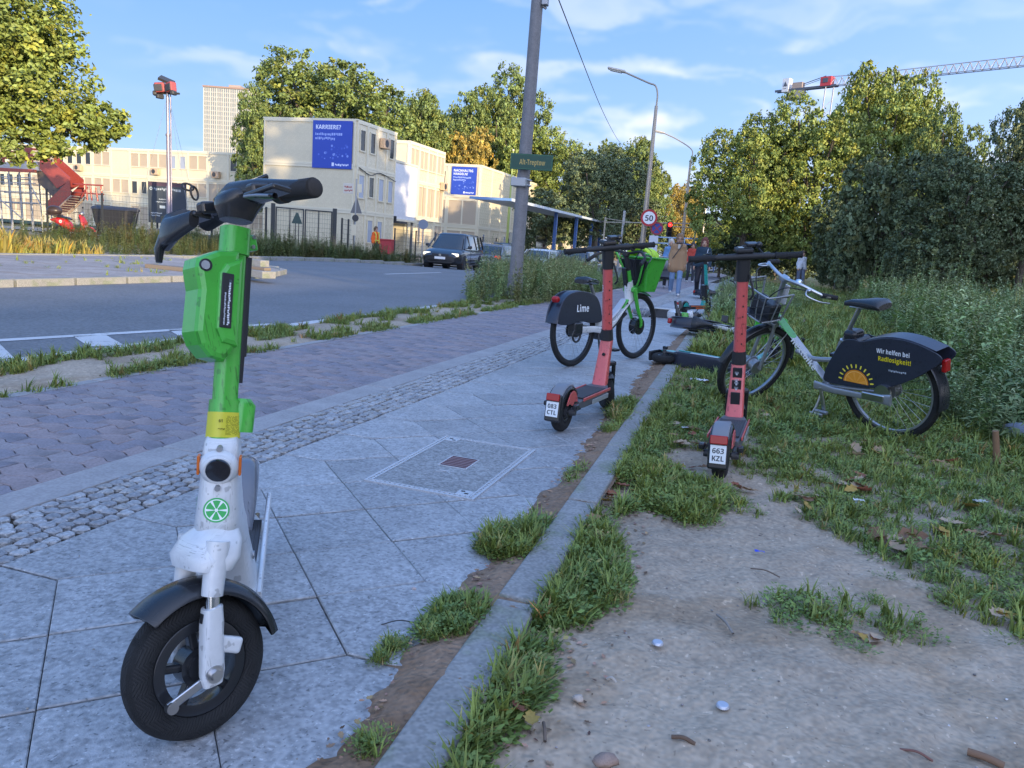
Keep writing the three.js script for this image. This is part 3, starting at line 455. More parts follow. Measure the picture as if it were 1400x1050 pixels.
// ---------- red site stairs with scaffold ----------
// outlines below are taken in a vertical plane square to the view axis at a set depth: a across, y up
const planeAt = (depth) => { const u = V(Math.cos(R(17.6)), 0, -Math.sin(R(17.6))), yaw = R(17.6), o = AT(700, 334, depth); return { q: (x, y) => { const p = AT(x, y, depth); return [p.clone().sub(o).dot(u), p.y]; }, place: (g, out = 0) => g.rotateY(yaw).translate(o.x + Math.sin(yaw) * out, 0, o.z + Math.cos(yaw) * out), u, o }; };
{
  const P = planeAt(43), st = thing('site_stairs', 'red steel site stairs with solid side panels and a grey landing', 'stairs', [0, 0, 0], 0), redM = std([0.30, 0.055, 0.045], 0.5, 0.1, { roughnessMap: scuffR }), brown = std([0.12, 0.10, 0.09], 0.7), tan = std([0.40, 0.30, 0.24], 0.6);
  const poly = (name, pts, t, out, mat) => mk(name, P.place(EX(pts.map((p) => P.q(...p)), t, 0.004), out), mat, st);
  const rail = (name, a, b, r, out, mat) => { const p = P.q(...a), q = P.q(...b); return P.place(CY([p[0], p[1], 0], [q[0], q[1], 0], r, r, 6), out); };
  for (const o of [0.65, -0.65]) poly('side_panel', [[72, 209], [110, 245], [110, 249], [91, 259], [71, 233]], 0.06, o, redM);
  poly('side_panel', [[110, 248], [110, 267], [84, 289], [74, 289], [74, 279]], 0.06, 0.72, redM); poly('side_panel', [[110, 248], [110, 267], [84, 289], [74, 289], [74, 279]], 0.06, -0.6, redM);
  poly('flight_underside', [[65, 237], [72, 236], [94, 262], [84, 271], [65, 251]], 1.2, 0, brown);
  for (let k = 0; k < 9; k++) { const [x, y] = P.q(108 - k * 3.5, 269 + k * 3); mk('tread', P.place(B(0.3, 0.05, 1.2, x, y, 0), 0.06), tan, st); }
  mk('stringer', [rail('', [111, 269], [84, 292], 0.05, 0.8), rail('', [111, 269], [84, 292], 0.05, -0.65)], tan, st);
  poly('landing', [[10, 225], [70, 224], [71, 236], [10, 234]], 1.6, 0, M.galv); poly('landing_beam', [[-5, 231], [68, 235], [68, 239], [-5, 236]], 0.2, 0.9, redM);
  mk('landing_rail', [[[24, 202], [64, 205]], [[24, 211], [64, 213]], [[24, 219], [64, 221]], [[25, 200], [25, 225]], [[35, 200], [35, 225]], [[48, 202], [48, 226]], [[63, 203], [63, 226]], [[50, 206], [62, 222]]].map(([a, b]) => rail('', a, b, 0.07, 0.8)), redM, st);
  mk('landing_rail', [[[24, 202], [64, 205]], [[24, 213], [64, 214]], [[30, 200], [30, 225]], [[56, 200], [56, 225]]].map(([a, b]) => rail('', a, b, 0.06, -0.7)), redM, st);
  poly('landing_screen', [[24, 203], [46, 204], [46, 223], [24, 222]], 0.03, -0.4, redM);
  mk('walkway_rail', [[[110, 253], [151, 255]], [[110, 264], [151, 267]], [[128, 254], [128, 275]], [[141, 258], [142, 276]], [[148, 256], [149, 276]], [[120, 271], [130, 257]], [[134, 256], [134, 275]]].map(([a, b]) => rail('', a, b, 0.045, 0.5)), redM, st);
  const sc = thing('scaffold', 'grey tube scaffold under the landing of the red stairs', 'scaffold', [0, 0, 0], 0), tubes = [];
  for (const o of [-0.8, 0.9]) { for (const x of [3, 18, 32, 46, 60]) tubes.push(rail('', [x, 236], [x - 3, 322], 0.035, o)); for (const y of [243, 250, 262, 276]) tubes.push(rail('', [-5, y], [66, y + 3], 0.03, o)); }
  for (const tb of tubes) mk('scaffold_tube', tb, M.galv, sc);
  mk('brace', [rail('', [58, 250], [72, 285], 0.03, 0.95), rail('', [4, 262], [44, 300], 0.03, 0.95)], M.galv, sc);
}
// ---------- waste container, red box, signs on the far side ----------
{
  const c = C(158, 38), d = thing('waste_container', 'large dark grey wheeled waste container behind the moped', 'waste container', [c.x, 0.05, c.z], R(10)), dm = std([0.03, 0.032, 0.04], 0.5);
  mk('bin_body', loft([ringSE([0, 0.25, 0], [1, 0, 0], [0, 0, 1], 0.78, 0.42, 8, 28), ringSE([0, 0.7, 0], [1, 0, 0], [0, 0, 1], 0.9, 0.5, 8, 28), ringSE([0, 1.25, 0], [1, 0, 0], [0, 0, 1], 0.98, 0.55, 8, 28)]), dm, d);
  mk('lid', loft([ringSE([0, 1.25, 0], [1, 0, 0], [0, 0, 1], 1.03, 0.6, 8, 28), ringSE([0, 1.36, -0.05], [1, 0, 0], [0, 0, 1], 1.02, 0.55, 8, 28), ringSE([0, 1.43, -0.1], [1, 0, 0], [0, 0, 1], 0.9, 0.4, 8, 28)]), std([0.035, 0.036, 0.045], 0.4), d);
  for (const [x, z] of [[-0.65, 0.35], [0.65, 0.35], [-0.65, -0.35], [0.65, -0.35]]) mk('wheel', put(new THREE.CylinderGeometry(0.12, 0.12, 0.06, 16), x, 0.12, z, Math.PI / 2), M.rubber, d);
  for (const x of [-1.02, 1.02]) mk('lifting_pin', CY([x - 0.08, 1.15, 0], [x + 0.08, 1.15, 0], 0.04), dm, d);
  const e = C(529, 45), rb = thing('red_box', 'red grit box at the foot of the fence by the white container', 'box', [e.x, drop(e.x, e.z) + 0.03, e.z], R(12));
  mk('box_body', RB(0.75, 0.8, 0.6, 0.03, 0, 0.75, 0), std([0.42, 0.04, 0.05], 0.45), rb); mk('lid', RB(0.79, 0.1, 0.64, 0.03, 0, 1.2, 0), std([0.38, 0.035, 0.04], 0.45), rb); mk('stand', B(0.7, 0.36, 0.5, 0, 0.18, 0), M.grey, rb);
  // sign post with two white plates
  const s0 = C(485, 39.5), sp = thing('sign_post', 'grey post with white plates and a warning triangle beside the site gate', 'road sign', [s0.x, drop(s0.x, s0.z), s0.z], R(14));
  mk('post', CY([0, 0, 0], [0, 4.05, 0], 0.04), M.galv, sp);
  mk('direction_plate', RB(0.52, 0.5, 0.03, 0.01, -0.4, 3.55, 0.05), std([0.62, 0.58, 0.52], 0.5), sp); mk('plate_print', PL(0.5, 0.48, -0.4, 3.55, 0.067), clearPrint(0.5, 0.48, 200, (k, W, H) => { bars(k, W * 0.12, H * 0.25, W * 0.7, H * 0.18, 4, '#a33028'); bars(k, W * 0.12, H * 0.6, W * 0.72, H * 0.18, 6, '#a33028'); }), sp, null, true);
  mk('direction_plate', RB(0.26, 0.42, 0.03, 0.01, 0.14, 3.6, -0.05), M.creamtrim, sp);
  mk('warning_triangle', EX([[-0.3, 0], [0.3, 0], [0, 0.85]], 0.02, 0.003, 0.02, 2.35, -0.06), M.grey, sp);
  mk('round_mirror', put(new THREE.CylinderGeometry(0.17, 0.17, 0.03, 24), 0.02, 2.1, 0.05, Math.PI / 2), M.darkgrey, sp);
  mk('small_plate', B(0.24, 0.55, 0.02, -0.05, 1.5, 0.05), M.creamtrim, sp);
  const s1 = C(578, 47), rs = thing('sign_post', 'round traffic sign seen from behind on its grey post near the van', 'road sign', [s1.x, drop(s1.x, s1.z), s1.z], R(14));
  mk('post', CY([0, 0, 0], [0, 2.5, 0], 0.035), M.galv, rs); mk('sign_disc', put(new THREE.CylinderGeometry(0.3, 0.3, 0.02, 28), 0, 2.35, 0.05, Math.PI / 2), std([0.2, 0.24, 0.32], 0.5, 0.4), rs);
  const s2 = C(406, 45), ts = thing('sign_post', 'dark triangular sign on two thin poles seen through the site gate', 'road sign', [s2.x, drop(s2.x, s2.z), s2.z], R(16));
  for (const x of [-0.1, 0.1]) mk('post', CY([x, 0, 0], [x, 1.95, 0], 0.025), M.fence, ts); mk('sign_plate', EX([[-0.32, 0], [0.32, 0], [0.06, 0.62], [-0.06, 0.62]], 0.03, 0.003, 0, 1.75, 0.03), std([0.05, 0.09, 0.08], 0.6), ts);
}
// ---------- mast with street name sign, lamps, bus shelter, signals ----------
M.pole = std(0xffffff, 0.6, 0.1, { map: dtex(256, (u, v) => { const s = 0.20 + 0.08 * (oct(0, u, v, 6, 5) - 0.5) + 0.05 * (PN[1](u, v, 60) - 0.5); return [s, s * 0.98, s * 1.02]; }, 0.8) });
{
  const p = thing('mast', 'thick grey tram mast rising out of the shrubbery with the green street name sign', 'mast', C(708, 15.4), R(3));
  mk('mast_shaft', CY([0, -0.1, 0], [0.06, 9.5, 0], 0.135, 0.1, 28), M.pole, p); mk('collar', CY([0, 0, 0], [0, 0.5, 0], 0.16, 0.155, 28), M.pole, p);
  const cl = mk('clamp_box', RB(0.31, 0.17, 0.36, 0.02, -0.03, 2.28, 0.03), M.galv, p); mk('clamp_strap', [TO(0.16, 0.012, 0, 0, 0).rotateX(Math.PI / 2).translate(0.02, 2.33, 0), TO(0.16, 0.012, 0, 0, 0).rotateX(Math.PI / 2).translate(0.02, 2.23, 0)], M.steel, cl);
  mk('cable_bracket', [RB(0.12, 0.42, 0.14, 0.02, 0.2, 5.75, 0.03), CY([0.05, 5.9, 0], [0.3, 5.95, 0], 0.03), CY([0.05, 5.6, 0], [0.22, 5.5, 0], 0.025)], M.dullsteel, p);
  const s = thing('street_sign', 'dark green street name sign reading Alt-Treptow clamped to the mast', 'street sign', C(719, 15.15), R(10));
  mk('sign_plate', RB(0.83, 0.3, 0.025, 0.012, -0.01, 2.66, 0), std([0.02, 0.075, 0.06], 0.4), s);
  mk('sign_print', PL(0.82, 0.29, -0.01, 2.66, 0.0145), print(0.82, 0.29, 500, (k, W, H) => { k.fillStyle = '#1d4a3d'; k.fillRect(0, 0, W, H); k.strokeStyle = '#2f6a4a'; k.lineWidth = 4; k.strokeRect(6, 6, W - 12, H - 12); k.save(); k.translate(W * 0.52, H * 0.52); k.scale(0.8, 1.25); txt(k, 'Alt-Treptow', 0, 0, H * 0.38, '#b39a55', 'bold'); k.restore(); }), s, null, true);
  mk('sign_clamp', [B(0.06, 0.2, 0.12, -0.12, 2.66, -0.07)], M.steel, s);
  const far = AT(850, 198, 62); const wire = thing('overhead_cable', 'thin cable sagging from the mast towards the far trees', 'cable', [0, 0, 0], 0), a = C(708, 15.4).add(V(0.3, 5.95, 0));
  mk('cable', TB([a, a.clone().lerp(far, 0.35).add(V(0, -0.35, 0)), a.clone().lerp(far, 0.7).add(V(0, -0.3, 0)), far], 0.012, 40, 6), M.darkgrey, wire);
}
function streetLamp(label, pos, H, arm, rise, bent = true) {
  const t = thing('street_lamp', label, 'street lamp', pos, 0, 'lamps along the path'), pm = std([0.36, 0.31, 0.26], 0.5, 0.3, { roughnessMap: scuffR });
  mk('lamp_post', [CY([0, -0.05, 0], [0, H * 0.42, 0], 0.12, 0.1, 18), CY([0, H * 0.42, 0], [0, H - 0.8, 0], 0.095, 0.065, 18)], pm, t);
  mk('arm', TB(bent ? [[0, H - 0.85, 0], [0, H - 0.35, 0], [-0.12, H - 0.02, 0], [-0.4, H + 0.08, 0], [-arm, H + rise, 0]] : [[0, H - 0.85, 0], [0, H - 0.2, 0], [-arm * 0.5, H + rise * 0.5, 0], [-arm, H + rise, 0]], 0.035, 24, 10), pm, t);
  const h = mk('lamp_head', [RB(0.75, 0.1, 0.26, 0.045, -arm - 0.3, H + rise + 0.07, 0, 0, 0, -0.2)], std([0.5, 0.46, 0.4], 0.4), t); mk('lens', RB(0.5, 0.05, 0.2, 0.02, -arm - 0.33, H + rise + 0.02, 0, 0, 0, -0.2), std([0.6, 0.6, 0.58], 0.2), h);
  return t;
}
streetLamp('tall curved street lamp standing behind the speed limit sign', C(877, 32, 0), 7.75, 1.45, 0.5);
streetLamp('second street lamp, shorter in view, behind the speed limit lamp', C(930, 50, 0), 7.95, 1.9, 0.8, false);
streetLamp('slim farthest street lamp with crossed stays beside the sunlit trunk', C(957, 78, 0), 8.1, 1.6, 0.4);
{
  const c = C(879.5, 31.6), t = thing('speed_limit_sign', 'round red-rimmed speed limit sign reading 50 on the lamp post', 'road sign', [c.x, 0, c.z], R(4));
  mk('sign_disc', put(new THREE.CylinderGeometry(0.34, 0.34, 0.02, 40), 0.1, 2.52, 0.15, Math.PI / 2), M.grey, t);
  mk('sign_print', put(new THREE.CircleGeometry(0.335, 40), 0.1, 2.52, 0.1615), print(0.67, 0.67, 300, (k, W) => { k.fillStyle = '#b02028'; k.fillRect(0, 0, W, W); k.fillStyle = '#e4e6ea'; k.beginPath(); k.arc(W / 2, W / 2, W * 0.375, 0, 7); k.fill(); txt(k, '50', W / 2, W * 0.52, W * 0.46, '#15161c'); }), t, null, true);
  mk('bracket', B(0.1, 0.3, 0.14, 0.1, 2.52, 0.07), M.galv, t);
  const u = thing('no_stopping_sign', 'small round blue no-stopping sign with white plates under the speed limit sign', 'road sign', [c.x, 0, c.z], R(4));
  mk('sign_disc', put(new THREE.CylinderGeometry(0.26, 0.26, 0.02, 36), 0.45, 2.12, 0.06, Math.PI / 2), M.grey, u);
  mk('sign_print', put(new THREE.CircleGeometry(0.256, 36), 0.45, 2.12, 0.0715), print(0.5, 0.5, 300, (k, W) => { k.fillStyle = '#93263a'; k.fillRect(0, 0, W, W); k.fillStyle = '#2a3f8f'; k.beginPath(); k.arc(W / 2, W / 2, W * 0.38, 0, 7); k.fill(); k.strokeStyle = '#93263a'; k.lineWidth = W * 0.09; k.beginPath(); k.moveTo(W * 0.22, W * 0.22); k.lineTo(W * 0.78, W * 0.78); k.moveTo(W * 0.78, W * 0.22); k.lineTo(W * 0.22, W * 0.78); k.stroke(); }), u, null, true);
  for (const y of [1.68, 1.3]) mk('plate', RB(0.36, 0.3, 0.02, 0.01, 0.36, y, 0.06), std([0.55, 0.58, 0.66], 0.5), u); mk('bracket', CY([0.3, 1.1, 0.03], [0.4, 2.4, 0.03], 0.025), M.galv, u);
}
{ // bus shelter with blue posts
  const t = thing('bus_shelter', 'long bus shelter with a pale flat roof on blue posts beyond the cars', 'bus shelter', [0, 0, 0], 0), X = -15.2, zAt = (p) => { const d = ray(p, 334.5 + (p - 714) * 0.0734); return X * d.z / d.x; };
  const blue = std([0.05, 0.13, 0.36], 0.4), z0 = zAt(686), z1 = zAt(832), y0 = 3.62;
  mk('roof', [B(2.6, 0.1, z0 - z1, X - 0.9, y0, (z0 + z1) / 2), B(0.1, 0.17, z0 - z1, X + 0.42, y0, (z0 + z1) / 2)], std([0.5, 0.56, 0.62], 0.35), t); mk('roof_edge', B(2.62, 0.15, 0.1, X - 0.88, y0, z0 + 0.06), std([0.16, 0.3, 0.55], 0.35), t);
  for (const p of [703, 757, 785, 806, 818]) mk('shelter_post', B(0.22, y0 + 0.45, 0.22, X, y0 / 2 - 0.27, zAt(p)), blue, t);
  for (const p of [740, 772]) mk('glass_panel', B(0.03, 1.9, 3, X - 1.9, 0.9, zAt(p)), M.glassdark, t);
  const gp = C(693, 60), g = thing('flag_pole', 'slim yellow-green pole in front of the bright container block', 'pole', [gp.x, -0.5, gp.z], 0); mk('pole_shaft', [CY([0, 0, 0], [0, 5, 0], 0.10), CY([0, 5, 0], [0, 8.6, 0], 0.07, 0.05)], std([0.34, 0.42, 0.12], 0.5), g); mk('pole_cap', SP(0.08, 0, 8.62, 0), M.creamtrim, g);
  const P = planeAt(46), sg = thing('traffic_signal', 'traffic signal on a long cross arm showing red above the path', 'traffic light', [0, 0, 0], 0), arm = std([0.42, 0.38, 0.3], 0.5, 0.3), seg = (a, b, r) => { const p = P.q(...a), q = P.q(...b); return P.place(CY([p[0], p[1], 0], [q[0], q[1], 0], r, r, 8)); };
  mk('signal_post', [seg([827, 297], [824, 340], 0.05)], arm, sg); mk('signal_post', seg([950, 303], [946, 362], 0.05), arm, sg); mk('cross_arm', [seg([827, 304], [950, 306], 0.03), seg([827, 299], [862, 304], 0.02), seg([917, 310], [950, 311.5], 0.03)], arm, sg);
  const q = P.q(914, 309), hd = mk('signal_head', P.place(RB(0.3, 0.85, 0.26, 0.05, q[0], q[1] - 0.2, 0), 0.02), M.black, sg);
  const lampM = std([0.5, 0.02, 0.02], 0.4, 0, { emissive: col(1.0, 0.05, 0.04), emissiveIntensity: 1.0 }); mk('red_lamp', P.place(put(new THREE.CylinderGeometry(0.125, 0.125, 0.05, 24), q[0], q[1] + 0.06, 0.15, Math.PI / 2), 0.02), lampM, hd);
  for (const y of [-0.2, -0.46]) mk('unlit_lamp', P.place(put(new THREE.CylinderGeometry(0.11, 0.11, 0.04, 24), q[0], q[1] + y, 0.14, Math.PI / 2), 0.02), M.glassdark, hd);
  const rl = new THREE.PointLight(new THREE.Color(1, 0.08, 0.05), 0.4, 6); rl.name = 'signal_light'; const lp = P.place(new THREE.BufferGeometry().setAttribute('position', new THREE.Float32BufferAttribute([q[0], q[1] + 0.06, 0.24], 3)), 0.02).attributes.position; rl.position.set(lp.getX(0), lp.getY(0), lp.getZ(0)); rl.castShadow = true; scene.add(rl);
  const dp = P.q(859, 289), dq = thing('pole', 'short grey lamp pole behind the signal arm', 'pole', [0, 0, 0], 0); mk('pole_shaft', P.place(CY([dp[0], -0.2, 0], [dp[0] + 0.1, dp[1], 0], 0.07, 0.06), -3), M.galv, dq); mk('pole_cap', P.place(RB(0.16, 0.9, 0.16, 0.04, dp[0] + 0.1, dp[1] - 0.3, 0), -3), M.galv, dq);
  const P2 = planeAt(56), br = thing('blue_railing', 'long blue railing crossing behind the walkers', 'railing', [0, 0, 0], 0), bl = std([0.06, 0.14, 0.34], 0.5), seg2 = (a, b, r) => { const p = P2.q(...a), q2 = P2.q(...b); return P2.place(CY([p[0], p[1], 0], [q2[0], q2[1], 0], r, r, 8)); };
  mk('rail', seg2([893, 324], [1062, 332], 0.05), bl, br); mk('rail', seg2([893, 332], [1062, 340], 0.05), bl, br); for (let k = 0; k < 9; k++) mk('post', seg2([893 + k * 21, 324 + k], [892 + k * 21, 366 + k * 1.5], 0.04), bl, br);
}
// ---------- tower crane ----------
{
  const t = thing('tower_crane', 'tower crane with a red cab block and lattice jib above the park trees', 'crane', [0, 0, 0], 0), lat = std([0.42, 0.42, 0.46], 0.5, 0.3), redC = std([0.5, 0.05, 0.06], 0.45), dk = std([0.1, 0.11, 0.14], 0.5, 0.3);
  const tail = AT(1076, 119, 190), tip = AT(1470, 76, 148), at = (s) => tail.clone().lerp(tip, s), dir = tip.clone().sub(tail), L = dir.length(); dir.normalize(); const side = V(-dir.z, 0, dir.x).normalize(), up = side.clone().cross(dir).multiplyScalar(-1); if (up.y < 0) up.negate();
  const P = (s, a, b) => at(s).addScaledVector(side, a).addScaledVector(up, b), yaw = Math.atan2(-dir.z, dir.x), pitch = Math.asin(dir.y);
  const bx = (w, h, d, s, a, b) => put(new THREE.BoxGeometry(w, h, d), 0, 0, 0, 0, 0, pitch).rotateY(yaw).translate(...P(s, a, b).toArray());
  mk('counter_jib', [bx(15.5, 0.5, 0.3, 0.085, 0.6, -0.9), bx(15.5, 0.5, 0.3, 0.085, -0.6, -0.9)], dk, t);
  for (const s of [0.027, 0.062]) mk('counterweight', bx(2.1, 2.1, 1.4, s, 0, -2.1), std([0.3, 0.29, 0.27], 0.8), t);
  mk('winch', bx(2.6, 1.4, 1.4, 0.05, 0, 0), std([0.36, 0.28, 0.24], 0.6), t);
  const sp = mk('end_plate', bx(1.7, 3.2, 1.8, 0.0, 0, 0.3), std([0.66, 0.68, 0.72], 0.5), t);
  mk('end_emblem', [CY(P(-0.006, 1.0, -0.5), P(0.006, 1.0, -0.5), 0.05)], dk, sp); mk('end_emblem', put(EX([[-0.55, -0.5], [0.55, -0.5], [0, 0.6]], 0.05), 0, 0, 0).rotateY(yaw).translate(...P(0.0, 0.96, 0.5).toArray()), dk, sp);
  mk('cab_block', bx(2.6, 2.1, 1.8, 0.172, 0, 0.2), redC, t); mk('cab_window', bx(1.2, 1.0, 0.1, 0.172, 0.96, 0.4), dk, t);
  mk('stay_bar', [CY(P(0.03, 0, -0.3), P(0.165, 0, 1.6), 0.09), CY(P(0.06, 0, -0.3), P(0.165, 0, 1.2), 0.06)], dk, t);
  const n = 30, s0 = 0.19; for (const a of [-0.65, 0.65]) mk('jib_chord', CY(P(s0, a, -0.9), P(1, a, -0.9), 0.10), lat, t); mk('jib_chord', [CY(P(s0, 0, 1.3), P(0.3, 0, 1.0), 0.10), CY(P(0.3, 0, 1.0), P(1, 0, 1.0), 0.10)], lat, t);
  for (let k = 0; k < n; k++) { const a = lerp(s0, 1, k / n), b = lerp(s0, 1, (k + 0.5) / n), c = lerp(s0, 1, (k + 1) / n), dgs = []; for (const q of [-0.65, 0.65]) dgs.push(CY(P(a, q, -0.9), P(b, 0, 1.0), 0.07, 0.07, 6), CY(P(b, 0, 1.0), P(c, q, -0.9), 0.07, 0.07, 6)); dgs.push(CY(P(a, -0.65, -0.9), P(a, 0.65, -0.9), 0.05, 0.05, 6)); mk('jib_lattice', dgs, lat, t); }
  const c0 = at(0.185); const leg = []; for (const [x, z] of [[-0.9, -0.9], [0.9, -0.9], [0.9, 0.9], [-0.9, 0.9]]) leg.push(CY([c0.x + x, 0, c0.z + z], [c0.x + x, c0.y - 1.2, c0.z + z], 0.12, 0.12, 6)); for (let k = 0; k < 20; k++) leg.push(CY([c0.x - 0.9, k * 2, c0.z + 0.9], [c0.x + 0.9, k * 2 + 2, c0.z + 0.9], 0.07, 0.07, 6)); mk('crane_tower', leg, lat, t);
}
// ---------- trees ----------
M.bark = std(0xffffff, 0.9, 0, { map: dtex(256, (u, v) => { const s = 0.13 + 0.12 * (oct(0, u, v * 0.5, 10, 4) - 0.5); return [s * 1.1, s * 0.92, s * 0.75]; }, 0.7), bumpMap: dtex(256, (u, v) => oct(0, u, v * 0.5, 10, 4), 0.7, false), bumpScale: 0.03 });
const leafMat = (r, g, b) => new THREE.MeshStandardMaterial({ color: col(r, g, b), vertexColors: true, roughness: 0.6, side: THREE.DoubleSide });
M.leafGreen = leafMat(0.165, 0.225, 0.06); M.leafSunlit = leafMat(0.215, 0.275, 0.06); M.leafGold = leafMat(0.36, 0.28, 0.06); M.leafShaded = leafMat(0.13, 0.175, 0.085);  // yellow and gold tones carry evening sun in the colour, dark carries shade
function leafCloud(blobs, n, size, seed, perCluster = 22, spread = 0.11) {
  const r = mulberry(seed), pos = [], colr = [], idx = [], wts = blobs.map((b) => (b[3] * b[4] * b[5]) ** (2 / 3)), tot = wts.reduce((a, b) => a + b, 0), clusters = [];
  const gauss = () => (r() + r() + r() - 1.5) * 1.15, d = V(0, 0, 0), u = V(0, 0, 0), w = V(0, 0, 0), c = V(0, 0, 0);
  for (let k = 0; k < n / perCluster; k++) {
    let t = r() * tot, i = 0; while ((t -= wts[i]) > 0 && i < blobs.length - 1) i++;
    const [x, y, z, a, b, e] = blobs[i]; do d.set(r() * 2 - 1, r() * 2 - 1, r() * 2 - 1); while (d.lengthSq() > 1 || d.lengthSq() < 0.05); d.normalize();
    const rad = 0.45 + 0.6 * Math.sqrt(r()), cr = spread * (a + b + e) / 3 * (0.7 + 0.9 * r()); c.set(x + d.x * a * rad, y + d.y * b * rad, z + d.z * e * rad);
    if (c.y < 0.3) continue;
    clusters.push(c.clone()); const tint = 0.75 + 0.5 * r(), warm = Math.max(0, r() - 0.7) * 1.5, m = Math.round(perCluster * (0.6 + 0.8 * r()));
    for (let l = 0; l < m; l++) {
      const px_ = c.x + gauss() * cr, py = c.y + gauss() * cr * 0.72, pz = c.z + gauss() * cr, s = size * (0.6 + 0.8 * r());
      u.set(r() * 2 - 1, r() * 1.4 - 0.9, r() * 2 - 1).normalize(); w.set(d.x * 0.6 + r() * 2 - 1, d.y * 0.6 + r() * 1.6 - 0.2, d.z * 0.6 + r() * 2 - 1).cross(u).normalize();
      const o = pos.length / 3, f = 0.25 * s, nx = u.y * w.z - u.z * w.y, ny = u.z * w.x - u.x * w.z, nz = u.x * w.y - u.y * w.x;
      pos.push(px_ - u.x * s * 0.5, py - u.y * s * 0.5, pz - u.z * s * 0.5, px_ + w.x * s * 0.34 + nx * f, py + w.y * s * 0.34 + ny * f, pz + w.z * s * 0.34 + nz * f, px_ + u.x * s * 0.5, py + u.y * s * 0.5, pz + u.z * s * 0.5, px_ - w.x * s * 0.34 + nx * f, py - w.y * s * 0.34 + ny * f, pz - w.z * s * 0.34 + nz * f);
      idx.push(o, o + 1, o + 2, o, o + 2, o + 3);
      const q = tint * (0.8 + 0.4 * r()), cr_ = q * (1 + warm), cg = q * (1 + 0.35 * warm), cb = q * (1 - 0.3 * warm); for (let k4 = 0; k4 < 4; k4++) colr.push(cr_, cg, cb);
    }
  }
  const g = new THREE.BufferGeometry(); g.setAttribute('position', new THREE.Float32BufferAttribute(pos, 3)); g.setAttribute('color', new THREE.Float32BufferAttribute(colr, 3)); g.setIndex(idx); g.computeVertexNormals();
  g.setAttribute('uv', new THREE.BufferAttribute(new Float32Array(pos.length / 3 * 2), 2)); return { g, clusters };
}
function treeShape(blobs, trunkR, trunkTop, n, size, seed, per, spread, fit = true) {
  const { g, clusters } = leafCloud(blobs, n, size, seed, per, spread), r = mulberry(seed + 1), wood = [], trunk = [];
  const bend = V(ur(-0.3, 0.3, r), 0, ur(-0.3, 0.3, r)), tp = (t) => V(bend.x * t * t, trunkTop * t, bend.z * t * t), rg = (t, q) => ringSE(tp(t).toArray(), [1, 0, 0], [0, 0, 1], q, q, 2, 12);
  trunk.push(loft([rg(0, trunkR * 1.5), rg(0.05, trunkR * 1.12), rg(0.35, trunkR * 0.92), rg(0.7, trunkR * 0.7), rg(1, trunkR * 0.3)]));
  for (const b of blobs) { const t = clamp(0.35 + 0.5 * r() * (b[1] / trunkTop), 0.3, 0.95), a = tp(t), c = V(b[0], b[1] + b[4] * 0.2, b[2]), m = a.clone().lerp(c, 0.5).add(V(0, -0.08 * a.distanceTo(c), 0)); wood.push(TB([a, m, c], trunkR * 0.22, 8, 6)); }
  for (let k = 0; k < 26 && clusters.length; k++) { const c = clusters[Math.floor(r() * clusters.length)]; let b = blobs[0]; for (const q of blobs) if (c.distanceTo(V(q[0], q[1], q[2])) < c.distanceTo(V(b[0], b[1], b[2]))) b = q; const a = V(b[0], b[1] - b[4] * 0.1, b[2]); wood.push(TB([a, a.clone().lerp(c, 0.55).add(V(0, 0.1, 0)), c], trunkR * 0.085, 6, 5)); }
  const ys = []; for (let i = 1; i < g.attributes.position.count; i += 4) ys.push(g.attributes.position.getY(i)); ys.sort((p, q) => p - q); const ky = fit ? 10 / ys[Math.floor(ys.length * 0.992)] : 1;
  g.scale(1, ky, 1); return { crown: g, trunk: boxUV(join(trunk)).scale(1, ky, 1), limbs: boxUV(join(wood)).scale(1, ky, 1) };
}
function crownBlobs(seed, n, w, h, y0) { // n lobes filling a crown w wide (half), from y0 to h
  const r = mulberry(seed), o = [[0, lerp(y0, h, 0.5), 0, w * 0.6, (h - y0) * 0.36, w * 0.6]];
  for (let k = 0; k < n; k++) { const a = k * 2.4 + r(), t = (k + 0.5) / n, y = lerp(y0 + (h - y0) * 0.14, h - (h - y0) * 0.16, t), rr = w * (0.26 + 0.16 * r()), ring = w * 0.78 * Math.pow(Math.sin(Math.PI * clamp(0.22 + 0.62 * t)), 0.6) * (0.72 + 0.4 * r()); o.push([Math.cos(a) * ring, y, Math.sin(a) * ring, rr, rr * (0.75 + 0.3 * r()), rr]); }
  return o;
}
// crowns 10 m tall and about 4.5 m half-wide; scaled per tree
const TREES = [
  treeShape(crownBlobs(21, 16, 4.4, 10, 1.7), 0.26, 7.5, 42000, 0.185, 301, 26, 0.12), treeShape(crownBlobs(22, 18, 4.6, 10, 1.0), 0.30, 7.8, 44000, 0.185, 302, 26, 0.12),
  treeShape(crownBlobs(23, 14, 4.2, 10, 1.9), 0.24, 7.2, 40000, 0.19, 303, 26, 0.13), treeShape(crownBlobs(24, 14, 3.9, 10, 0.3), 0.22, 7.6, 26000, 0.24, 304, 24, 0.13),
  treeShape(crownBlobs(25, 14, 4.3, 10, 0.2), 0.22, 7.6, 13000, 0.36, 305, 20, 0.14),
];
function tree(label, kind, pos, h, w, mat, turn, group) {
  const t = thing('tree', label, 'tree', pos, turn, group), s = TREES[mat === M.leafShaded && (kind === 3 || group) ? 4 : kind]; t.scale.set(w / 4.5, h / 10, w / 4.5);
  shared('trunk', s.trunk, M.bark, t); shared('limbs', s.limbs, M.bark, t); tag(shared('crown', s.crown, mat, t), null, null, null, 'stuff'); return t;
}
const topH = (pxX, pyTop, depth) => { const c = C(pxX, depth), d = ray(pxX, pyTop); return 1.08 + d.y / Math.hypot(d.x, d.z) * Math.hypot(c.x, c.z); };
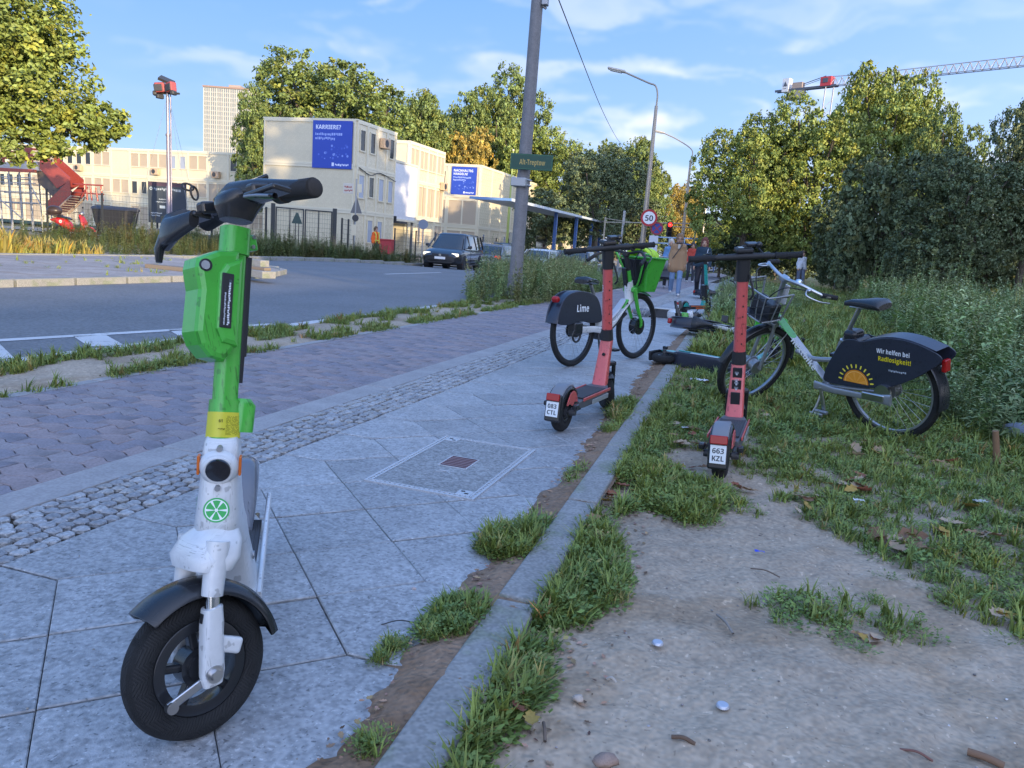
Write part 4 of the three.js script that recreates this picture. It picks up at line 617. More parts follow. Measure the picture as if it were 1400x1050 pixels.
const T = (label, kind, x, top, depth, halfpx, mat, turn, base = 0) => { const p = C(x, depth, base); return tree(label, kind, p, topH(x, top, depth) - base, halfpx * depth / FOC, mat, turn); };
const shrubGroup = 'dark shrubs under the park trees';
for (const [x, top, d, hp, k, m, l] of [[985, 316, 46, 34, 3, M.leafShaded, 'low dark shrub beside the far end of the path'], [1040, 312, 44, 36, 1, M.leafShaded, 'dark shrub under the sunlit park tree nearest the lamps'], [1100, 308, 46, 36, 3, M.leafShaded, 'dark shrub behind the leaning bicycle handlebar'], [1150, 302, 40, 40, 1, M.leafShaded, 'dark shrub between the bicycle handlebar and saddle'], [1205, 304, 38, 40, 3, M.leafShaded, 'dark shrub straight behind the bicycle saddle'], [1262, 300, 36, 44, 1, M.leafShaded, 'dark shrub right of the bicycle saddle'], [1320, 296, 34, 46, 3, M.leafShaded, 'dark shrub behind the tallest weeds'], [1385, 290, 33, 50, 1, M.leafShaded, 'dark shrub at the edge of the park'], [1180, 322, 32, 36, 1, M.leafShaded, 'lowest dark shrub in front of the shaded trees'], [1070, 326, 60, 50, 3, M.leafShaded, 'far dark shrub closing the view under the crowns'], [1000, 322, 70, 50, 1, M.leafShaded, 'far dark shrub beyond the end of the path']]) { const p = C(x, d); const t = tree(l, k, p, topH(x, top, d), hp * d / FOC, m, x * 0.37, shrubGroup); t.name = numbered('shrub'); t.userData.category = 'shrub'; }
{ // the large tree at the edge with boughs hanging over the red stairs
  const bl = [[0, 6.2, 0, 3.2, 2.4, 3.2], [2.4, 7.6, 0.4, 2.4, 1.9, 2.2], [-1.5, 8.3, 0, 2.6, 1.8, 2.4], [3.8, 5.6, 0.5, 1.9, 1.5, 1.8], [1.8, 4.6, 1.4, 1.9, 1.2, 1.7], [4.6, 3.9, 0.2, 1.3, 0.8, 1.2], [2.9, 3.3, 0.8, 1.5, 0.7, 1.3], [5.4, 4.5, -0.3, 1.1, 0.7, 1.0], [0.6, 3.0, 1.2, 1.4, 0.7, 1.2], [0.5, 9.6, 0, 1.6, 1.1, 1.5], [-2.8, 5.5, 0, 2, 1.8, 2], [3.4, 6.8, 1.0, 1.6, 1.0, 1.5]];
  const s = treeShape(bl, 0.32, 7.6, 62000, 0.17, 311, 26, 0.13, false), t = thing('tree', 'large sunlit tree whose yellow-green boughs hang over the red stairs', 'tree', C(-62, 29), R(17.6));
  shared('trunk', s.trunk, M.bark, t); shared('limbs', s.limbs, M.bark, t); tag(shared('crown', s.crown, M.leafSunlit, t), null, null, null, 'stuff');
}
T('broad domed tree rising behind the KARRIERE container block', 1, 446, 82, 75, 112, M.leafGreen, 0.5);
T('tree between the office tower and the KARRIERE container block', 0, 364, 124, 70, 50, M.leafGreen, 2.1);
T('rounded tree just right of the domed tree behind the containers', 2, 548, 128, 84, 60, M.leafGreen, 1.2);
T('dark green tree filling the gap behind the stepped-back container block', 1, 610, 140, 92, 62, M.leafGreen, 3.0);
T('tall tree with a flat ragged top behind the second blue banner', 0, 680, 106, 96, 66, M.leafGreen, 4.0);
T('golden tree low in front of the tall tree behind the second banner', 3, 634, 182, 84, 46, M.leafGold, 0.3);
T('yellow-green tree beside the mast above the street name sign', 3, 702, 176, 88, 44, M.leafSunlit, 1.3);
T('tree to the right of the mast above the bus shelter roof', 0, 766, 184, 88, 54, M.leafSunlit, 2.6);
T('dark shaded tree behind the blue shelter posts', 1, 812, 204, 70, 64, M.leafShaded, 5.0);
T('rounded tree left of the speed limit lamp', 2, 842, 192, 92, 52, M.leafGreen, 0.9);
T('smaller tree directly behind the speed limit lamp', 1, 880, 226, 96, 36, M.leafGreen, 1.9);
T('dark low tree behind the parked cars', 3, 745, 262, 66, 46, M.leafShaded, 2.9); T('dark low tree under the signal arm', 3, 866, 276, 76, 44, M.leafShaded, 3.9);
T('small tree coloured sunlit gold between the two lamp posts', 2, 928, 254, 110, 30, M.leafGold, 2.2); T('dark distant tree closing the end of the street', 1, 925, 296, 125, 70, M.leafShaded, 0.7);
T('dark distant tree behind the blue railing', 1, 985, 300, 120, 60, M.leafShaded, 1.7);
T('sunlit park tree nearest the lamps on the park side', 0, 1012, 160, 41, 74, M.leafSunlit, 0.4);
T('sunlit park tree with dense round crown above the leaning bicycle', 1, 1096, 148, 42, 84, M.leafSunlit, 1.1);
T('tall park tree under the crane jib', 2, 1182, 98, 50, 80, M.leafSunlit, 2.0);
T('park tree with a sunlit shoulder right of the tall one', 0, 1262, 158, 46, 56, M.leafGreen, 3.3);
T('dark park tree in the shade below the tall one', 3, 1196, 214, 30, 62, M.leafShaded, 4.1); T('dark shaded park tree beside the weeds', 1, 1290, 206, 26, 84, M.leafShaded, 5.2);
T('dark shaded tree filling the edge of the park', 0, 1392, 130, 27, 70, M.leafShaded, 0.6); T('dark tall tree at the edge with its top against the sky', 2, 1436, 60, 34, 70, M.leafShaded, 1.5);
T('low dark tree between the sunlit trees and the shaded ones', 3, 1146, 268, 36, 44, M.leafShaded, 2.4); T('low dark tree behind the weeds by the bicycle saddle', 1, 1250, 286, 34, 60, M.leafShaded, 3.6);
T('dark low tree at the far end of the lawn', 3, 1060, 290, 52, 50, M.leafShaded, 4.4); T('low dark tree behind the tallest weeds', 1, 1345, 280, 31, 62, M.leafShaded, 0.2);
// unseen park trees and an added pavilion, placed to shade the foreground
for (const [lab, [x, z, h, w, k, t]] of ['tall spreading park tree nearest the added pavilion corner', 'tallest park tree in the row beyond the lawn', 'park tree third in the row beyond the lawn', 'mid-height park tree before the low end of the row', 'lowest rounded park tree at the far end of the row', 'broad park tree standing right beside the added pavilion', 'small park tree standing forward of the row'].map((l, i) => [l, [[21, -1, 17.5, 4.8, 4, 1], [22, -8, 17.4, 4.6, 4, 2], [19.5, -13, 14.5, 4.6, 2, 3], [20.5, -18.5, 8.8, 3.8, 3, 4], [24, -22, 7.2, 3.6, 1, 5], [26, 5, 12, 5, 1, 0.3], [15, -16.5, 7.4, 3.2, 3, 1.4]][i]]))
  tree(lab, k, V(x, 0, z), h, w, M.leafShaded, t, 'unseen park trees on the sunset side');
{
  const p = thing('shade_pavilion', 'unseen low pavilion added to shade the foreground', 'building', [26, 0, 27], 0), wm = std([0.4, 0.36, 0.3], 0.8);
  mk('wall', [B(6, 5.0, 50, 0, 2.5, 0)], wm, p); mk('roof', B(7, 0.3, 51, 0, 5.15, 0), std([0.2, 0.1, 0.08], 0.8), p);
  for (let k = 0; k < 12; k++) { const w = mk('window', [B(0.06, 0.08, 1.5, -3.03, 2.9, -22 + k * 4), B(0.06, 0.08, 1.5, -3.03, 1.3, -22 + k * 4)], M.creamtrim, p); mk('pane', B(0.04, 1.52, 1.4, -3.02, 2.1, -22 + k * 4), M.pane, w); }
}
// ---------- grass, weeds, litter ----------
function bladeTuft(n, h, w, seed, lean = 0.5) {
  const r = mulberry(seed), pos = [], idx = [], colr = [];
  for (let k = 0; k < n; k++) {
    const a = r() * 6.28, b = r() * 6.28, x = Math.cos(a) * w * r(), z = Math.sin(a) * w * r(), H = h * (0.5 + 0.7 * r()), l = H * lean * (0.4 + r()), dx = Math.cos(b), dz = Math.sin(b), ww = h * 0.055 * (0.7 + 0.6 * r()), o = pos.length / 3;
    pos.push(x - dz * ww, 0, z + dx * ww, x + dz * ww, 0, z - dx * ww, x + dx * l * 0.35 - dz * ww * 0.8, H * 0.6, z + dz * l * 0.35 + dx * ww * 0.8, x + dx * l * 0.35 + dz * ww * 0.8, H * 0.6, z + dz * l * 0.35 - dx * ww * 0.8, x + dx * l, H, z + dz * l);
    idx.push(o, o + 1, o + 3, o, o + 3, o + 2, o + 2, o + 3, o + 4); const q = 0.8 + 0.4 * r(), y = r() < 0.12 ? 1.6 : 1; for (let i = 0; i < 5; i++) colr.push(q * y, q * (y > 1 ? 1.15 : 1), q);
  }
  const g = new THREE.BufferGeometry(); g.setAttribute('position', new THREE.Float32BufferAttribute(pos, 3)); g.setAttribute('color', new THREE.Float32BufferAttribute(colr, 3)); g.setAttribute('uv', new THREE.BufferAttribute(new Float32Array(pos.length / 3 * 2), 2)); g.setIndex(idx); g.computeVertexNormals(); return g;
}
function herbTuft(n, h, w, ls, seed) { // stems with small oval leaves
  const r = mulberry(seed), bl = [], pos = [], idx = [], colr = [];
  for (let k = 0; k < n; k++) {
    const a = r() * 6.28, R0 = w * Math.sqrt(r()), y = h * (0.25 + 0.75 * r()) * (1 - 0.5 * R0 / w), x = Math.cos(a) * R0, z = Math.sin(a) * R0, s = ls * (0.6 + 0.7 * r());
    const u = V(Math.cos(a) + r() - 0.5, r() * 0.9 - 0.1, Math.sin(a) + r() - 0.5).normalize(), v = V(r() - 0.5, 0.9, r() - 0.5).cross(u).normalize(), o = pos.length / 3;
    pos.push(x, y, z, x + u.x * s * 0.5 + v.x * s * 0.3, y + u.y * s * 0.5 + v.y * s * 0.3, z + u.z * s * 0.5 + v.z * s * 0.3, x + u.x * s, y + u.y * s, z + u.z * s, x + u.x * s * 0.5 - v.x * s * 0.3, y + u.y * s * 0.5 - v.y * s * 0.3, z + u.z * s * 0.5 - v.z * s * 0.3); idx.push(o, o + 1, o + 2, o, o + 2, o + 3);
    const q = 0.75 + 0.5 * r(); for (let i = 0; i < 4; i++) colr.push(q, q, q);
    if (k % 3 === 0) { const o2 = pos.length / 3; pos.push(x * 0.3, 0, z * 0.3, x * 0.3 + 0.0018, 0, z * 0.3 + 0.0018, x, y, z); idx.push(o2, o2 + 1, o2 + 2); for (let i = 0; i < 3; i++) colr.push(1.1, 1, 1); }
  }
  const g = new THREE.BufferGeometry(); g.setAttribute('position', new THREE.Float32BufferAttribute(pos, 3)); g.setAttribute('color', new THREE.Float32BufferAttribute(colr, 3)); g.setAttribute('uv', new THREE.BufferAttribute(new Float32Array(pos.length / 3 * 2), 2)); g.setIndex(idx); g.computeVertexNormals(); return g;
}
function weedPlant(h, n, ls, spread, seed, bushy = 0.5) { // upright stalks set with narrow drooping leaves and a seed spike
  const r = mulberry(seed), pos = [], idx = [], colr = [], stem = (x, z, H, lx, lz) => { const o = pos.length / 3, w = 0.0035; for (const [t, k] of [[0, 1], [1, 0.3]]) for (let i = 0; i < 3; i++) { const a = i * 2.09; pos.push(x + lx * t * H + Math.cos(a) * w * k, t * H, z + lz * t * H + Math.sin(a) * w * k); colr.push(1.2, 1, 1.1); } for (let i = 0; i < 3; i++) { const j = (i + 1) % 3; idx.push(o + i, o + j, o + 3 + i, o + j, o + 3 + j, o + 3 + i); } };
  const ns = 3 + Math.floor(bushy * 5); const st = []; for (let k = 0; k < ns; k++) { const a = r() * 6.28, q = spread * Math.sqrt(r()) * 0.5, H = h * (0.55 + 0.45 * r()), lx = (r() - 0.5) * 0.45, lz = (r() - 0.5) * 0.45; st.push([Math.cos(a) * q, Math.sin(a) * q, H, lx, lz]); stem(...st[k]); }
  for (let k = 0; k < n; k++) {
    const [x0, z0, H, lx, lz] = st[Math.floor(r() * ns)], t = 0.08 + 0.92 * Math.pow(r(), 0.8), a = r() * 6.28, s = ls * (1.15 - 0.75 * t) * (0.6 + 0.7 * r()), c = V(x0 + lx * t * H, t * H, z0 + lz * t * H), out = 0.25 * ls * (1 - t);
    const u = V(Math.cos(a), 0.55 - 0.9 * r() + 0.5 * t, Math.sin(a)).normalize(), v = V(-Math.sin(a), 0.4 * (r() - 0.5), Math.cos(a)); c.addScaledVector(u, out); const o = pos.length / 3, w = s * 0.2;
    pos.push(c.x, c.y, c.z, c.x + u.x * s * 0.45 + v.x * w, c.y + u.y * s * 0.45 + 0.02 * s, c.z + u.z * s * 0.45 + v.z * w, c.x + u.x * s, c.y + u.y * s - 0.25 * s, c.z + u.z * s, c.x + u.x * s * 0.45 - v.x * w, c.y + u.y * s * 0.45 + 0.02 * s, c.z + u.z * s * 0.45 - v.z * w); idx.push(o, o + 1, o + 2, o, o + 2, o + 3); const q = 0.7 + 0.6 * r(), y = t > 0.85 ? 1.35 : 1; for (let i = 0; i < 4; i++) colr.push(q * y, q * (y > 1 ? 1.15 : 1), q * y);
  }
  const g = new THREE.BufferGeometry(); g.setAttribute('position', new THREE.Float32BufferAttribute(pos, 3)); g.setAttribute('color', new THREE.Float32BufferAttribute(colr, 3)); g.setAttribute('uv', new THREE.BufferAttribute(new Float32Array(pos.length / 3 * 2), 2)); g.setIndex(idx); g.computeVertexNormals(); return g;
}
const greens = (r, g, b) => new THREE.MeshStandardMaterial({ color: col(r, g, b), vertexColors: true, roughness: 0.65, side: THREE.DoubleSide });
M.grass = greens(0.175, 0.25, 0.055); M.herb = greens(0.15, 0.235, 0.055); M.weed = greens(0.27, 0.37, 0.15); M.dry = greens(0.32, 0.235, 0.12); M.sunlitgrass = greens(0.30, 0.26, 0.07);
function scatter(name, label, cat, geos, mat, spots) { // spots: [x, y, z, scale, tint]; one object of several instanced meshes
  const per = geos.map(() => []); spots.forEach((s) => per[Math.floor(rnd() * geos.length)].push(s));
  const t = thing(name, label, cat, [0, 0, 0], 0, null, 'stuff'), m = new THREE.Matrix4(), q = new THREE.Quaternion(), e = new THREE.Euler(), c = new THREE.Color();
  per.forEach((l, k) => { if (!l.length) return; const im = new THREE.InstancedMesh(geos[k], mat, l.length); im.name = name + '_mass'; l.forEach((s, i) => { m.compose(V(s[0], s[1], s[2]), q.setFromEuler(e.set(ur(-0.15, 0.15), ur(0, 6.28), ur(-0.15, 0.15))), V(s[3], s[3] * ur(0.75, 1.25), s[3])); im.setMatrixAt(i, m); im.setColorAt(i, c.setRGB(...s[4])); }); t.add(im); });
}
const gtint = (x, z) => { const d = fbm(x * 0.9 + 3, z * 0.9, 3), q = ur(0.8, 1.2), y = clamp(0.5 + d) * 0.5; return [q * (0.9 + 0.5 * y), q * (0.92 + 0.16 * y), q * (1 - 0.25 * y)]; };
const polyBox = (p) => [Math.min(...p.map((q) => q[0])), Math.max(...p.map((q) => q[0])), Math.min(...p.map((q) => q[1])), Math.max(...p.map((q) => q[1]))];
{
  const blades = [bladeTuft(16, 0.055, 0.03, 1, 0.8), bladeTuft(13, 0.075, 0.028, 2, 0.7), bladeTuft(18, 0.04, 0.035, 3, 1.0)], herbs = [herbTuft(30, 0.055, 0.05, 0.019, 4), herbTuft(26, 0.075, 0.045, 0.017, 5), herbTuft(36, 0.035, 0.06, 0.016, 6)];
  const a = [], b = [], put1 = (x, z, y, s, pb) => { (rnd() < pb ? a : b).push([x, y, z, s, rnd() < 0.07 ? [2.0 * ur(0.7, 1.1), 1.25 * ur(0.7, 1.1), 1.6] : gtint(x, z)]); };
  for (let k = 0; k < 52000; k++) { const z = -Math.pow(rnd(), 0.8) * 9, x = ur(-0.75, 4.5); if (!isGrass(x, z)) continue; const thin = n2(x * 2.6 + 9, z * 2.6); if (thin < -0.35 && rnd() < 0.75) continue; put1(x, z, parkH(x, z) - 0.004, ur(0.45, 1.0) * (z < -5 ? 1.35 : 1) * (thin > 0.3 ? 1.15 : 1), 0.5); }
  for (let k = 0; k < 16000; k++) { const z = -ur(0.9, 5.5), x = kerbX(z) + 0.13 + 0.5 * Math.pow(rnd(), 1.5); if (!inPoly(GRASS[0], x + 0.03 * n2(x * 9, z * 9), z) || BARE.some((p) => inPoly(p, x, z)) || n2(x * 3.1, z * 2.3) < -0.5) continue; put1(x, z, parkH(x, z) - 0.004, ur(0.55, 1.2), 0.45); }
  for (let k = 0; k < 22000; k++) { const z = -8.5 - 32 * Math.pow(rnd(), 1.5), x = ur(-0.9, 2 + -z * 0.55); if (x < kerbX(z) + 0.2) continue; put1(x, z, parkH(x, z) - 0.01, ur(1.6, 3.2), 0.8); }
  // growth in the joints: beside the kerb, at the slab ends and along the verge
  const patch = (x, y, rx, ry, n, s, dry) => { const c = G(x, y), d = G(x + rx, y), e = G(x, y + ry); for (let k = 0; k < n; k++) { const t = rnd() * 6.28, q = Math.sqrt(rnd()); const X = c.x + (d.x - c.x) * Math.cos(t) * q + (e.x - c.x) * Math.sin(t) * q, Z = c.z + (d.z - c.z) * Math.cos(t) * q + (e.z - c.z) * Math.sin(t) * q, kx = kerbX(Z); if (X > kx - 0.01 && X < kx + 0.15) continue; put1(X, Z, 0.0, s * ur(0.6, 1.3), 0.5); } };
  patch(700, 748, 38, 20, 330, 0.9); patch(735, 728, 26, 14, 160, 0.8); patch(672, 752, 16, 10, 60, 0.7); patch(632, 850, 40, 26, 330, 0.75); patch(600, 868, 26, 16, 140, 0.6); patch(540, 884, 14, 9, 26, 0.5); patch(520, 903, 10, 6, 18, 0.45); patch(862, 566, 28, 18, 420, 1.0); patch(845, 590, 18, 10, 160, 0.8); patch(792, 655, 18, 18, 90, 0.6); patch(515, 1030, 30, 22, 60, 0.6);
  for (let k = 0; k < 9000; k++) { const z = -ur(2.2, 16), x = ur(-5.02, -4.08), e1 = 0.16 + 0.12 * n2(z * 0.9, 1), e2 = 0.20 + 0.16 * n2(z * 0.7, 5), m = n2(x * 3, z * 1.1 + 20); if (!((x < -5.0 + e1 * 1.6 && n2(z * 0.55, 8) > -0.35) || (x > -4.1 - e2 && n2(z * 0.6, 3) > -0.4) || m > 0.62)) continue; put1(x, z, vergeH(x, z) - 0.004, ur(0.7, 1.4), 0.75); }
  for (let k = 0; k < 900; k++) { const z = -ur(4, 16), x = ur(-15, -10.5); if (n2(x * 0.8, z * 0.8) < 0.45) continue; put1(x, z, 0.06, ur(0.8, 1.6), 0.8); }
  scatter('grass', 'short green grass and clover of the park lawn, kerb joints and verge', 'grass', blades, M.grass, a); scatter('ground_cover', 'small leafy weeds creeping among the grass by the kerb', 'ground cover', herbs, M.herb, b);
  // taller weeds
  const tall = [weedPlant(0.75, 190, 0.115, 0.28, 31, 0.7), weedPlant(0.95, 210, 0.10, 0.22, 32, 0.4), weedPlant(0.6, 170, 0.11, 0.32, 33, 0.9), weedPlant(1.05, 220, 0.09, 0.2, 34, 0.5)], w = [];
  const W1 = px([[1292, 612], [1262, 520], [1238, 470], [1196, 438], [1150, 410], [1130, 392], [1400, 376], [1800, 400], [1800, 700], [1500, 660], [1400, 625]]), W2 = px([[975, 440], [985, 398], [1040, 384], [1120, 386], [1150, 402], [1085, 428], [1010, 446]]);
  for (const [p, n, s0, s1] of [[W1, 1700, 0.75, 1.45], [W2, 800, 0.45, 0.8]]) { const [x0, x1, z0, z1] = polyBox(p); let m = 0, q = 0; while (m < n && q++ < 60000) { const x = ur(x0, x1), z = ur(Math.max(z0, -26), z1); if (!inPoly(p, x + 0.2 * n2(x, z), z)) continue; const s = ur(s0, s1) * (0.8 + 0.35 * n2(x * 0.7, z * 0.7 + 4)), y = ur(0.55, 1.35); w.push([x, -0.01, z, s, [y * ur(0.9, 1.15), y, y * ur(0.85, 1.05)]]); m++; } }
  scatter('weeds', 'tall grey-green weeds standing in a thicket behind the leaning silver bicycle', 'weeds', tall, M.weed, w);
  const b2 = [], B1 = px([[638, 416], [700, 417], [768, 416], [800, 398], [812, 384], [770, 372], [690, 374], [652, 394]]); { const [x0, x1, z0, z1] = polyBox(B1); let m = 0; while (m < 700) { const x = ur(x0, x1), z = ur(z0, z1); if (!inPoly(B1, x, z)) continue; const y = ur(0.6, 1.1); b2.push([x, -0.02, z, ur(0.6, 1.1) * (1 - 0.25 * sst(-14, -12.6, z)), [y * ur(0.9, 1.3), y * ur(0.9, 1.05), y * 0.85]]); m++; } }
  for (let k = 0; k < 420; k++) { const z = -ur(15, 46), x = ur(-5.0, -4.15); b2.push([x, -0.02, z, ur(0.4, 0.9), [1, 1, 0.9]]); }
  scatter('shrubbery', 'dark green shrubbery of tall weeds round the foot of the grey mast', 'shrubbery', tall, M.weed, b2);
  // growth on the far verge, its sunlit stretch given gold in the grass colour
  const f = [], f2 = []; for (let k = 0; k < 1500; k++) { const z = ur(-34.5, -8), x = -16 - Math.pow(rnd(), 1.4) * 9; f.push([x, drop(x, z) + 0.03, z, ur(0.4, 0.9) * (z < -19.5 ? 1.3 : 0.75), [ur(0.8, 1.2), ur(0.85, 1.15), 0.9]]); }
  for (let k = 0; k < 260; k++) { const z = ur(-62, -42), x = ur(-19.8, -16.6); f.push([x, drop(x, z) + 0.03, z, ur(0.5, 1.1), [1, 1, 0.9]]); }
  for (let k = 0; k < 520; k++) { const z = -9 - 6.5 * Math.pow(rnd(), 1.2), x = -15.95 - Math.pow(rnd(), 1.6) * 6; f2.push([x, drop(x, z) + 0.03, z, ur(2.2, 5.5) * (z > -13 ? 1.5 : 1), [ur(0.8, 1.2), ur(0.8, 1.1), 0.9]]); }
  scatter('weeds', 'tall weeds on the far verge in front of the site fence', 'weeds', tall, greens(0.13, 0.16, 0.05), f); scatter('grass', 'grass coloured sunlit gold along the far kerb by the moped', 'grass', [bladeTuft(22, 0.075, 0.03, 8, 0.6)], M.sunlitgrass, f2);
}
// ---------- scooters and bicycles: local +x forward, y up, +z to the rider's right, rear or front tyre on y = 0 ----------
const paintM = (c, r = 0.32) => new THREE.MeshPhysicalMaterial({ color: col(...c), roughness: r, clearcoat: 0.5, clearcoatRoughness: 0.2, map: grime });
const limeGreen = paintM([0.075, 0.50, 0.055]), limeWhite = paintM([0.74, 0.76, 0.77]), coral = paintM([0.70, 0.12, 0.115], 0.4), teal = paintM([0.015, 0.36, 0.33]), navy = paintM([0.022, 0.028, 0.05], 0.45), silver = new THREE.MeshPhysicalMaterial({ color: col(0.42, 0.44, 0.47), metalness: 0.55, roughness: 0.33, clearcoat: 0.4, map: grime });
M.deckrubber = std([0.055, 0.057, 0.063], 0.8, 0, { bumpMap: dtex(64, (u, v) => ((v * 4) % 1 < 0.3 ? 0 : 1), 0.05, false), bumpScale: 0.003 });
M.plastic = std([0.022, 0.024, 0.028], 0.48, 0, { roughnessMap: scuffR }); M.softblack = std([0.018, 0.019, 0.022], 0.6);
const arcShell = (prof, a0, a1, cx, cy, seg = 28) => { // profile [radius, z] swept round the axle from angle a0 to a1 (0 = forward, counter-clockwise seen from the right)
  const rings = []; const p2 = [...prof, ...prof.slice().reverse().map(([r, z]) => [r - 0.004, z * 0.96])]; for (let i = 0; i <= seg; i++) { const t = R(lerp(a0, a1, i / seg)); rings.push(p2.map(([r, z]) => [cx + Math.cos(t) * r, cy + Math.sin(t) * r, z])); } const g = loft(rings); return norm(g);
};
const axleCyl = (r, w, x, y, z = 0, seg = 28, r2 = r) => CY([x, y, z - w / 2], [x, y, z + w / 2], r, r2, seg);
function wheel(t, x, y, Ro, tr, o = {}, S) { // tyre > rim > spokes
  const w = mk('wheel', [TO(Ro - tr, tr, x, y, 0, 14, 64)], o.tyre || M.tyre, t, S);
  const ri = Ro - 2 * tr + 0.006;
  if (o.spokes) {
    mk('rim', new THREE.LatheGeometry([[ri - 0.016, -0.010], [ri - 0.004, -0.013], [ri + 0.004, -0.012], [ri - 0.002, 0], [ri + 0.004, 0.012], [ri - 0.004, 0.013], [ri - 0.016, 0.010], [ri - 0.016, -0.010]].map(([a, b]) => new THREE.Vector2(a, b)), 64).rotateX(Math.PI / 2).translate(x, y, 0), o.rim || M.dullsteel, w);
    if (o.strip) mk('reflective_strip', [TO(ri + 0.012, 0.004, x, y, 0.015, 6, 64), TO(ri + 0.012, 0.004, x, y, -0.015, 6, 64)], o.strip, w);
    const sp = []; for (let k = 0; k < 28; k++) { const a = k / 28 * 2 * Math.PI, b = a + (k % 2 ? 0.6 : -0.6), s = k % 4 < 2 ? 1 : -1; sp.push(CY([x + Math.cos(b) * 0.03, y + Math.sin(b) * 0.03, s * 0.03], [x + Math.cos(a) * (ri - 0.01), y + Math.sin(a) * (ri - 0.01), 0], 0.0013, 0.0013, 5, true)); }
    tag(mk('spoke', sp, M.steel, w), null, null, null, 'stuff');
    mk('hub', [axleCyl(o.hub || 0.03, 0.075, x, y), axleCyl((o.hub || 0.03) + 0.012, 0.008, x, y, 0.034), axleCyl((o.hub || 0.03) + 0.012, 0.008, x, y, -0.034), axleCyl(0.008, 0.15, x, y)], o.hubMat || M.darkgrey, w);
  } else {
    const rim = [new THREE.LatheGeometry([[ri - 0.02, -tr * 0.75], [ri, -tr * 0.8], [ri + 0.006, -tr * 0.7], [ri - 0.01, 0], [ri + 0.006, tr * 0.7], [ri, tr * 0.8], [ri - 0.02, tr * 0.75], [ri - 0.02, -tr * 0.75]].map(([a, b]) => new THREE.Vector2(a, b)), 48).rotateX(Math.PI / 2).translate(x, y, 0)];
    if (!o.solid) for (let k = 0; k < 5; k++) { const a = k * 1.2566 + 0.3; rim.push(put(RB(ri - 0.02, 0.018, tr * 0.9, 0.006, (ri + 0.02) / 2, 0, 0), 0, 0, 0, 0, 0, a).translate(x, y, 0)); }
    mk('rim', rim, M.plastic, w); mk('hub', [axleCyl(o.solid ? ri - 0.004 : 0.042, tr * 1.5, x, y), axleCyl(0.03, tr * 2.1, x, y), axleCyl(0.011, tr * 3.0, x, y)], o.hubMat || M.darkgrey, w);
  }
  return w;
}
const steering = (ax, ay, rake, deg) => { const k = V(-Math.sin(R(rake)), Math.cos(R(rake)), 0); return new THREE.Matrix4().makeTranslation(ax, ay, 0).multiply(new THREE.Matrix4().makeRotationAxis(k, R(deg))).multiply(new THREE.Matrix4().makeTranslation(-ax, -ay, 0)); };
const alongAxis = (ax, ay, rake) => { const s = Math.sin(R(rake)), c = Math.cos(R(rake)); return (L, d = 0, z = 0) => [ax - s * L + c * d, ay + c * L + s * d, z]; };
const stand = (t, x, z, yaw, lean) => { t.position.set(x, 0, z); t.rotation.set(R(lean), R(yaw), 0); };
// a tube of constant section between axis stations, e.g. flattened stems
const stem = (a, L0, L1, hw0, hd0, hw1 = hw0, hd1 = hd0, e = 3, rake = 14, off = 0) => { const c = Math.cos(R(rake)), s = Math.sin(R(rake)), n = 5, r = []; for (let i = 0; i <= n; i++) { const k = i / n; r.push(ringSE(a(lerp(L0, L1, k), off), [c, s, 0], [0, 0, 1], lerp(hd0, hd1, k), lerp(hw0, hw1, k), e, 24)); } return loft(r); };
const grip = (a, L, d, z0, z1, r) => [CY(a(L, d, z0), a(L, d, z1), r, r * 0.97, 20), CY(a(L, d, z1), a(L, d, z1 + Math.sign(z1) * 0.006), r * 1.12, r * 1.05, 20), CY(a(L, d, z0 - Math.sign(z1) * 0.005), a(L, d, z0 + Math.sign(z1) * 0.004), r * 1.12, r * 1.12, 20)];

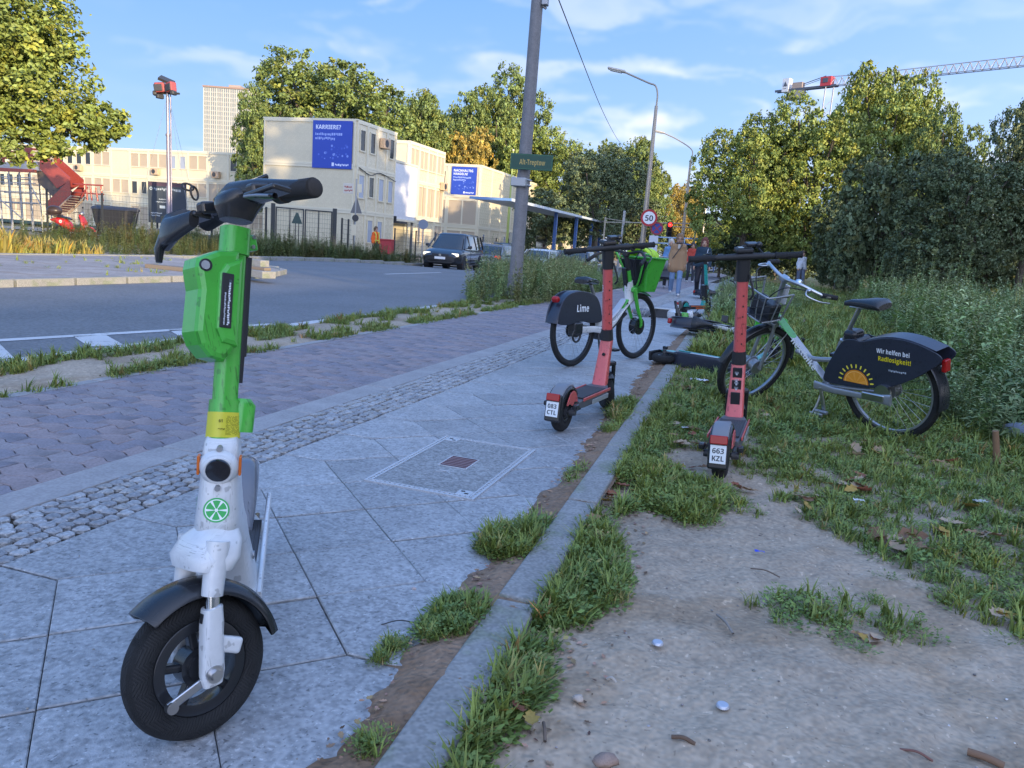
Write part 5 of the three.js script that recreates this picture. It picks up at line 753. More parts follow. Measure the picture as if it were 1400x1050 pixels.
function limeScooter(label, group) {
  const t = thing('kick_scooter', label, 'e-scooter', [0, 0, 0], 0, group);
  return { t, build(deg) {
    const rk = 14, a = alongAxis(-0.03, 0.153, rk), S = steering(-0.03, 0.153, rk, deg), c = Math.cos(R(rk)), s = Math.sin(R(rk));
    // steered: wheel, fork, mudguard, stem, handlebar
    wheel(t, 0, 0.153, 0.153, 0.031, { hubMat: M.plastic }, S);
    const ms = mk('mudguard', arcShell([[0.155, -0.056], [0.173, -0.047], [0.183, -0.02], [0.183, 0.02], [0.173, 0.047], [0.155, 0.056]], 56, 176, 0, 0.155), M.plastic, t, S); mk('mudguard_stay', [CY([-0.03, 0.325, -0.04], a(0.22, 0.01, -0.04), 0.008)], M.plastic, ms);
    mk('fork_crown', [loft([ringSE(a(0.20, 0.03), [c, s, 0], [0, 0, 1], 0.045, 0.080, 3.2, 24), ringSE(a(0.225, 0.025), [c, s, 0], [0, 0, 1], 0.056, 0.086, 3.2, 24), ringSE(a(0.262, 0.012), [c, s, 0], [0, 0, 1], 0.054, 0.066, 3, 24), ringSE(a(0.285, 0), [c, s, 0], [0, 0, 1], 0.040, 0.044, 2.5, 24)]), ...[-1, 1].map((z) => CY(a(0.262, 0.03, z * 0.064), a(0.15, 0.036, z * 0.064), 0.024, 0.022, 18))], limeWhite, t, S);
    for (const z of [-1, 1]) {
      mk('fork_stanchion', CY(a(0.17, 0.036, z * 0.064), [-0.022, 0.255, z * 0.065], 0.016, 0.016, 16), M.chrome, t, S); mk('fork_boot', CY(a(0.115, 0.036, z * 0.064), a(0.095, 0.036, z * 0.064), 0.021, 0.021, 16), M.black, t, S);
      const lg = mk('fork_leg', [loft([[-0.026, 0.285, 0.020, 0.020], [-0.019, 0.25, 0.023, 0.022], [-0.009, 0.20, 0.023, 0.020], [-0.002, 0.152, 0.026, 0.016], [0.001, 0.126, 0.02, 0.012]].map(([x, y, hx, hz]) => ringSE([x, y, z * 0.066], [1, 0, 0], [0, 0, 1], hx, hz, 3, 18))), RB(0.06, 0.035, 0.02, 0.008, -0.045, 0.195, z * 0.067, 0, 0, 0.5)], limeWhite, t, S);
      mk('axle_nut', [CY([0.0, 0.152, z * 0.08], [0.0, 0.152, z * 0.096], 0.013, 0.012, 6), CY([0.0, 0.152, z * 0.078], [0.0, 0.152, z * 0.085], 0.018, 0.018, 18)], M.steel, lg);
    }
    mk('brake_arm', [RB(0.085, 0.02, 0.008, 0.004, 0.05, 0.125, -0.052, 0, 0, -0.25), axleCyl(0.012, 0.014, 0.085, 0.113, -0.054)], M.steel, t, S);
    
    mk('stem', stem(a, 0.535, 0.90, 0.0205, 0.026, 0.0205, 0.025, 3, rk), limeGreen, t, S);
    mk('stem_sleeve', stem(a, 0.472, 0.56, 0.0275, 0.033, 0.0255, 0.031, 3.2, rk), limeGreen, t, S);
    mk('lock_cap', loft([ringSE(a(0.49, -0.04), [c, s, 0], [0, 0, 1], 0.024, 0.027, 3, 16), ringSE(a(0.55, -0.04), [c, s, 0], [0, 0, 1], 0.027, 0.029, 3, 16), ringSE(a(0.565, -0.038), [c, s, 0], [0, 0, 1], 0.018, 0.02, 3, 16)]), limeGreen, t, S);
    mk('yellow_sticker', stem(a, 0.478, 0.533, 0.0285, 0.034, 0.0272, 0.0324, 3.2, rk), std([0.62, 0.58, 0.04], 0.4), t, S);
    const stk = mk('sticker_print', put(PL(0.05, 0.044, 0, 0, 0, 0, Math.PI), 0, 0, 0, 0, 0, R(rk)).translate(...a(0.505, 0.004, -0.0296)), clearPrint(0.05, 0.044, 3200, (k, W, H) => { const r = mulberry(4); k.fillStyle = '#6d6a12'; for (let y = 6; y < H - 8; y += 9) for (let x = 62; x < W - 6; x += 7) if (r() < 0.75) k.fillRect(x, y + 3 * r(), 4, 4); txt(k, '61', 22, H * 0.3, 30, '#2d2c10', 'bold'); bars(k, 4, H * 0.66, 48, 9, 3, '#6d6a12'); }), t, S, true); stk.geometry.rotateY(0);
    mk('stem_clamp', [stem(a, 0.885, 0.945, 0.027, 0.031, 0.027, 0.031, 3, rk), RB(0.024, 0.036, 0.03, 0.005, ...a(0.918, -0.036))], limeGreen, t, S);
    mk('clamp_bolt', [-0.01, 0.012].map((q) => CY(a(0.918 + q, -0.036, -0.014), a(0.918 + q, -0.036, -0.020), 0.005, 0.005, 6)), M.steel, t, S);
    mk('cable_guard', [stem(a, 0.66, 0.885, 0.007, 0.009, 0.007, 0.009, 3, rk, -0.034), stem(a, 0.60, 0.66, 0.005, 0.006, 0.006, 0.007, 3, rk, -0.032)], M.black, t, S);
    // green control box before the stem
    const bp = [[0.004, 0.888], [0.055, 0.88], [0.097, 0.856], [0.1, 0.835], [0.09, 0.79], [0.093, 0.70], [0.082, 0.672], [0.058, 0.648], [0.024, 0.642], [0.004, 0.67]].map(([d, L]) => { const p = a(L, d); return [p[0], p[1]]; });
    const bx = mk('control_box', [EX(bp, 0.082, 0.013), EX([[0.0, 0.872], [0.04, 0.855], [0.055, 0.83], [0.055, 0.71], [0.04, 0.68], [0.0, 0.675]].map(([d, L]) => { const p = a(L, d); return [p[0], p[1]]; }), 0.098, 0.012)], limeGreen, t, S);
    const holeAt = a(0.842, 0.082); mk('reflector', [CY([holeAt[0], holeAt[1], -0.0425], [holeAt[0], holeAt[1], -0.037], 0.0135, 0.0135, 24)], M.black, bx); mk('reflector_lens', CY([holeAt[0] + 0.002, holeAt[1], -0.044], [holeAt[0] + 0.002, holeAt[1], -0.039], 0.0095, 0.0095, 24), std([0.7, 0.72, 0.76], 0.2, 0.6), bx);
    const lab = a(0.772, 0.036); mk('black_label', put(RB(0.026, 0.118, 0.004, 0.0015, 0, 0, 0), 0, 0, 0, 0, 0, R(rk)).translate(lab[0], lab[1], -0.0505), M.black, bx);
    mk('label_print', put(PL(0.024, 0.115, 0, 0, 0, 0, Math.PI), 0, 0, 0, 0, 0, R(rk)).translate(lab[0], lab[1], -0.0532), clearPrint(0.024, 0.115, 2600, (k, W, H) => { k.save(); k.translate(W / 2, H / 2); k.rotate(-Math.PI / 2); bars(k, -H * 0.46, -W * 0.28, H * 0.6, W * 0.14, 4, '#c9d0da'); bars(k, -H * 0.46, W * 0.06, H * 0.85, W * 0.2, 8, '#e6ebf2'); k.restore(); k.fillStyle = '#3a424e'; k.fillRect(W * 0.55, H * 0.1, W * 0.3, H * 0.06); }), bx, null, true);
    // handlebar
    mk('bar_mount', [loft([ringSE(a(0.962, 0.0), [c, s, 0], [0, 0, 1], 0.034, 0.031, 2.6, 24), ringSE(a(0.987, 0.0), [c, s, 0], [0, 0, 1], 0.044, 0.042, 2.6, 24), ringSE(a(1.007, -0.005), [c, s, 0], [0, 0, 1], 0.05, 0.058, 2.6, 24), ringSE(a(1.022, -0.012), [c, s, 0], [0, 0, 1], 0.046, 0.06, 2.6, 24), ringSE(a(1.034, -0.015), [c, s, 0], [0, 0, 1], 0.03, 0.04, 2.6, 24)])], M.plastic, t, S);
    const barPts = [[-0.238, 1.007, -0.045], [-0.17, 1.014, -0.036], [-0.085, 1.022, -0.018], [0, 1.024, -0.008], [0.085, 1.022, -0.018], [0.17, 1.014, -0.036], [0.25, 1.007, -0.045]];
    const ring = ([z, L, d], rx, ry) => ringSE(a(L, d, z), [c, s, 0], [-s, c, 0], rx, ry, 2.4, 20);
    mk('handlebar', loft(barPts.map((p, i) => ring(p, [0.015, 0.019, 0.029, 0.040, 0.029, 0.019, 0.015][i], [0.015, 0.018, 0.024, 0.027, 0.024, 0.018, 0.015][i]))), M.plastic, t, S);
    for (const z of [-1, 1]) {
      mk('grip', [CY(a(1.013, -0.036, z * 0.135), a(1.006, -0.046, z * 0.233), 0.0215, 0.0215, 22), SP(0.0215, ...a(1.006, -0.046, z * 0.233), 1, 1, 0.45, 20, 10)], M.grip, t, S);
      mk('grip_collar', CY(a(1.015, -0.034, z * 0.118), a(1.013, -0.036, z * 0.14), 0.026, 0.025, 20), M.softblack, t, S);
      const lv = mk('brake_lever', [TB([a(1.007, 0.0, z * 0.11), a(0.990, 0.030, z * 0.135), a(0.977, 0.042, z * 0.175), a(0.967, 0.040, z * 0.23)], 0.0065, 20, 8), RB(0.045, 0.03, 0.034, 0.008, ...a(1.007, 0.012, z * 0.112)), RB(0.045, 0.012, 0.12, 0.005, ...a(0.988, 0.024, z * 0.17), 0, 0, R(rk))], M.plastic, t, S);
      mk('lever_edge', TB([a(0.982, 0.050, z * 0.125), a(0.974, 0.056, z * 0.175), a(0.966, 0.05, z * 0.225)], 0.003, 14, 6), std([0.25, 0.27, 0.3], 0.35, 0.5), lv);
    }
    mk('hand_guard', [loft([ringSE(a(1.007, 0.0, 0.25), [c, s, 0], [-s, c, 0], 0.024, 0.024, 2.5, 16), ringSE(a(0.977, 0.035, 0.245), [c, s, 0], [-s, c, 0], 0.026, 0.034, 2.5, 16), ringSE(a(0.952, 0.055, 0.225), [c, s, 0], [-s, c, 0], 0.018, 0.04, 2.5, 16), ringSE(a(0.957, 0.06, 0.17), [c, s, 0], [-s, c, 0], 0.012, 0.03, 2.5, 16), ringSE(a(0.977, 0.04, 0.12), [c, s, 0], [-s, c, 0], 0.012, 0.02, 2.5, 16)]), loft([ringSE(a(0.952, 0.055, 0.235), [0, 0, 1], [c, s, 0], 0.016, 0.013, 2.5, 12), ringSE(a(0.917, 0.062, 0.245), [0, 0, 1], [c, s, 0], 0.014, 0.011, 2.5, 12), ringSE(a(0.887, 0.058, 0.25), [0, 0, 1], [c, s, 0], 0.008, 0.007, 2.5, 12)])], M.plastic, t, S);
    
    mk('key_ring', [TO(0.016, 0.0025, 0, 0, 0, 6, 20).rotateY(0.6).translate(...a(1.052, 0.02, 0.17)), TO(0.013, 0.0025, 0, 0, 0, 6, 20).rotateX(0.7).translate(...a(1.067, 0.03, 0.185))], M.softblack, t, S);
    mk('display', RB(0.075, 0.012, 0.085, 0.005, ...a(1.050, -0.02, 0), 0, 0, R(-rk - 8)), M.glassdark, t, S);
    // fixed body: head fairing, lamp, neck, deck, rear wheel and its housing
    const body = [[0.622, -0.112, -0.185, 0.031], [0.612, -0.100, -0.192, 0.036], [0.59, -0.088, -0.20, 0.039], [0.545, -0.072, -0.21, 0.040], [0.50, -0.062, -0.225, 0.043], [0.455, -0.054, -0.245, 0.047], [0.43, -0.054, -0.262, 0.050], [0.405, -0.10, -0.285, 0.053], [0.33, -0.195, -0.33, 0.060], [0.26, -0.222, -0.39, 0.070], [0.20, -0.235, -0.44, 0.080], [0.155, -0.24, -0.46, 0.078]];
    mk('head_fairing', loft(body.map(([y, xf, xr, w]) => ringSE([(xf + xr) / 2, y, 0], [1, 0, 0], [0, 0, 1], (xf - xr) / 2, w, 3.4, 32)).reverse()), limeWhite, t);
    mk('fairing_joint', CY(a(0.288), a(0.296), 0.045, 0.045, 24), M.black, t, S);
    const hl = [-0.072, 0.568]; const hm = mk('headlamp_housing', [put(loft([ringSE([0, 0, 0], [0, 1, 0], [0, 0, 1], 0.038, 0.04, 2.2, 32), ringSE([0.014, 0, 0], [0, 1, 0], [0, 0, 1], 0.035, 0.036, 2.2, 32), ringSE([0.022, 0, 0], [0, 1, 0], [0, 0, 1], 0.029, 0.029, 2, 32)].map((r) => r.map(([x, y, z]) => [x, y, z]))), hl[0] - 0.012, hl[1], 0, 0, 0, R(-8))], limeWhite, t);
    mk('headlamp', [CY([hl[0] + 0.004, hl[1], 0], [hl[0] + 0.014, hl[1] - 0.002, 0], 0.0265, 0.025, 32)], new THREE.MeshPhysicalMaterial({ color: col(0.012, 0.014, 0.02), roughness: 0.08, clearcoat: 1, clearcoatRoughness: 0.03 }), hm);
    mk('headlamp_screw', [0.041, -0.041].map((q) => CY([hl[0] - 0.012 + (q < 0 ? 0.012 : -0.006), hl[1] + q, 0], [hl[0] + (q < 0 ? 0.014 : 0.0), hl[1] + q, 0], 0.006, 0.006, 16)), M.dullsteel, hm);
    for (const z of [-1, 1]) mk('orange_reflector', RB(0.022, 0.042, 0.006, 0.0025, -0.092, hl[1] + 0.002, z * 0.042), M.orangelens, hm);
    mk('logo_print', put(new THREE.CircleGeometry(0.027, 40), 0, 0, 0, 0, Math.PI / 2, 0).rotateZ(R(8)).translate(-0.0575, 0.48, 0), clearPrint(0.068, 0.068, 3000, (k, W) => { const m = W / 2; k.translate(m, m); k.fillStyle = '#3fae5c'; k.beginPath(); k.arc(0, 0, m * 0.98, 0, 7); k.fill(); k.fillStyle = '#e9efee'; k.beginPath(); k.arc(0, 0, m * 0.86, 0, 7); k.fill(); k.fillStyle = '#3fae5c'; for (let i = 0; i < 6; i++) { k.beginPath(); k.moveTo(0, 0); k.arc(0, 0, m * 0.78, i * 1.0472 + 0.13, (i + 1) * 1.0472 - 0.13); k.fill(); } k.fillStyle = '#e9efee'; k.beginPath(); k.arc(0, 0, m * 0.13, 0, 7); k.fill(); }), t, null, true);
    const sideTxt = (str, w, h, col_) => clearPrint(w, h, 2400, (k, W, H) => { k.save(); k.translate(W / 2, H / 2); k.rotate(Math.PI / 2); txt(k, str, 0, 0, W * 0.62, col_, 'normal'); k.restore(); });
    mk('side_print', put(PL(0.06, 0.2, 0, 0, 0, R(-6), Math.PI, 0), 0, 0, 0, 0, 0, R(-22)).translate(-0.262, 0.37, -0.0612), sideTxt('On Lime', 0.06, 0.2, '#39414b'), t, null, true);
    mk('side_print', put(PL(0.05, 0.12, 0, 0, 0), 0, 0, 0, 0, 0, R(-12)).translate(-0.17, 0.44, 0.0515), sideTxt('Lime', 0.05, 0.12, '#3fae5c'), t, null, true);
    mk('charge_port', [CY([-0.29, 0.28, -0.0725], [-0.29, 0.28, -0.069], 0.010, 0.010, 18)], M.dullsteel, t);
    mk('deck', [loft([[-0.24, 0.185, 0.022, 0.078], [-0.32, 0.172, 0.026, 0.086], [-0.6, 0.166, 0.027, 0.086], [-0.76, 0.17, 0.026, 0.075], [-0.80, 0.18, 0.02, 0.055]].map(([x, y, h, w]) => ringSE([x, y, 0], [0, 1, 0], [0, 0, 1], h, w, 5, 24)))], limeWhite, t);
    mk('deck_mat', RB(0.44, 0.006, 0.145, 0.002, -0.53, 0.195, 0), M.deckrubber, t);
    for (const z of [-1, 1]) mk('deck_rail', loft([[-0.27, 0.175, 0.016], [-0.45, 0.19, 0.018], [-0.7, 0.215, 0.022], [-0.84, 0.235, 0.02]].map(([x, y, h]) => ringSE([x, y, z * 0.088], [0, 1, 0], [0, 0, 1], h, 0.0075, 3, 16))), limeWhite, t);
    const dr = [0.125, -0.90]; wheel(t, dr[1], 0.13, 0.13, 0.034, { solid: true });
    mk('rear_housing', [loft([[-0.66, 0.20, 0.012, 0.05], [-0.72, 0.245, 0.05, 0.054], [-0.80, 0.29, 0.07, 0.055], [-0.90, 0.295, 0.062, 0.053], [-0.98, 0.262, 0.045, 0.046], [-1.03, 0.22, 0.03, 0.04]].map(([x, y, h, w]) => ringSE([x, y, 0], [0, 1, 0], [0, 0, 1], h, w, 3, 24)))], std([0.15, 0.165, 0.195], 0.38, 0, { roughnessMap: scuffR }), t);
    mk('tail_lamp', RB(0.012, 0.035, 0.06, 0.004, -1.045, 0.225, 0), M.redlens, t);
    for (const z of [-1, 1]) mk('wheel_arm', RB(0.26, 0.03, 0.016, 0.006, -0.83, 0.145, z * 0.052, 0, 0, 0.12), M.plastic, t);
    mk('kickstand', [TB([[-0.35, 0.15, 0.07], [-0.40, 0.08, 0.09], [-0.43, 0.008, 0.12]], 0.008, 12, 8)], M.dullsteel, t);
    return t;
  } };
}
function railScooter(label, group, o) { // slim shared scooter with a number plate; o: colours and steering angle
  const t = thing('kick_scooter', label, 'e-scooter', [0, 0, 0], 0, group), rk = 13, a = alongAxis(0.82, 0.13, rk), S = steering(0.82, 0.13, rk, o.steer || 0), main = o.main, c = Math.cos(R(rk)), s = Math.sin(R(rk));
  wheel(t, 0, 0.125, 0.125, 0.036, { solid: true });
  wheel(t, 0.85, 0.13, 0.13, 0.036, { hubMat: M.plastic }, S);
  // rear mudguard with lamp and plate
  const mg = mk('rear_mudguard', [arcShell([[0.136, -0.052], [0.152, -0.048], [0.158, -0.03], [0.158, 0.03], [0.152, 0.048], [0.136, 0.052]], 40, 178, 0, 0.125), RB(0.03, 0.16, 0.098, 0.012, -0.143, 0.165, 0, 0, 0, -0.12)], M.plastic, t);
  mk('mudguard_top', arcShell([[0.158, -0.040], [0.165, -0.034], [0.167, 0.034], [0.158, 0.040]], 62, 150, 0, 0.125), std([0.19, 0.2, 0.22], 0.4), mg);
  mk('tail_lamp', RB(0.014, 0.042, 0.082, 0.005, -0.161, 0.232, 0, 0, 0, -0.16), M.redlens, mg);
  mk('number_plate', RB(0.006, 0.088, 0.075, 0.002, -0.165, 0.162, 0, 0, 0, -0.13), std([0.74, 0.78, 0.8], 0.4), mg);
  mk('plate_print', PL(0.073, 0.086, 0, 0, 0, 0, -Math.PI / 2).rotateZ(-0.13).translate(-0.1688, 0.1625, 0), clearPrint(0.073, 0.086, 2800, (k, W, H) => { txt(k, o.plate[0], W / 2, H * 0.3, H * 0.4, '#20303a', 'bold', 'center', W * 0.9); txt(k, o.plate[1], W / 2, H * 0.72, H * 0.4, '#20303a', 'bold', 'center', W * 0.9); }), mg, null, true);
  for (const z of [-1, 1]) { mk('mudguard_panel', put(EX(spline([[-0.07, 0.17], [-0.03, 0.225], [0.02, 0.245], [0.07, 0.225], [0.10, 0.17], [0.055, 0.175], [0.02, 0.155], [-0.02, 0.17]], 36), 0.006, 0.002), 0, 0.005, z * 0.054), main, mg); mk('rear_axle', [CY([0, 0.125, z * 0.05], [0, 0.125, z * 0.085], 0.022, 0.018, 16), RB(0.16, 0.035, 0.016, 0.006, 0.07, 0.135, z * 0.058)], M.darkgrey, t); mk('indicator', RB(0.05, 0.03, 0.03, 0.008, -0.02, 0.165, z * 0.092), M.plastic, t); }
  // deck
  mk('deck', loft([[0.10, 0.155, 0.022, 0.070], [0.16, 0.155, 0.030, 0.082], [0.4, 0.155, 0.032, 0.085], [0.58, 0.160, 0.032, 0.085], [0.66, 0.175, 0.026, 0.06], [0.70, 0.185, 0.018, 0.04]].map(([x, y, h, w]) => ringSE([x, y, 0], [0, 1, 0], [0, 0, 1], h, w, 6, 24))), o.deck || std([0.10, 0.105, 0.115], 0.5), t);
  mk('deck_mat', RB(0.46, 0.006, 0.14, 0.002, 0.38, 0.189, 0), M.deckrubber, t);
  for (const z of [-1, 1]) { mk('deck_edge', RB(0.5, 0.02, 0.008, 0.003, 0.38, 0.183, z * 0.085), o.edge || main, t); mk('deck_side', RB(0.30, 0.03, 0.006, 0.002, 0.44, 0.146, z * 0.087), o.side || std([0.5, 0.52, 0.55], 0.35, 0.5), t); }
  mk('kickstand', TB([[0.62, 0.13, -0.06], [0.60, 0.07, -0.10], [0.57, 0.006, -0.15]], 0.008, 12, 8), M.black, t);
  // neck, joint, stem
  const nk = mk('neck', loft([[0.60, 0.175, 0.045, 0.052], [0.665, 0.20, 0.04, 0.050], [0.69, 0.30, 0.034, 0.046], [0.715, 0.40, 0.030, 0.042], [0.737, 0.495, 0.030, 0.040]].map(([x, y, d, w]) => ringSE([x, y, 0], [c, s, 0], [0, 0, 1], d, w, 4, 24))), main, t);
  if (o.panel) { const mkp = (y0, y1) => put(RB(0.008, y1 - y0, 0.052, 0.003, 0, 0, 0), 0, 0, 0, 0, 0, R(rk)).translate(lerp(0.625, 0.704, ((y0 + y1) / 2 - 0.2) / 0.3) - 0.0005, (y0 + y1) / 2, 0); mk('panel', [mkp(0.24, 0.34), mkp(0.35, 0.405), mkp(0.412, 0.475)], M.black, nk); mk('panel_print', put(PL(0.045, 0.22, 0, 0, 0, 0, -Math.PI / 2), 0, 0, 0, 0, 0, R(rk + 1)).translate(0.6645, 0.365, 0), clearPrint(0.045, 0.22, 2200, (k, W, H) => { k.fillStyle = '#b9bfca'; for (const y of [0.08, 0.28, 0.36, 0.5]) { k.fillRect(W * 0.25, H * y, W * 0.5, H * 0.012); k.fillRect(W * 0.25, H * (y + 0.03), W * 0.5, H * 0.012); k.beginPath(); k.arc(W * 0.5, H * (y + 0.065), W * 0.13, 0, 7); k.fill(); } }), nk, null, true); }
  else mk('neck_emblem', put(new THREE.CylinderGeometry(0.012, 0.012, 0.006, 6), 0.676, 0.40, 0.005, 0, 0, Math.PI / 2 + R(rk)), M.black, nk);
  mk('stem_joint', stem(a, 0.375, 0.45, 0.041, 0.036, 0.036, 0.032, 3.2, rk), M.softblack, t);
  const stm = mk('stem', stem(a, 0.45, 0.86, 0.033, 0.029, 0.030, 0.027, 3.2, rk), main, t, S);
  mk('stem_dot', [0.5, 0.56, 0.66, 0.72, 0.78].map((L) => CY(a(L, -0.032 + 0.004 * (L - 0.5), 0.004), a(L, -0.024, 0.004), 0.0045, 0.0045, 10)), M.black, stm);
  mk('stem_print', put(PL(0.036, 0.13, 0, 0, 0, 0, Math.PI), 0, 0, 0, 0, 0, R(rk)).translate(...a(0.73, 0, -0.0325)), clearPrint(0.036, 0.13, 2400, (k, W, H) => { k.save(); k.translate(W / 2, H / 2); k.rotate(-Math.PI / 2); txt(k, o.word || '', 0, 0, W * 0.95, '#f1eef0'); k.restore(); }), stm, null, true);
  mk('cable', TB([a(0.90, -0.03, 0.03), a(0.80, -0.05, 0.05), a(0.76, -0.036, 0.036)], 0.006, 14, 8), M.black, stm);
  if (o.battery) mk('battery_case', loft([ringSE(a(0.10, -0.08), [c, s, 0], [0, 0, 1], 0.05, 0.055, 4, 20), ringSE(a(0.48, -0.07), [c, s, 0], [0, 0, 1], 0.045, 0.055, 4, 20)]), M.plastic, t);
  mk('stem_top', [stem(a, 0.86, 0.985, 0.034, 0.031, 0.036, 0.034, 3.2, rk)], M.softblack, t, S);
  mk('fork', [...[-1, 1].flatMap((z) => [CY(a(0.20, 0.0, z * 0.052), [0.85, 0.13, z * 0.052], 0.014, 0.014, 12), axleCyl(0.022, 0.012, 0.85, 0.13, z * 0.056)]), RB(0.06, 0.03, 0.125, 0.01, ...a(0.20)), CY(a(0.20), a(0.38), 0.024, 0.024, 18)], M.plastic, t, S);
  mk('front_mudguard', arcShell([[0.136, -0.042], [0.150, -0.03], [0.153, 0], [0.150, 0.03], [0.136, 0.042]], 20, 140, 0.85, 0.13), M.plastic, t, S);
  const H0 = 1.0; mk('handlebar', [loft([-0.30, -0.16, -0.06, 0, 0.06, 0.16, 0.30].map((z, i) => ringSE(a(H0, -0.02 - Math.abs(z) * 0.06, z), [1, 0, 0], [0, 1, 0], [0.013, 0.014, 0.022, 0.032, 0.022, 0.014, 0.013][i], [0.013, 0.014, 0.018, 0.022, 0.018, 0.014, 0.013][i], 2.2, 18)))], M.softblack, t, S);
  for (const z of [-1, 1]) { mk('grip', grip(a, H0, -0.034, z * 0.165, z * 0.295, 0.0175), M.grip, t, S); mk('brake_lever', [TB([a(H0 - 0.01, 0.0, z * 0.12), a(H0 - 0.02, 0.035, z * 0.17), a(H0 - 0.035, 0.03, z * 0.26)], 0.006, 16, 8), RB(0.04, 0.03, 0.03, 0.008, ...a(H0, 0, z * 0.125))], M.plastic, t, S); }
  const dp = mk('display_pod', [RB(0.11, 0.025, 0.09, 0.01, ...a(H0 + 0.03, 0.01), 0, 0, 0.15), RB(0.05, 0.035, 0.05, 0.012, ...a(H0 + 0.03, 0.05, 0.02))], M.softblack, t, S); mk('display', RB(0.07, 0.004, 0.065, 0.0015, ...a(H0 + 0.045, 0.0), 0, 0, 0.15), M.glassdark, dp);
  mk('phone_holder', [RB(0.05, 0.02, 0.07, 0.006, ...a(H0 + 0.05, 0.05, 0.05), 0, 0.3, 0.3), CY(a(H0, 0.03, 0.04), a(H0 + 0.045, 0.05, 0.04), 0.01), SP(0.017, ...a(H0 + 0.05, 0.03, 0.085))], M.plastic, t, S);
  mk('cable', TB([a(H0, 0.02, 0.11), a(H0 + 0.03, 0.09, 0.07), a(H0 - 0.05, 0.09, 0.0), a(0.85, 0.04, 0)], 0.005, 18, 8), M.black, t, S);
  return t;
}
{
  const ls = limeScooter('green and white e-scooter parked nearest on the slabs, front wheel turned', 'parked e-scooters'); stand(ls.build(-58), -1.028, -1.238, 303.4, -1.8);
  const va = railScooter('coral e-scooter standing on the slabs in front of the white and green bicycle', 'parked e-scooters', { main: coral, steer: 37.6, plate: ['083', 'CTL'], word: 'voi' }); stand(va, -1.06, -4.37, 82.8, -0.5);
  const vb = railScooter('coral e-scooter with a black inset panel standing on the grass edge', 'parked e-scooters', { main: coral, steer: 15.7, plate: ['663', 'KZL'], word: 'voi', panel: true }); stand(vb, -0.102, -3.85, 87.3, -3.3); vb.position.y = 0.006;
  const td = railScooter('turquoise e-scooter lying on its side at the kerb', 'fallen vehicles by the kerb', { main: teal, steer: 20, plate: ['47', 'TR'], word: '', deck: navy, edge: teal, battery: true }); td.position.set(-0.93, 0.07, -7.55); td.rotation.set(R(-84), R(-28), 0);
  const ts = railScooter('turquoise e-scooter standing upright on the path with an orange deck edge', 'parked e-scooters', { main: teal, steer: 25, plate: ['12', 'DO'], word: '', battery: true, deck: navy, side: std([0.5, 0.1, 0.03], 0.4), edge: std([0.5, 0.1, 0.03], 0.4) }); const p = G(933, 432); stand(ts, p.x, p.z, 62, -2);
  const l2 = limeScooter('white and green e-scooter lying across the slabs behind the coral one', 'fallen vehicles by the kerb'); l2.build(10); const q = G(946, 437); l2.t.position.set(q.x, 0.06, q.z); l2.t.rotation.set(R(86), R(8), 0);
}
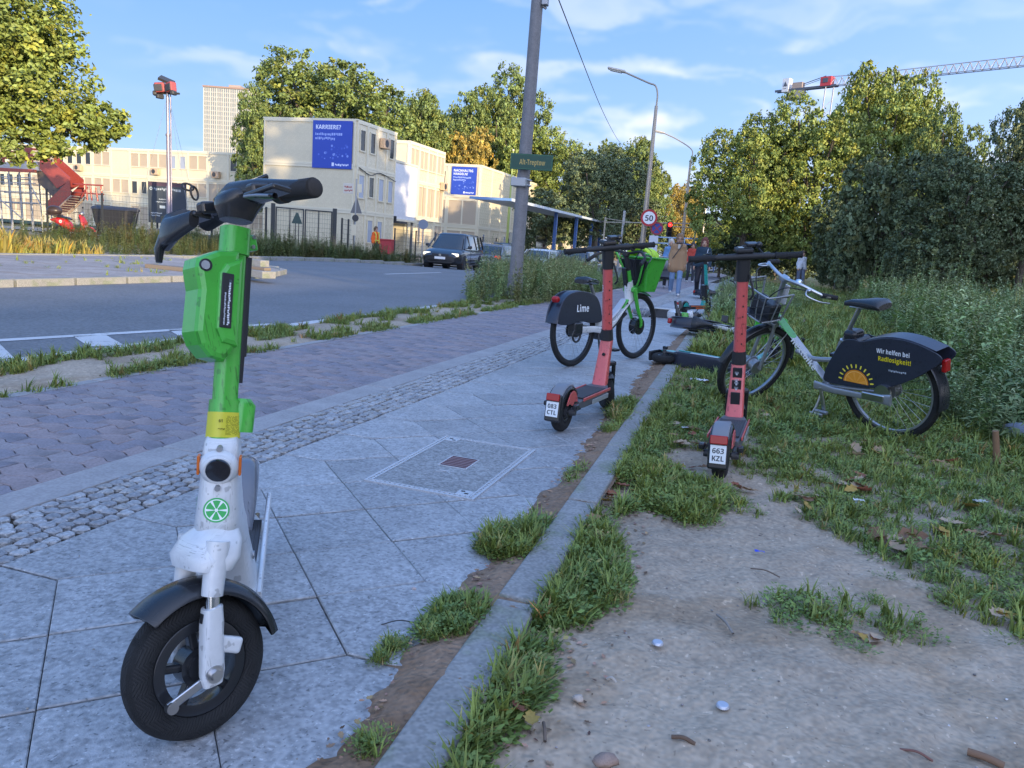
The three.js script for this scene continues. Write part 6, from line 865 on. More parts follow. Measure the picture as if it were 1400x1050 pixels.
// ---------- bicycles ----------
function saddle(x, y) { return put(loft([[-0.13, 0.0, 0.02, 0.075], [-0.11, 0.012, 0.034, 0.088], [-0.05, 0.012, 0.036, 0.075], [0.02, 0.006, 0.030, 0.045], [0.10, 0.002, 0.024, 0.026], [0.15, -0.006, 0.016, 0.018]].map(([a, b, h, w]) => ringSE([a, b, 0], [0, 1, 0], [0, 0, 1], h, w, 2.4, 20)).reverse()), x, y, 0); }
function limeBike(label, group) {
  const t = thing('rental_bicycle', label, 'bicycle', [0, 0, 0], 0, group), Rw = 0.34, rk = 20, a = alongAxis(1.08, Rw, rk), S = steering(1.08, Rw, rk, -3.6), c = Math.cos(R(rk)), s = Math.sin(R(rk)), rimB = std([0.03, 0.032, 0.036], 0.4, 0.4), strip = std([0.55, 0.57, 0.6], 0.3);
  wheel(t, 0, Rw, Rw, 0.025, { spokes: 1, rim: rimB, hub: 0.055, strip }); wheel(t, 1.12, Rw, Rw, 0.025, { spokes: 1, rim: rimB, hub: 0.075, hubMat: M.plastic, strip }, S);
  const tubeSE = (pts, e = 3) => loft(pts.map(([x, y, hx, hz, ang]) => ringSE([x, y, 0], [Math.cos(R(ang)), Math.sin(R(ang)), 0], [0, 0, 1], hx, hz, e, 24)));
  const h0 = a(0.28), h1 = a(0.48);
  mk('frame', [tubeSE([[h1[0] - 0.02, h1[1], 0.055, 0.034, 20], [h0[0] - 0.03, h0[1], 0.062, 0.036, 26], [0.80, 0.50, 0.055, 0.036, 50], [0.66, 0.385, 0.056, 0.038, 62], [0.54, 0.33, 0.06, 0.04, 80], [0.44, 0.32, 0.055, 0.04, 95]]), tubeSE([[0.44, 0.30, 0.035, 0.032, 20], [0.40, 0.42, 0.03, 0.028, 16], [0.35, 0.58, 0.026, 0.024, 16]]), ...[-1, 1].map((z) => loft([[0.46, 0.32, 0.034, 0.045], [0.25, 0.345, 0.03, 0.055], [0.05, 0.345, 0.032, 0.06], [-0.03, 0.34, 0.02, 0.06]].map(([x, y, h, zz]) => ringSE([x, y, z * zz], [0, 1, 0], [0, 0, 1], h, 0.011, 3, 16))))], limeWhite, t);
  mk('battery', tubeSE([[0.80, 0.585, 0.052, 0.036, 52], [0.68, 0.48, 0.058, 0.04, 54], [0.56, 0.40, 0.05, 0.038, 58]]), std([0.46, 0.48, 0.52], 0.35, 0.2), t);
  mk('frame_stripe', EX([[0.845, 0.49], [0.865, 0.47], [0.62, 0.335], [0.60, 0.345]], 0.078, 0.002), M.black, t);
  mk('seat_post', [CY([0.36, 0.56, 0], [0.235, 0.76, 0], 0.0165), CY([0.36, 0.55, 0], [0.335, 0.60, 0], 0.025)], M.dullsteel, t); mk('saddle', saddle(0.20, 0.785), M.plastic, t);
  // rear wheel cover on both sides
  const co = spline([[-0.335, 0.425], [-0.325, 0.52], [-0.26, 0.63], [-0.14, 0.69], [0.05, 0.70], [0.22, 0.665], [0.30, 0.60], [0.35, 0.50], [0.355, 0.415], [0.18, 0.405], [0.02, 0.425], [-0.15, 0.40], [-0.27, 0.40]], 60);
  for (const z of [-1, 1]) mk('wheel_cover', put(EX(co, 0.016, 0.006), 0, 0, z * 0.062), navy, t);
  mk('rear_mudguard', arcShell([[0.352, -0.07], [0.362, -0.05], [0.366, 0], [0.362, 0.05], [0.352, 0.07]], 40, 168, 0, Rw, 30), navy, t);
  mk('cover_print', PL(0.2, 0.11, 0.03, 0.545, 0.0725), clearPrint(0.2, 0.11, 1600, (k, W, H) => txt(k, 'Lime', W / 2, H / 2, H * 0.82, '#eef2f6', 'bold', 'center', W)), t, null, true);
  mk('tail_lamp', RB(0.05, 0.055, 0.075, 0.02, -0.30, 0.625, 0, 0, 0, 0.6), M.redlens, t);
  mk('rear_lock', [RB(0.13, 0.12, 0.09, 0.02, -0.03, 0.36, 0.045), TO(0.06, 0.01, -0.05, 0.30, 0.075, 8, 20)], M.plastic, t);
  mk('drive_unit', [axleCyl(0.075, 0.10, 0.46, 0.30), axleCyl(0.09, 0.012, 0.46, 0.30, 0.06)], M.darkgrey, t);
  mk('crank', [put(RB(0.18, 0.026, 0.014, 0.006, 0.09, 0, 0), 0.46, 0.30, 0.082, 0, 0, R(-70)), put(RB(0.18, 0.026, 0.014, 0.006, 0.09, 0, 0), 0.46, 0.30, -0.082, 0, 0, R(110)), CY([0.46, 0.30, -0.08], [0.46, 0.30, 0.08], 0.012)], M.black, t);
  for (const [ang, z] of [[-70, 0.13], [110, -0.13]]) mk('pedal', RB(0.09, 0.024, 0.085, 0.006, 0.46 + 0.17 * Math.cos(R(ang)), 0.30 + 0.17 * Math.sin(R(ang)), z), M.plastic, t);
  mk('kickstand', TB([[0.34, 0.30, 0.05], [0.30, 0.15, 0.11], [0.28, 0.01, 0.15]], 0.011, 12, 8), M.black, t);
  // steered: fork, mudguard, basket, handlebar
  mk('fork', [...[-1, 1].map((z) => loft([[...a(0.40, 0.0), 0.024, 0.015], [...a(0.2, 0.012), 0.022, 0.014], [1.11, 0.40, 0.016, 0.012], [1.12, 0.335, 0.018, 0.010]].map((p) => ringSE([p[0], p[1], z * 0.056], [c, s, 0], [0, 0, 1], p[p.length - 2], p[p.length - 1], 3, 16)))), CY(a(0.40), a(0.60), 0.028, 0.026, 20), RB(0.07, 0.05, 0.14, 0.015, ...a(0.40))], limeGreen, t, S);
  mk('front_mudguard', arcShell([[0.352, -0.032], [0.36, -0.02], [0.362, 0], [0.36, 0.02], [0.352, 0.032]], 60, 165, 1.12, Rw, 24), limeGreen, t, S);
  mk('fork_guard', put(RB(0.03, 0.30, 0.05, 0.01, 0, 0, 0), 0, 0, 0, 0, 0, R(rk)).translate(...a(0.5, -0.06)), M.plastic, t, S);
  const bk = [], top = 1.045, bot = 0.70, T0 = [[0.94, 1.38, 0.205], [1.08, 1.27, 0.10]];
  const wallq = (p) => { const n = p.length / 2; return loft([p.slice(0, n), p.slice(n)], false); };
  const rect = (x0, x1, w, y) => ringSE([(x0 + x1) / 2, y, 0], [1, 0, 0], [0, 0, 1], (x1 - x0) / 2, w, 9, 40);
  bk.push(loft([rect(1.08, 1.26, 0.10, bot), rect(1.03, 1.29, 0.135, 0.86), rect(0.97, 1.325, 0.172, top), rect(0.955, 1.34, 0.185, top + 0.005), rect(0.955, 1.34, 0.185, top - 0.015), rect(0.985, 1.31, 0.163, top - 0.02), rect(1.045, 1.275, 0.125, 0.86), rect(1.09, 1.25, 0.09, bot + 0.015)]));
  const bkm = mk('basket', bk, limeGreen, t, S); mk('basket_back', put(EX(spline([[-0.16, 0.13], [0.16, 0.13], [0.13, 0.03], [0.05, -0.13], [-0.05, -0.13], [-0.13, 0.03]], 50), 0.012, 0.004, 0, 0, 0, 0, Math.PI / 2), 0, 0, 0, 0, 0, R(17)).translate(0.985, 0.885, 0), M.plastic, bkm);
  mk('basket_rim', TB([[0.955, 1.05, -0.2], [0.90, 1.06, -0.17], [1.02, 0.74, 0], [0.90, 1.06, 0.17], [0.955, 1.05, 0.2]], 0.011, 40, 8), limeGreen, bkm);
  mk('handlebar_stem', [CY(a(0.58), a(0.76, 0.0), 0.022), RB(0.06, 0.05, 0.06, 0.015, ...a(0.77))], M.softblack, t, S);
  mk('handlebar', TB([a(0.76, -0.20, -0.32), a(0.78, -0.10, -0.29), a(0.80, 0.0, -0.17), a(0.775, 0.01, 0), a(0.80, 0.0, 0.17), a(0.78, -0.10, 0.29), a(0.76, -0.20, 0.32)], 0.0125, 50, 10), M.softblack, t, S);
  for (const z of [-1, 1]) { mk('grip', CY(a(0.775, -0.12, z * 0.298), a(0.755, -0.22, z * 0.322), 0.018, 0.018, 18), M.grip, t, S); mk('brake_lever', TB([a(0.785, -0.04, z * 0.25), a(0.765, -0.02, z * 0.31), a(0.745, -0.12, z * 0.345)], 0.006, 14, 8), M.plastic, t, S); }
  mk('phone_mount', [RB(0.05, 0.03, 0.12, 0.01, ...a(0.83, 0.0), 0, 0, 0.4), SP(0.028, ...a(0.84, -0.02, 0.1))], M.plastic, t, S);
  mk('cable', [TB([a(0.785, -0.02, 0.2), a(0.80, 0.10, 0.12), a(0.66, 0.08, 0.03), a(0.5, 0.05, 0.02)], 0.005, 20, 6), TB([a(0.785, -0.02, -0.2), a(0.81, 0.10, -0.12), a(0.66, 0.08, -0.03), a(0.5, 0.05, -0.02)], 0.005, 20, 6)], M.black, t, S);
  return t;
}
{
  const lb = limeBike('white and green rental bicycle with a black rear wheel cover and green basket', 'rental bicycles'); stand(lb, -1.632, -6.914, 68.2, -1.4);
  const cv = thing('rain_cover', 'neon yellow cover bundled in the green bicycle basket', 'cover', [0, 0, 0], 0); stand(cv, -1.632, -6.914, 68.2, -1.4);
  mk('cover_fold', [0, 1, 2].map((k) => loft(Array.from({ length: 9 }, (_, i) => { const t = i / 8 * Math.PI; return ringSE([1.06 + k * 0.07, 1.045 + 0.085 * Math.sin(t) - 0.004 * k, -0.14 * Math.cos(t)], [1, 0, 0], [0, 1, 0], 0.034, 0.02, 2.4, 12); }))), std([0.36, 0.62, 0.03], 0.55), cv);
  mk('cover_band', loft(Array.from({ length: 9 }, (_, i) => { const t = i / 8 * Math.PI; return ringSE([1.085, 1.053 + 0.082 * Math.sin(t), -0.137 * Math.cos(t)], [1, 0, 0], [0, 1, 0], 0.008, 0.02, 2.4, 10); })), std([0.08, 0.12, 0.03], 0.6), cv);
  const l2 = copyOf(lb, 'white and green rental bicycle lying in the grass behind the coral scooter', 'rental bicycles'); const q = G(962, 458); l2.position.set(q.x, 0.09, q.z); l2.rotation.set(R(80), R(-14), 0);
  const l3 = copyOf(lb, 'rental bicycle lying far off in the grass beside the path', 'rental bicycles'); const q3 = G(968, 408); l3.position.set(q3.x, 0.09, q3.z); l3.rotation.set(R(82), R(-4), 0);
}
function nextBike() {
  const t = thing('rental_bicycle', 'silver and green rental bicycle leaning in the grass with a dark advert panel', 'bicycle', [0, 0, 0], 0, 'rental bicycles'), Rw = 0.335, rk = 20, a = alongAxis(1.06, Rw, rk), S = steering(1.06, Rw, rk, 80.8), c = Math.cos(R(rk)), s = Math.sin(R(rk)), strip = std([0.66, 0.68, 0.7], 0.22, 0.3);
  wheel(t, 0, Rw, Rw, 0.026, { spokes: 1, rim: M.dullsteel, hub: 0.045, hubMat: M.dullsteel, strip }); wheel(t, 1.10, Rw, Rw, 0.026, { spokes: 1, rim: M.dullsteel, hub: 0.045, hubMat: M.dullsteel, strip }, S);
  const tubeSE = (pts, e = 2.6) => loft(pts.map(([x, y, hx, hz, ang]) => ringSE([x, y, 0], [Math.cos(R(ang)), Math.sin(R(ang)), 0], [0, 0, 1], hx, hz, e, 24)));
  const hb = a(0.34), ht = a(0.46), bb = [0.45, 0.29];
  const dt = (k) => [lerp(ht[0] - 0.01, bb[0] + 0.03, k), lerp(ht[1] - 0.03, bb[1] + 0.03, k)];
  mk('frame', [tubeSE([0.30, 0.5, 0.75, 1].map((k) => [...dt(k), 0.042, 0.034, 42])), CY(a(0.30), a(0.50), 0.03, 0.03, 20), tubeSE([[0.46, 0.27, 0.04, 0.034, 18], [0.40, 0.46, 0.027, 0.026, 18], [0.355, 0.60, 0.022, 0.022, 18]]), TB([[0.72, 0.485, 0], [0.60, 0.45, 0], [0.50, 0.455, 0], [0.405, 0.47, 0]], 0.017, 20, 10), ...[-1, 1].map((z) => CY([0.44, 0.285, z * 0.04], [0, Rw, z * 0.065], 0.013)), ...[-1, 1].map((z) => CY([0.38, 0.52, z * 0.02], [0, Rw + 0.01, z * 0.065], 0.010)), axleCyl(0.034, 0.08, bb[0], bb[1])], silver, t);
  mk('green_tube', tubeSE([-0.02, 0.15, 0.31].map((k) => [...dt(k), 0.0445, 0.0365, 42])), paintM([0.05, 0.34, 0.06]), t);
  const mid = dt(0.62), ang = Math.atan2(dt(0)[1] - dt(1)[1], dt(0)[0] - dt(1)[0]);
  for (const z of [-1]) mk('frame_print', put(PL(0.34, 0.075, 0, 0, 0, 0, z < 0 ? Math.PI : 0), 0, 0, 0, 0, 0, ang).translate(mid[0], mid[1], z * 0.0352), clearPrint(0.34, 0.075, 1500, (k, W, H) => txt(k, 'nextbike', W / 2, H * 0.45, H * 0.86, '#f2f5f7', 'bold', 'center', W)), t, null, true);
  const mid2 = dt(0.16); mk('frame_print', put(PL(0.1, 0.05, 0, 0, 0, 0, Math.PI), 0, 0, 0, 0, 0, ang).translate(mid2[0], mid2[1], -0.0372), clearPrint(0.1, 0.05, 1500, (k, W, H) => { k.fillStyle = '#7fd08a'; for (let i = 0; i < 3; i++) { k.beginPath(); k.arc(W * (0.25 + 0.22 * i), H / 2, H * 0.18, 0, 7); k.fill(); } }), t, null, true);
  mk('seat_post', [CY([0.36, 0.58, 0], [0.235, 0.85, 0], 0.0155), CY([0.362, 0.575, 0], [0.345, 0.62, 0], 0.024)], M.steel, t); mk('saddle', [saddle(0.185, 0.88)], M.plastic, t); mk('saddle_rail', [CY([0.11, 0.856, 0.02], [0.29, 0.86, 0.02], 0.005), CY([0.11, 0.856, -0.02], [0.29, 0.86, -0.02], 0.005)], M.steel, t);
  mk('post_print', put(PL(0.03, 0.12, 0, 0, 0, 0, Math.PI), 0, 0, 0, 0, 0, R(24)).translate(0.385, 0.50, -0.030), clearPrint(0.03, 0.12, 2000, (k, W, H) => { k.save(); k.translate(W / 2, H / 2); k.rotate(-Math.PI / 2); txt(k, 'MULTI', 0, 0, W * 0.8, '#101216'); k.restore(); }), t, null, true);
  // advert panels over the rear wheel
  const out = spline([[0.385, 0.50], [0.30, 0.635], [0.22, 0.66], [0.16, 0.655], [0.0, 0.70], [-0.16, 0.70], [-0.32, 0.655], [-0.36, 0.61], [-0.29, 0.54], [-0.17, 0.45], [-0.02, 0.375], [0.18, 0.335], [0.42, 0.33], [0.43, 0.40]], 80);
  for (const z of [-1, 1]) mk('advert_panel', put(EX(out, 0.008, 0.003), 0, 0, z * 0.078), navy, t);
  const u = 900, PX = (k, W, H) => { // print on the panel facing the lawn edge: x runs from the rear lamp (left edge of the canvas is forward)
    const X = (x) => (0.44 - x) / 0.9 * W, Y = (y) => (0.72 - y) / 0.4 * H;
    txt(k, 'Wir helfen bei', X(-0.055), Y(0.612), H * 0.105, '#e9edf2', 'bold', 'center', W * 0.245); txt(k, 'Radlosigkeit!', X(-0.065), Y(0.562), H * 0.105, '#e6d21c', 'bold', 'center', W * 0.245); bars(k, X(-0.03), Y(0.50), W * 0.13, H * 0.03, 5, '#aab4c0');
    const ox = X(0.195), oy = Y(0.365), r = H * 0.225; k.save(); k.beginPath(); k.rect(0, 0, W, oy); k.clip(); k.fillStyle = '#e08a1e'; k.beginPath(); k.arc(ox, oy, r, 0, 7); k.fill(); k.strokeStyle = '#f6c777'; k.lineWidth = r * 0.05; k.beginPath(); k.arc(ox, oy, r * 0.86, 0, 7); k.stroke(); for (let i = 0; i < 9; i++) { const q = Math.PI + i * Math.PI / 8; k.fillStyle = i % 2 ? '#eaa040' : '#e5962c'; k.beginPath(); k.moveTo(ox, oy); k.arc(ox, oy, r * 0.8, q, q + Math.PI / 9.5); k.fill(); } k.restore();
    k.strokeStyle = '#efe04a'; k.lineWidth = r * 0.11; k.lineCap = 'round'; for (let i = 0; i < 11; i++) { const q = Math.PI + 0.12 + i * (Math.PI - 0.24) / 10; k.beginPath(); k.moveTo(ox + Math.cos(q) * r * 1.18, oy + Math.sin(q) * r * 1.18); k.lineTo(ox + Math.cos(q) * r * 1.38, oy + Math.sin(q) * r * 1.38); k.stroke(); }
  };
  mk('advert_print', PL(0.9, 0.4, -0.01, 0.52, 0, 0, Math.PI).translate(-0.02 + 0.02, 0, -0.0835), clearPrint(0.9, 0.4, 1100, PX), t, null, true);
  mk('rear_mudguard', arcShell([[0.350, -0.06], [0.358, -0.03], [0.36, 0.03], [0.350, 0.06]], 30, 190, 0, Rw, 30), M.plastic, t); mk('panel_top', EX(spline([[0.16, 0.655], [0.0, 0.706], [-0.16, 0.706], [-0.32, 0.662], [-0.16, 0.69], [0.0, 0.688]], 30), 0.145, 0.004), navy, t);
  mk('tail_lamp', RB(0.03, 0.08, 0.06, 0.01, -0.345, 0.56, 0), M.redlens, t);
  mk('frame_lock', [RB(0.10, 0.12, 0.12, 0.03, 0.27, 0.645, 0), axleCyl(0.04, 0.13, 0.22, 0.62)], M.plastic, t);
  mk('chain_guard', loft([[0.50, 0.295, 0.03], [0.35, 0.285, 0.022], [0.1, 0.29, 0.02], [-0.06, 0.30, 0.04]].map(([x, y, h]) => ringSE([x, y, -0.095], [0, 1, 0], [0, 0, 1], h, 0.012, 3, 18))), std([0.34, 0.36, 0.39], 0.35, 0.5), t); mk('hub_cover', [axleCyl(0.055, 0.02, 0, Rw, -0.09), RB(0.16, 0.05, 0.02, 0.01, 0.06, Rw - 0.035, -0.10)], M.steel, t);
  mk('crank', [put(RB(0.18, 0.028, 0.016, 0.007, 0.09, 0, 0), bb[0], bb[1], -0.10, 0, 0, R(-100)), put(RB(0.18, 0.028, 0.016, 0.007, 0.09, 0, 0), bb[0], bb[1], 0.10, 0, 0, R(80)), CY([bb[0], bb[1], -0.1], [bb[0], bb[1], 0.1], 0.014)], M.steel, t);
  mk('pedal', [RB(0.10, 0.02, 0.03, 0.006, bb[0] - 0.03, bb[1] - 0.168, -0.135), RB(0.10, 0.02, 0.02, 0.006, bb[0] - 0.03, bb[1] - 0.168, -0.19)], M.dullsteel, t); mk('pedal', RB(0.10, 0.024, 0.085, 0.006, bb[0] + 0.03, bb[1] + 0.168, 0.15), M.plastic, t);
  mk('kickstand', [TB([[0.46, 0.26, -0.06], [0.48, 0.14, -0.10], [0.53, 0.015, -0.15]], 0.011, 14, 8), RB(0.06, 0.02, 0.04, 0.008, 0.54, 0.012, -0.155)], M.steel, t);
  // steered: fork, mudguard, basket, handlebar
  mk('fork', [...[-1, 1].map((z) => TB([a(0.36, 0.01, z * 0.05), a(0.2, 0.015, z * 0.055), [1.10, Rw, z * 0.058]], 0.0135, 14, 10)), RB(0.05, 0.04, 0.13, 0.012, ...a(0.36)), CY(a(0.36), a(0.62), 0.018, 0.018, 16)], silver, t, S);
  mk('front_mudguard', arcShell([[0.348, -0.034], [0.356, -0.022], [0.359, 0], [0.356, 0.022], [0.348, 0.034]], 35, 200, 1.10, Rw, 30), M.plastic, t, S); mk('mudguard_stay', [-1, 1].map((z) => CY([1.10, Rw, z * 0.05], [0.80, 0.53, z * 0.034], 0.004)), M.steel, t, S);
  const hoop = (y, d0, d1, w) => TB([a(y, d0, -w), a(y, d1 - 0.04, -w), a(y, d1, -w * 0.75), a(y, d1, w * 0.75), a(y, d1 - 0.04, w), a(y, d0, w)], 0.006, 40, 8);
  const bs = [hoop(0.66, 0.03, 0.26, 0.15), hoop(0.44, 0.04, 0.22, 0.11)]; for (const z of [-0.14, -0.07, 0.07, 0.14]) bs.push(TB([a(0.66, 0.26, z * 0.9), a(0.54, 0.25, z * 0.85), a(0.44, 0.22, z * 0.7)], 0.004, 12, 6)); for (const z of [-1, 1]) { bs.push(CY(a(0.66, 0.03, z * 0.15), a(0.44, 0.04, z * 0.11), 0.007), CY(a(0.66, 0.14, z * 0.15), a(0.44, 0.13, z * 0.11), 0.004), CY(a(0.46, 0.03, z * 0.1), a(0.38, 0.0, z * 0.03), 0.008)); }
  const bsk = mk('basket', bs, silver, t, S); mk('basket_floor', [EX([[-0.10, 0], [-0.11, 0.18], [0.11, 0.18], [0.10, 0]], 0.012, 0.003, 0, 0, 0, Math.PI / 2, 0, 0).rotateY(Math.PI / 2).rotateZ(R(rk)).translate(...a(0.445, 0.04)), put(RB(0.10, 0.12, 0.21, 0.02, 0, 0, 0), 0, 0, 0, 0, 0, R(rk)).translate(...a(0.50, 0.10))], M.plastic, bsk);
  mk('basket_strap', [0.52, 0.58, 0.64].map((L) => TB([a(L, 0.03, 0.14), a(L + 0.01, 0.30, 0.10), a(L - 0.02, 0.34, -0.05), a(L, 0.06, -0.14)], 0.003, 20, 6)), M.black, bsk);
  mk('info_plate', [put(RB(0.012, 0.15, 0.075, 0.004, 0, 0, 0), 0, 0, 0, 0, 0.15, R(rk)).translate(...a(0.585, -0.035))], std([0.62, 0.64, 0.66], 0.4), t, S); mk('info_plate_mark', [put(RB(0.004, 0.06, 0.05, 0.0015, 0, 0, 0), 0, 0, 0, 0, 0.15, R(rk)).translate(...a(0.615, -0.043))], std([0.5, 0.05, 0.04], 0.4), t, S);
  mk('handlebar_stem', [CY(a(0.60), a(0.70), 0.02), RB(0.05, 0.04, 0.07, 0.012, ...a(0.71))], M.steel, t, S);
  mk('handlebar', TB([a(0.68, -0.20, -0.30), a(0.70, -0.10, -0.28), a(0.735, 0.0, -0.15), a(0.72, 0.015, 0), a(0.735, 0.0, 0.15), a(0.70, -0.10, 0.28), a(0.68, -0.20, 0.30)], 0.0125, 50, 10), M.steel, t, S);
  for (const z of [-1, 1]) { mk('grip', [CY(a(0.703, -0.09, z * 0.278), a(0.678, -0.215, z * 0.303), 0.0185, 0.0175, 18)], M.grip, t, S); mk('brake_lever', [TB([a(0.715, -0.02, z * 0.20), a(0.70, 0.02, z * 0.25), a(0.675, -0.05, z * 0.31), a(0.66, -0.13, z * 0.33)], 0.006, 16, 8), RB(0.03, 0.03, 0.03, 0.008, ...a(0.715, -0.03, z * 0.215))], M.steel, t, S); }
  mk('cable', [1, -1].map((z) => TB([a(0.715, -0.01, z * 0.2), a(0.72, 0.14, z * 0.14), a(0.56, 0.16, z * 0.04), a(0.38, 0.04, z * 0.02)], 0.0045, 22, 6)), M.black, t, S);
  mk('bell', SP(0.024, ...a(0.74, -0.01, -0.12), 1, 0.8, 1), M.chrome, t, S);
  stand(t, 0.895, -5.52, 141.9, -12.6); return t;
}
nextBike();
// ---------- cars ----------
const carPaint = (c, r = 0.28) => new THREE.MeshPhysicalMaterial({ color: col(...c), roughness: r, metalness: 0.25, clearcoat: 1, clearcoatRoughness: 0.06 });
const carGlass = new THREE.MeshPhysicalMaterial({ color: col(0.02, 0.025, 0.03), roughness: 0.05, clearcoat: 1, clearcoatRoughness: 0.02 });
function car(label, pos, yaw, o) { // x forward
  const t = thing('car', label, 'car', pos, yaw, 'cars on the road'), { L, W, H, hood, paint } = o, h = L / 2, w = W / 2, belt = o.belt ?? 0.95, st = o.stations, ring = (x, y0, y1, z, e = 5) => ringSE([x, (y0 + y1) / 2, 0], [0, 1, 0], [0, 0, 1], (y1 - y0) / 2, z, e, 28);
  mk('body', [loft([ring(-h, 0.42, 0.80, w * 0.80), ring(-h + 0.06, 0.30, belt - 0.02, w * 0.92), ring(-h + 0.35, 0.24, belt + 0.02, w * 0.98), ring(-0.2, 0.22, belt, w), ring(h - hood - 0.15, 0.22, belt, w), ring(h - hood * 0.55, 0.23, belt - 0.06, w * 0.985), ring(h - 0.28, 0.25, belt - 0.17, w * 0.95), ring(h - 0.08, 0.28, belt - 0.26, w * 0.86), ring(h, 0.36, belt - 0.36, w * 0.74)])], paint, t);
  // cabin: glass below, painted roof and pillars
  const xr0 = -h + o.rear0, xr1 = -h + o.rear1, xf0 = h - hood, xf1 = xf0 - o.shield, pr = (x0, x1, z, y) => ringSE([(x0 + x1) / 2, y, 0], [1, 0, 0], [0, 0, 1], (x1 - x0) / 2, z, 6, 40);
  mk('window_glass', loft([pr(xr0, xf0, w * 0.95, belt - 0.05), pr(xr0 + 0.02, xf0 - 0.06, w * 0.93, belt + 0.05), pr(xr1 - 0.03, xf1 + 0.08, w * 0.77, H - 0.11)]), carGlass, t);
  mk('roof', loft([pr(xr1 - 0.06, xf1 + 0.10, w * 0.785, H - 0.13), pr(xr1 - 0.03, xf1 + 0.04, w * 0.775, H - 0.07), pr(xr1 + 0.1, xf1 - 0.08, w * 0.71, H - 0.015), pr(xr1 + 0.5, xf1 - 0.5, w * 0.45, H)]), paint, t);
  for (const z of [-1, 1]) for (const [a, b, r] of [[xf0 - 0.02, xf1 + 0.08, 0.035], [o.bp ?? 0.1, o.bp ?? 0.1, 0.03], [o.cp ?? xr0 + 0.7, (o.cp ?? xr0 + 0.7) + 0.1, 0.04], [xr0 + 0.03, xr1 - 0.02, 0.05]]) mk('pillar', CY([a, belt - 0.03, z * w * 0.945], [b, H - 0.1, z * w * 0.765], r, r, 8), paint, t);
  for (const x of [h - 0.92, -h + 0.85]) for (const z of [-1, 1]) { const r = o.wr || 0.32, wz = z * (w - 0.1); mk('wheel_arch', CY([x, r, z * (w - 0.26)], [x, r, z * (w + 0.004)], r + 0.07, r + 0.07, 28), M.black, t); const wl = mk('wheel', TO(r - 0.075, 0.09, x, r, wz + z * 0.03, 12, 36), M.rubber, t); mk('rim', [CY([x, r, wz], [x, r, wz + z * 0.095], r - 0.10, r - 0.12, 24)], std([0.4, 0.41, 0.43], 0.3, 0.8), wl); }
  for (const z of [-1, 1]) {
    mk('headlamp', RB(0.16, 0.15, 0.36, 0.05, h - 0.16, belt - 0.30, z * w * 0.70, 0, z * 0.25, 0), o.lit ? std([0.8, 0.8, 0.75], 0.15, 0, { emissive: col(1, 0.82, 0.5), emissiveIntensity: 1.1 }) : std([0.55, 0.57, 0.6], 0.12), t);
    mk('tail_lamp', RB(0.1, o.tailH || 0.2, 0.34, 0.04, -h + 0.055, belt - 0.14, z * w * 0.74), o.braking ? std([0.5, 0.01, 0.01], 0.3, 0, { emissive: col(1, 0.05, 0.04), emissiveIntensity: 0.9 }) : M.redlens, t);
    mk('wing_mirror', [RB(0.14, 0.14, 0.2, 0.05, xf0 - 0.42, belt + 0.09, z * (w + 0.1)), RB(0.05, 0.04, 0.12, 0.015, xf0 - 0.4, belt + 0.03, z * (w + 0.0))], paint, t);
    mk('sill', B(L - 2.2, 0.08, 0.02, 0, 0.27, z * (w - 0.004)), M.black, t); mk('door_gap', [B(0.012, belt - 0.35, 0.012, o.bp ?? 0.1, (belt + 0.33) / 2, z * w * 0.997)], M.black, t); mk('door_handle', RB(0.2, 0.03, 0.03, 0.01, -0.15, belt - 0.13, z * w * 1.0), paint, t);
  }
  mk('grille', [RB(0.05, 0.13, W * 0.42, 0.02, h - 0.035, belt - 0.34, 0), RB(0.05, 0.17, W * 0.62, 0.02, h - 0.025, 0.40, 0)], M.black, t); mk('bumper_trim', RB(0.05, 0.12, W * 0.7, 0.02, -h + 0.01, 0.38, 0), M.black, t);
  mk('number_plate', RB(0.02, 0.11, 0.5, 0.005, h + 0.003, 0.54, 0), M.white, t); mk('number_plate', RB(0.02, 0.11, 0.5, 0.005, -h - 0.004, 0.62, 0), M.white, t);
  mk('emblem', put(new THREE.CylinderGeometry(0.06, 0.06, 0.02, 20), h - 0.005, belt - 0.33, 0, 0, 0, Math.PI / 2), M.chrome, t);
  if (o.rails) mk('roof_rail', [-1, 1].map((z) => CY([xr1 + 0.1, H + 0.02, z * w * 0.68], [xf1 - 0.15, H + 0.01, z * w * 0.68], 0.022)), M.steel, t);
  return t;
}
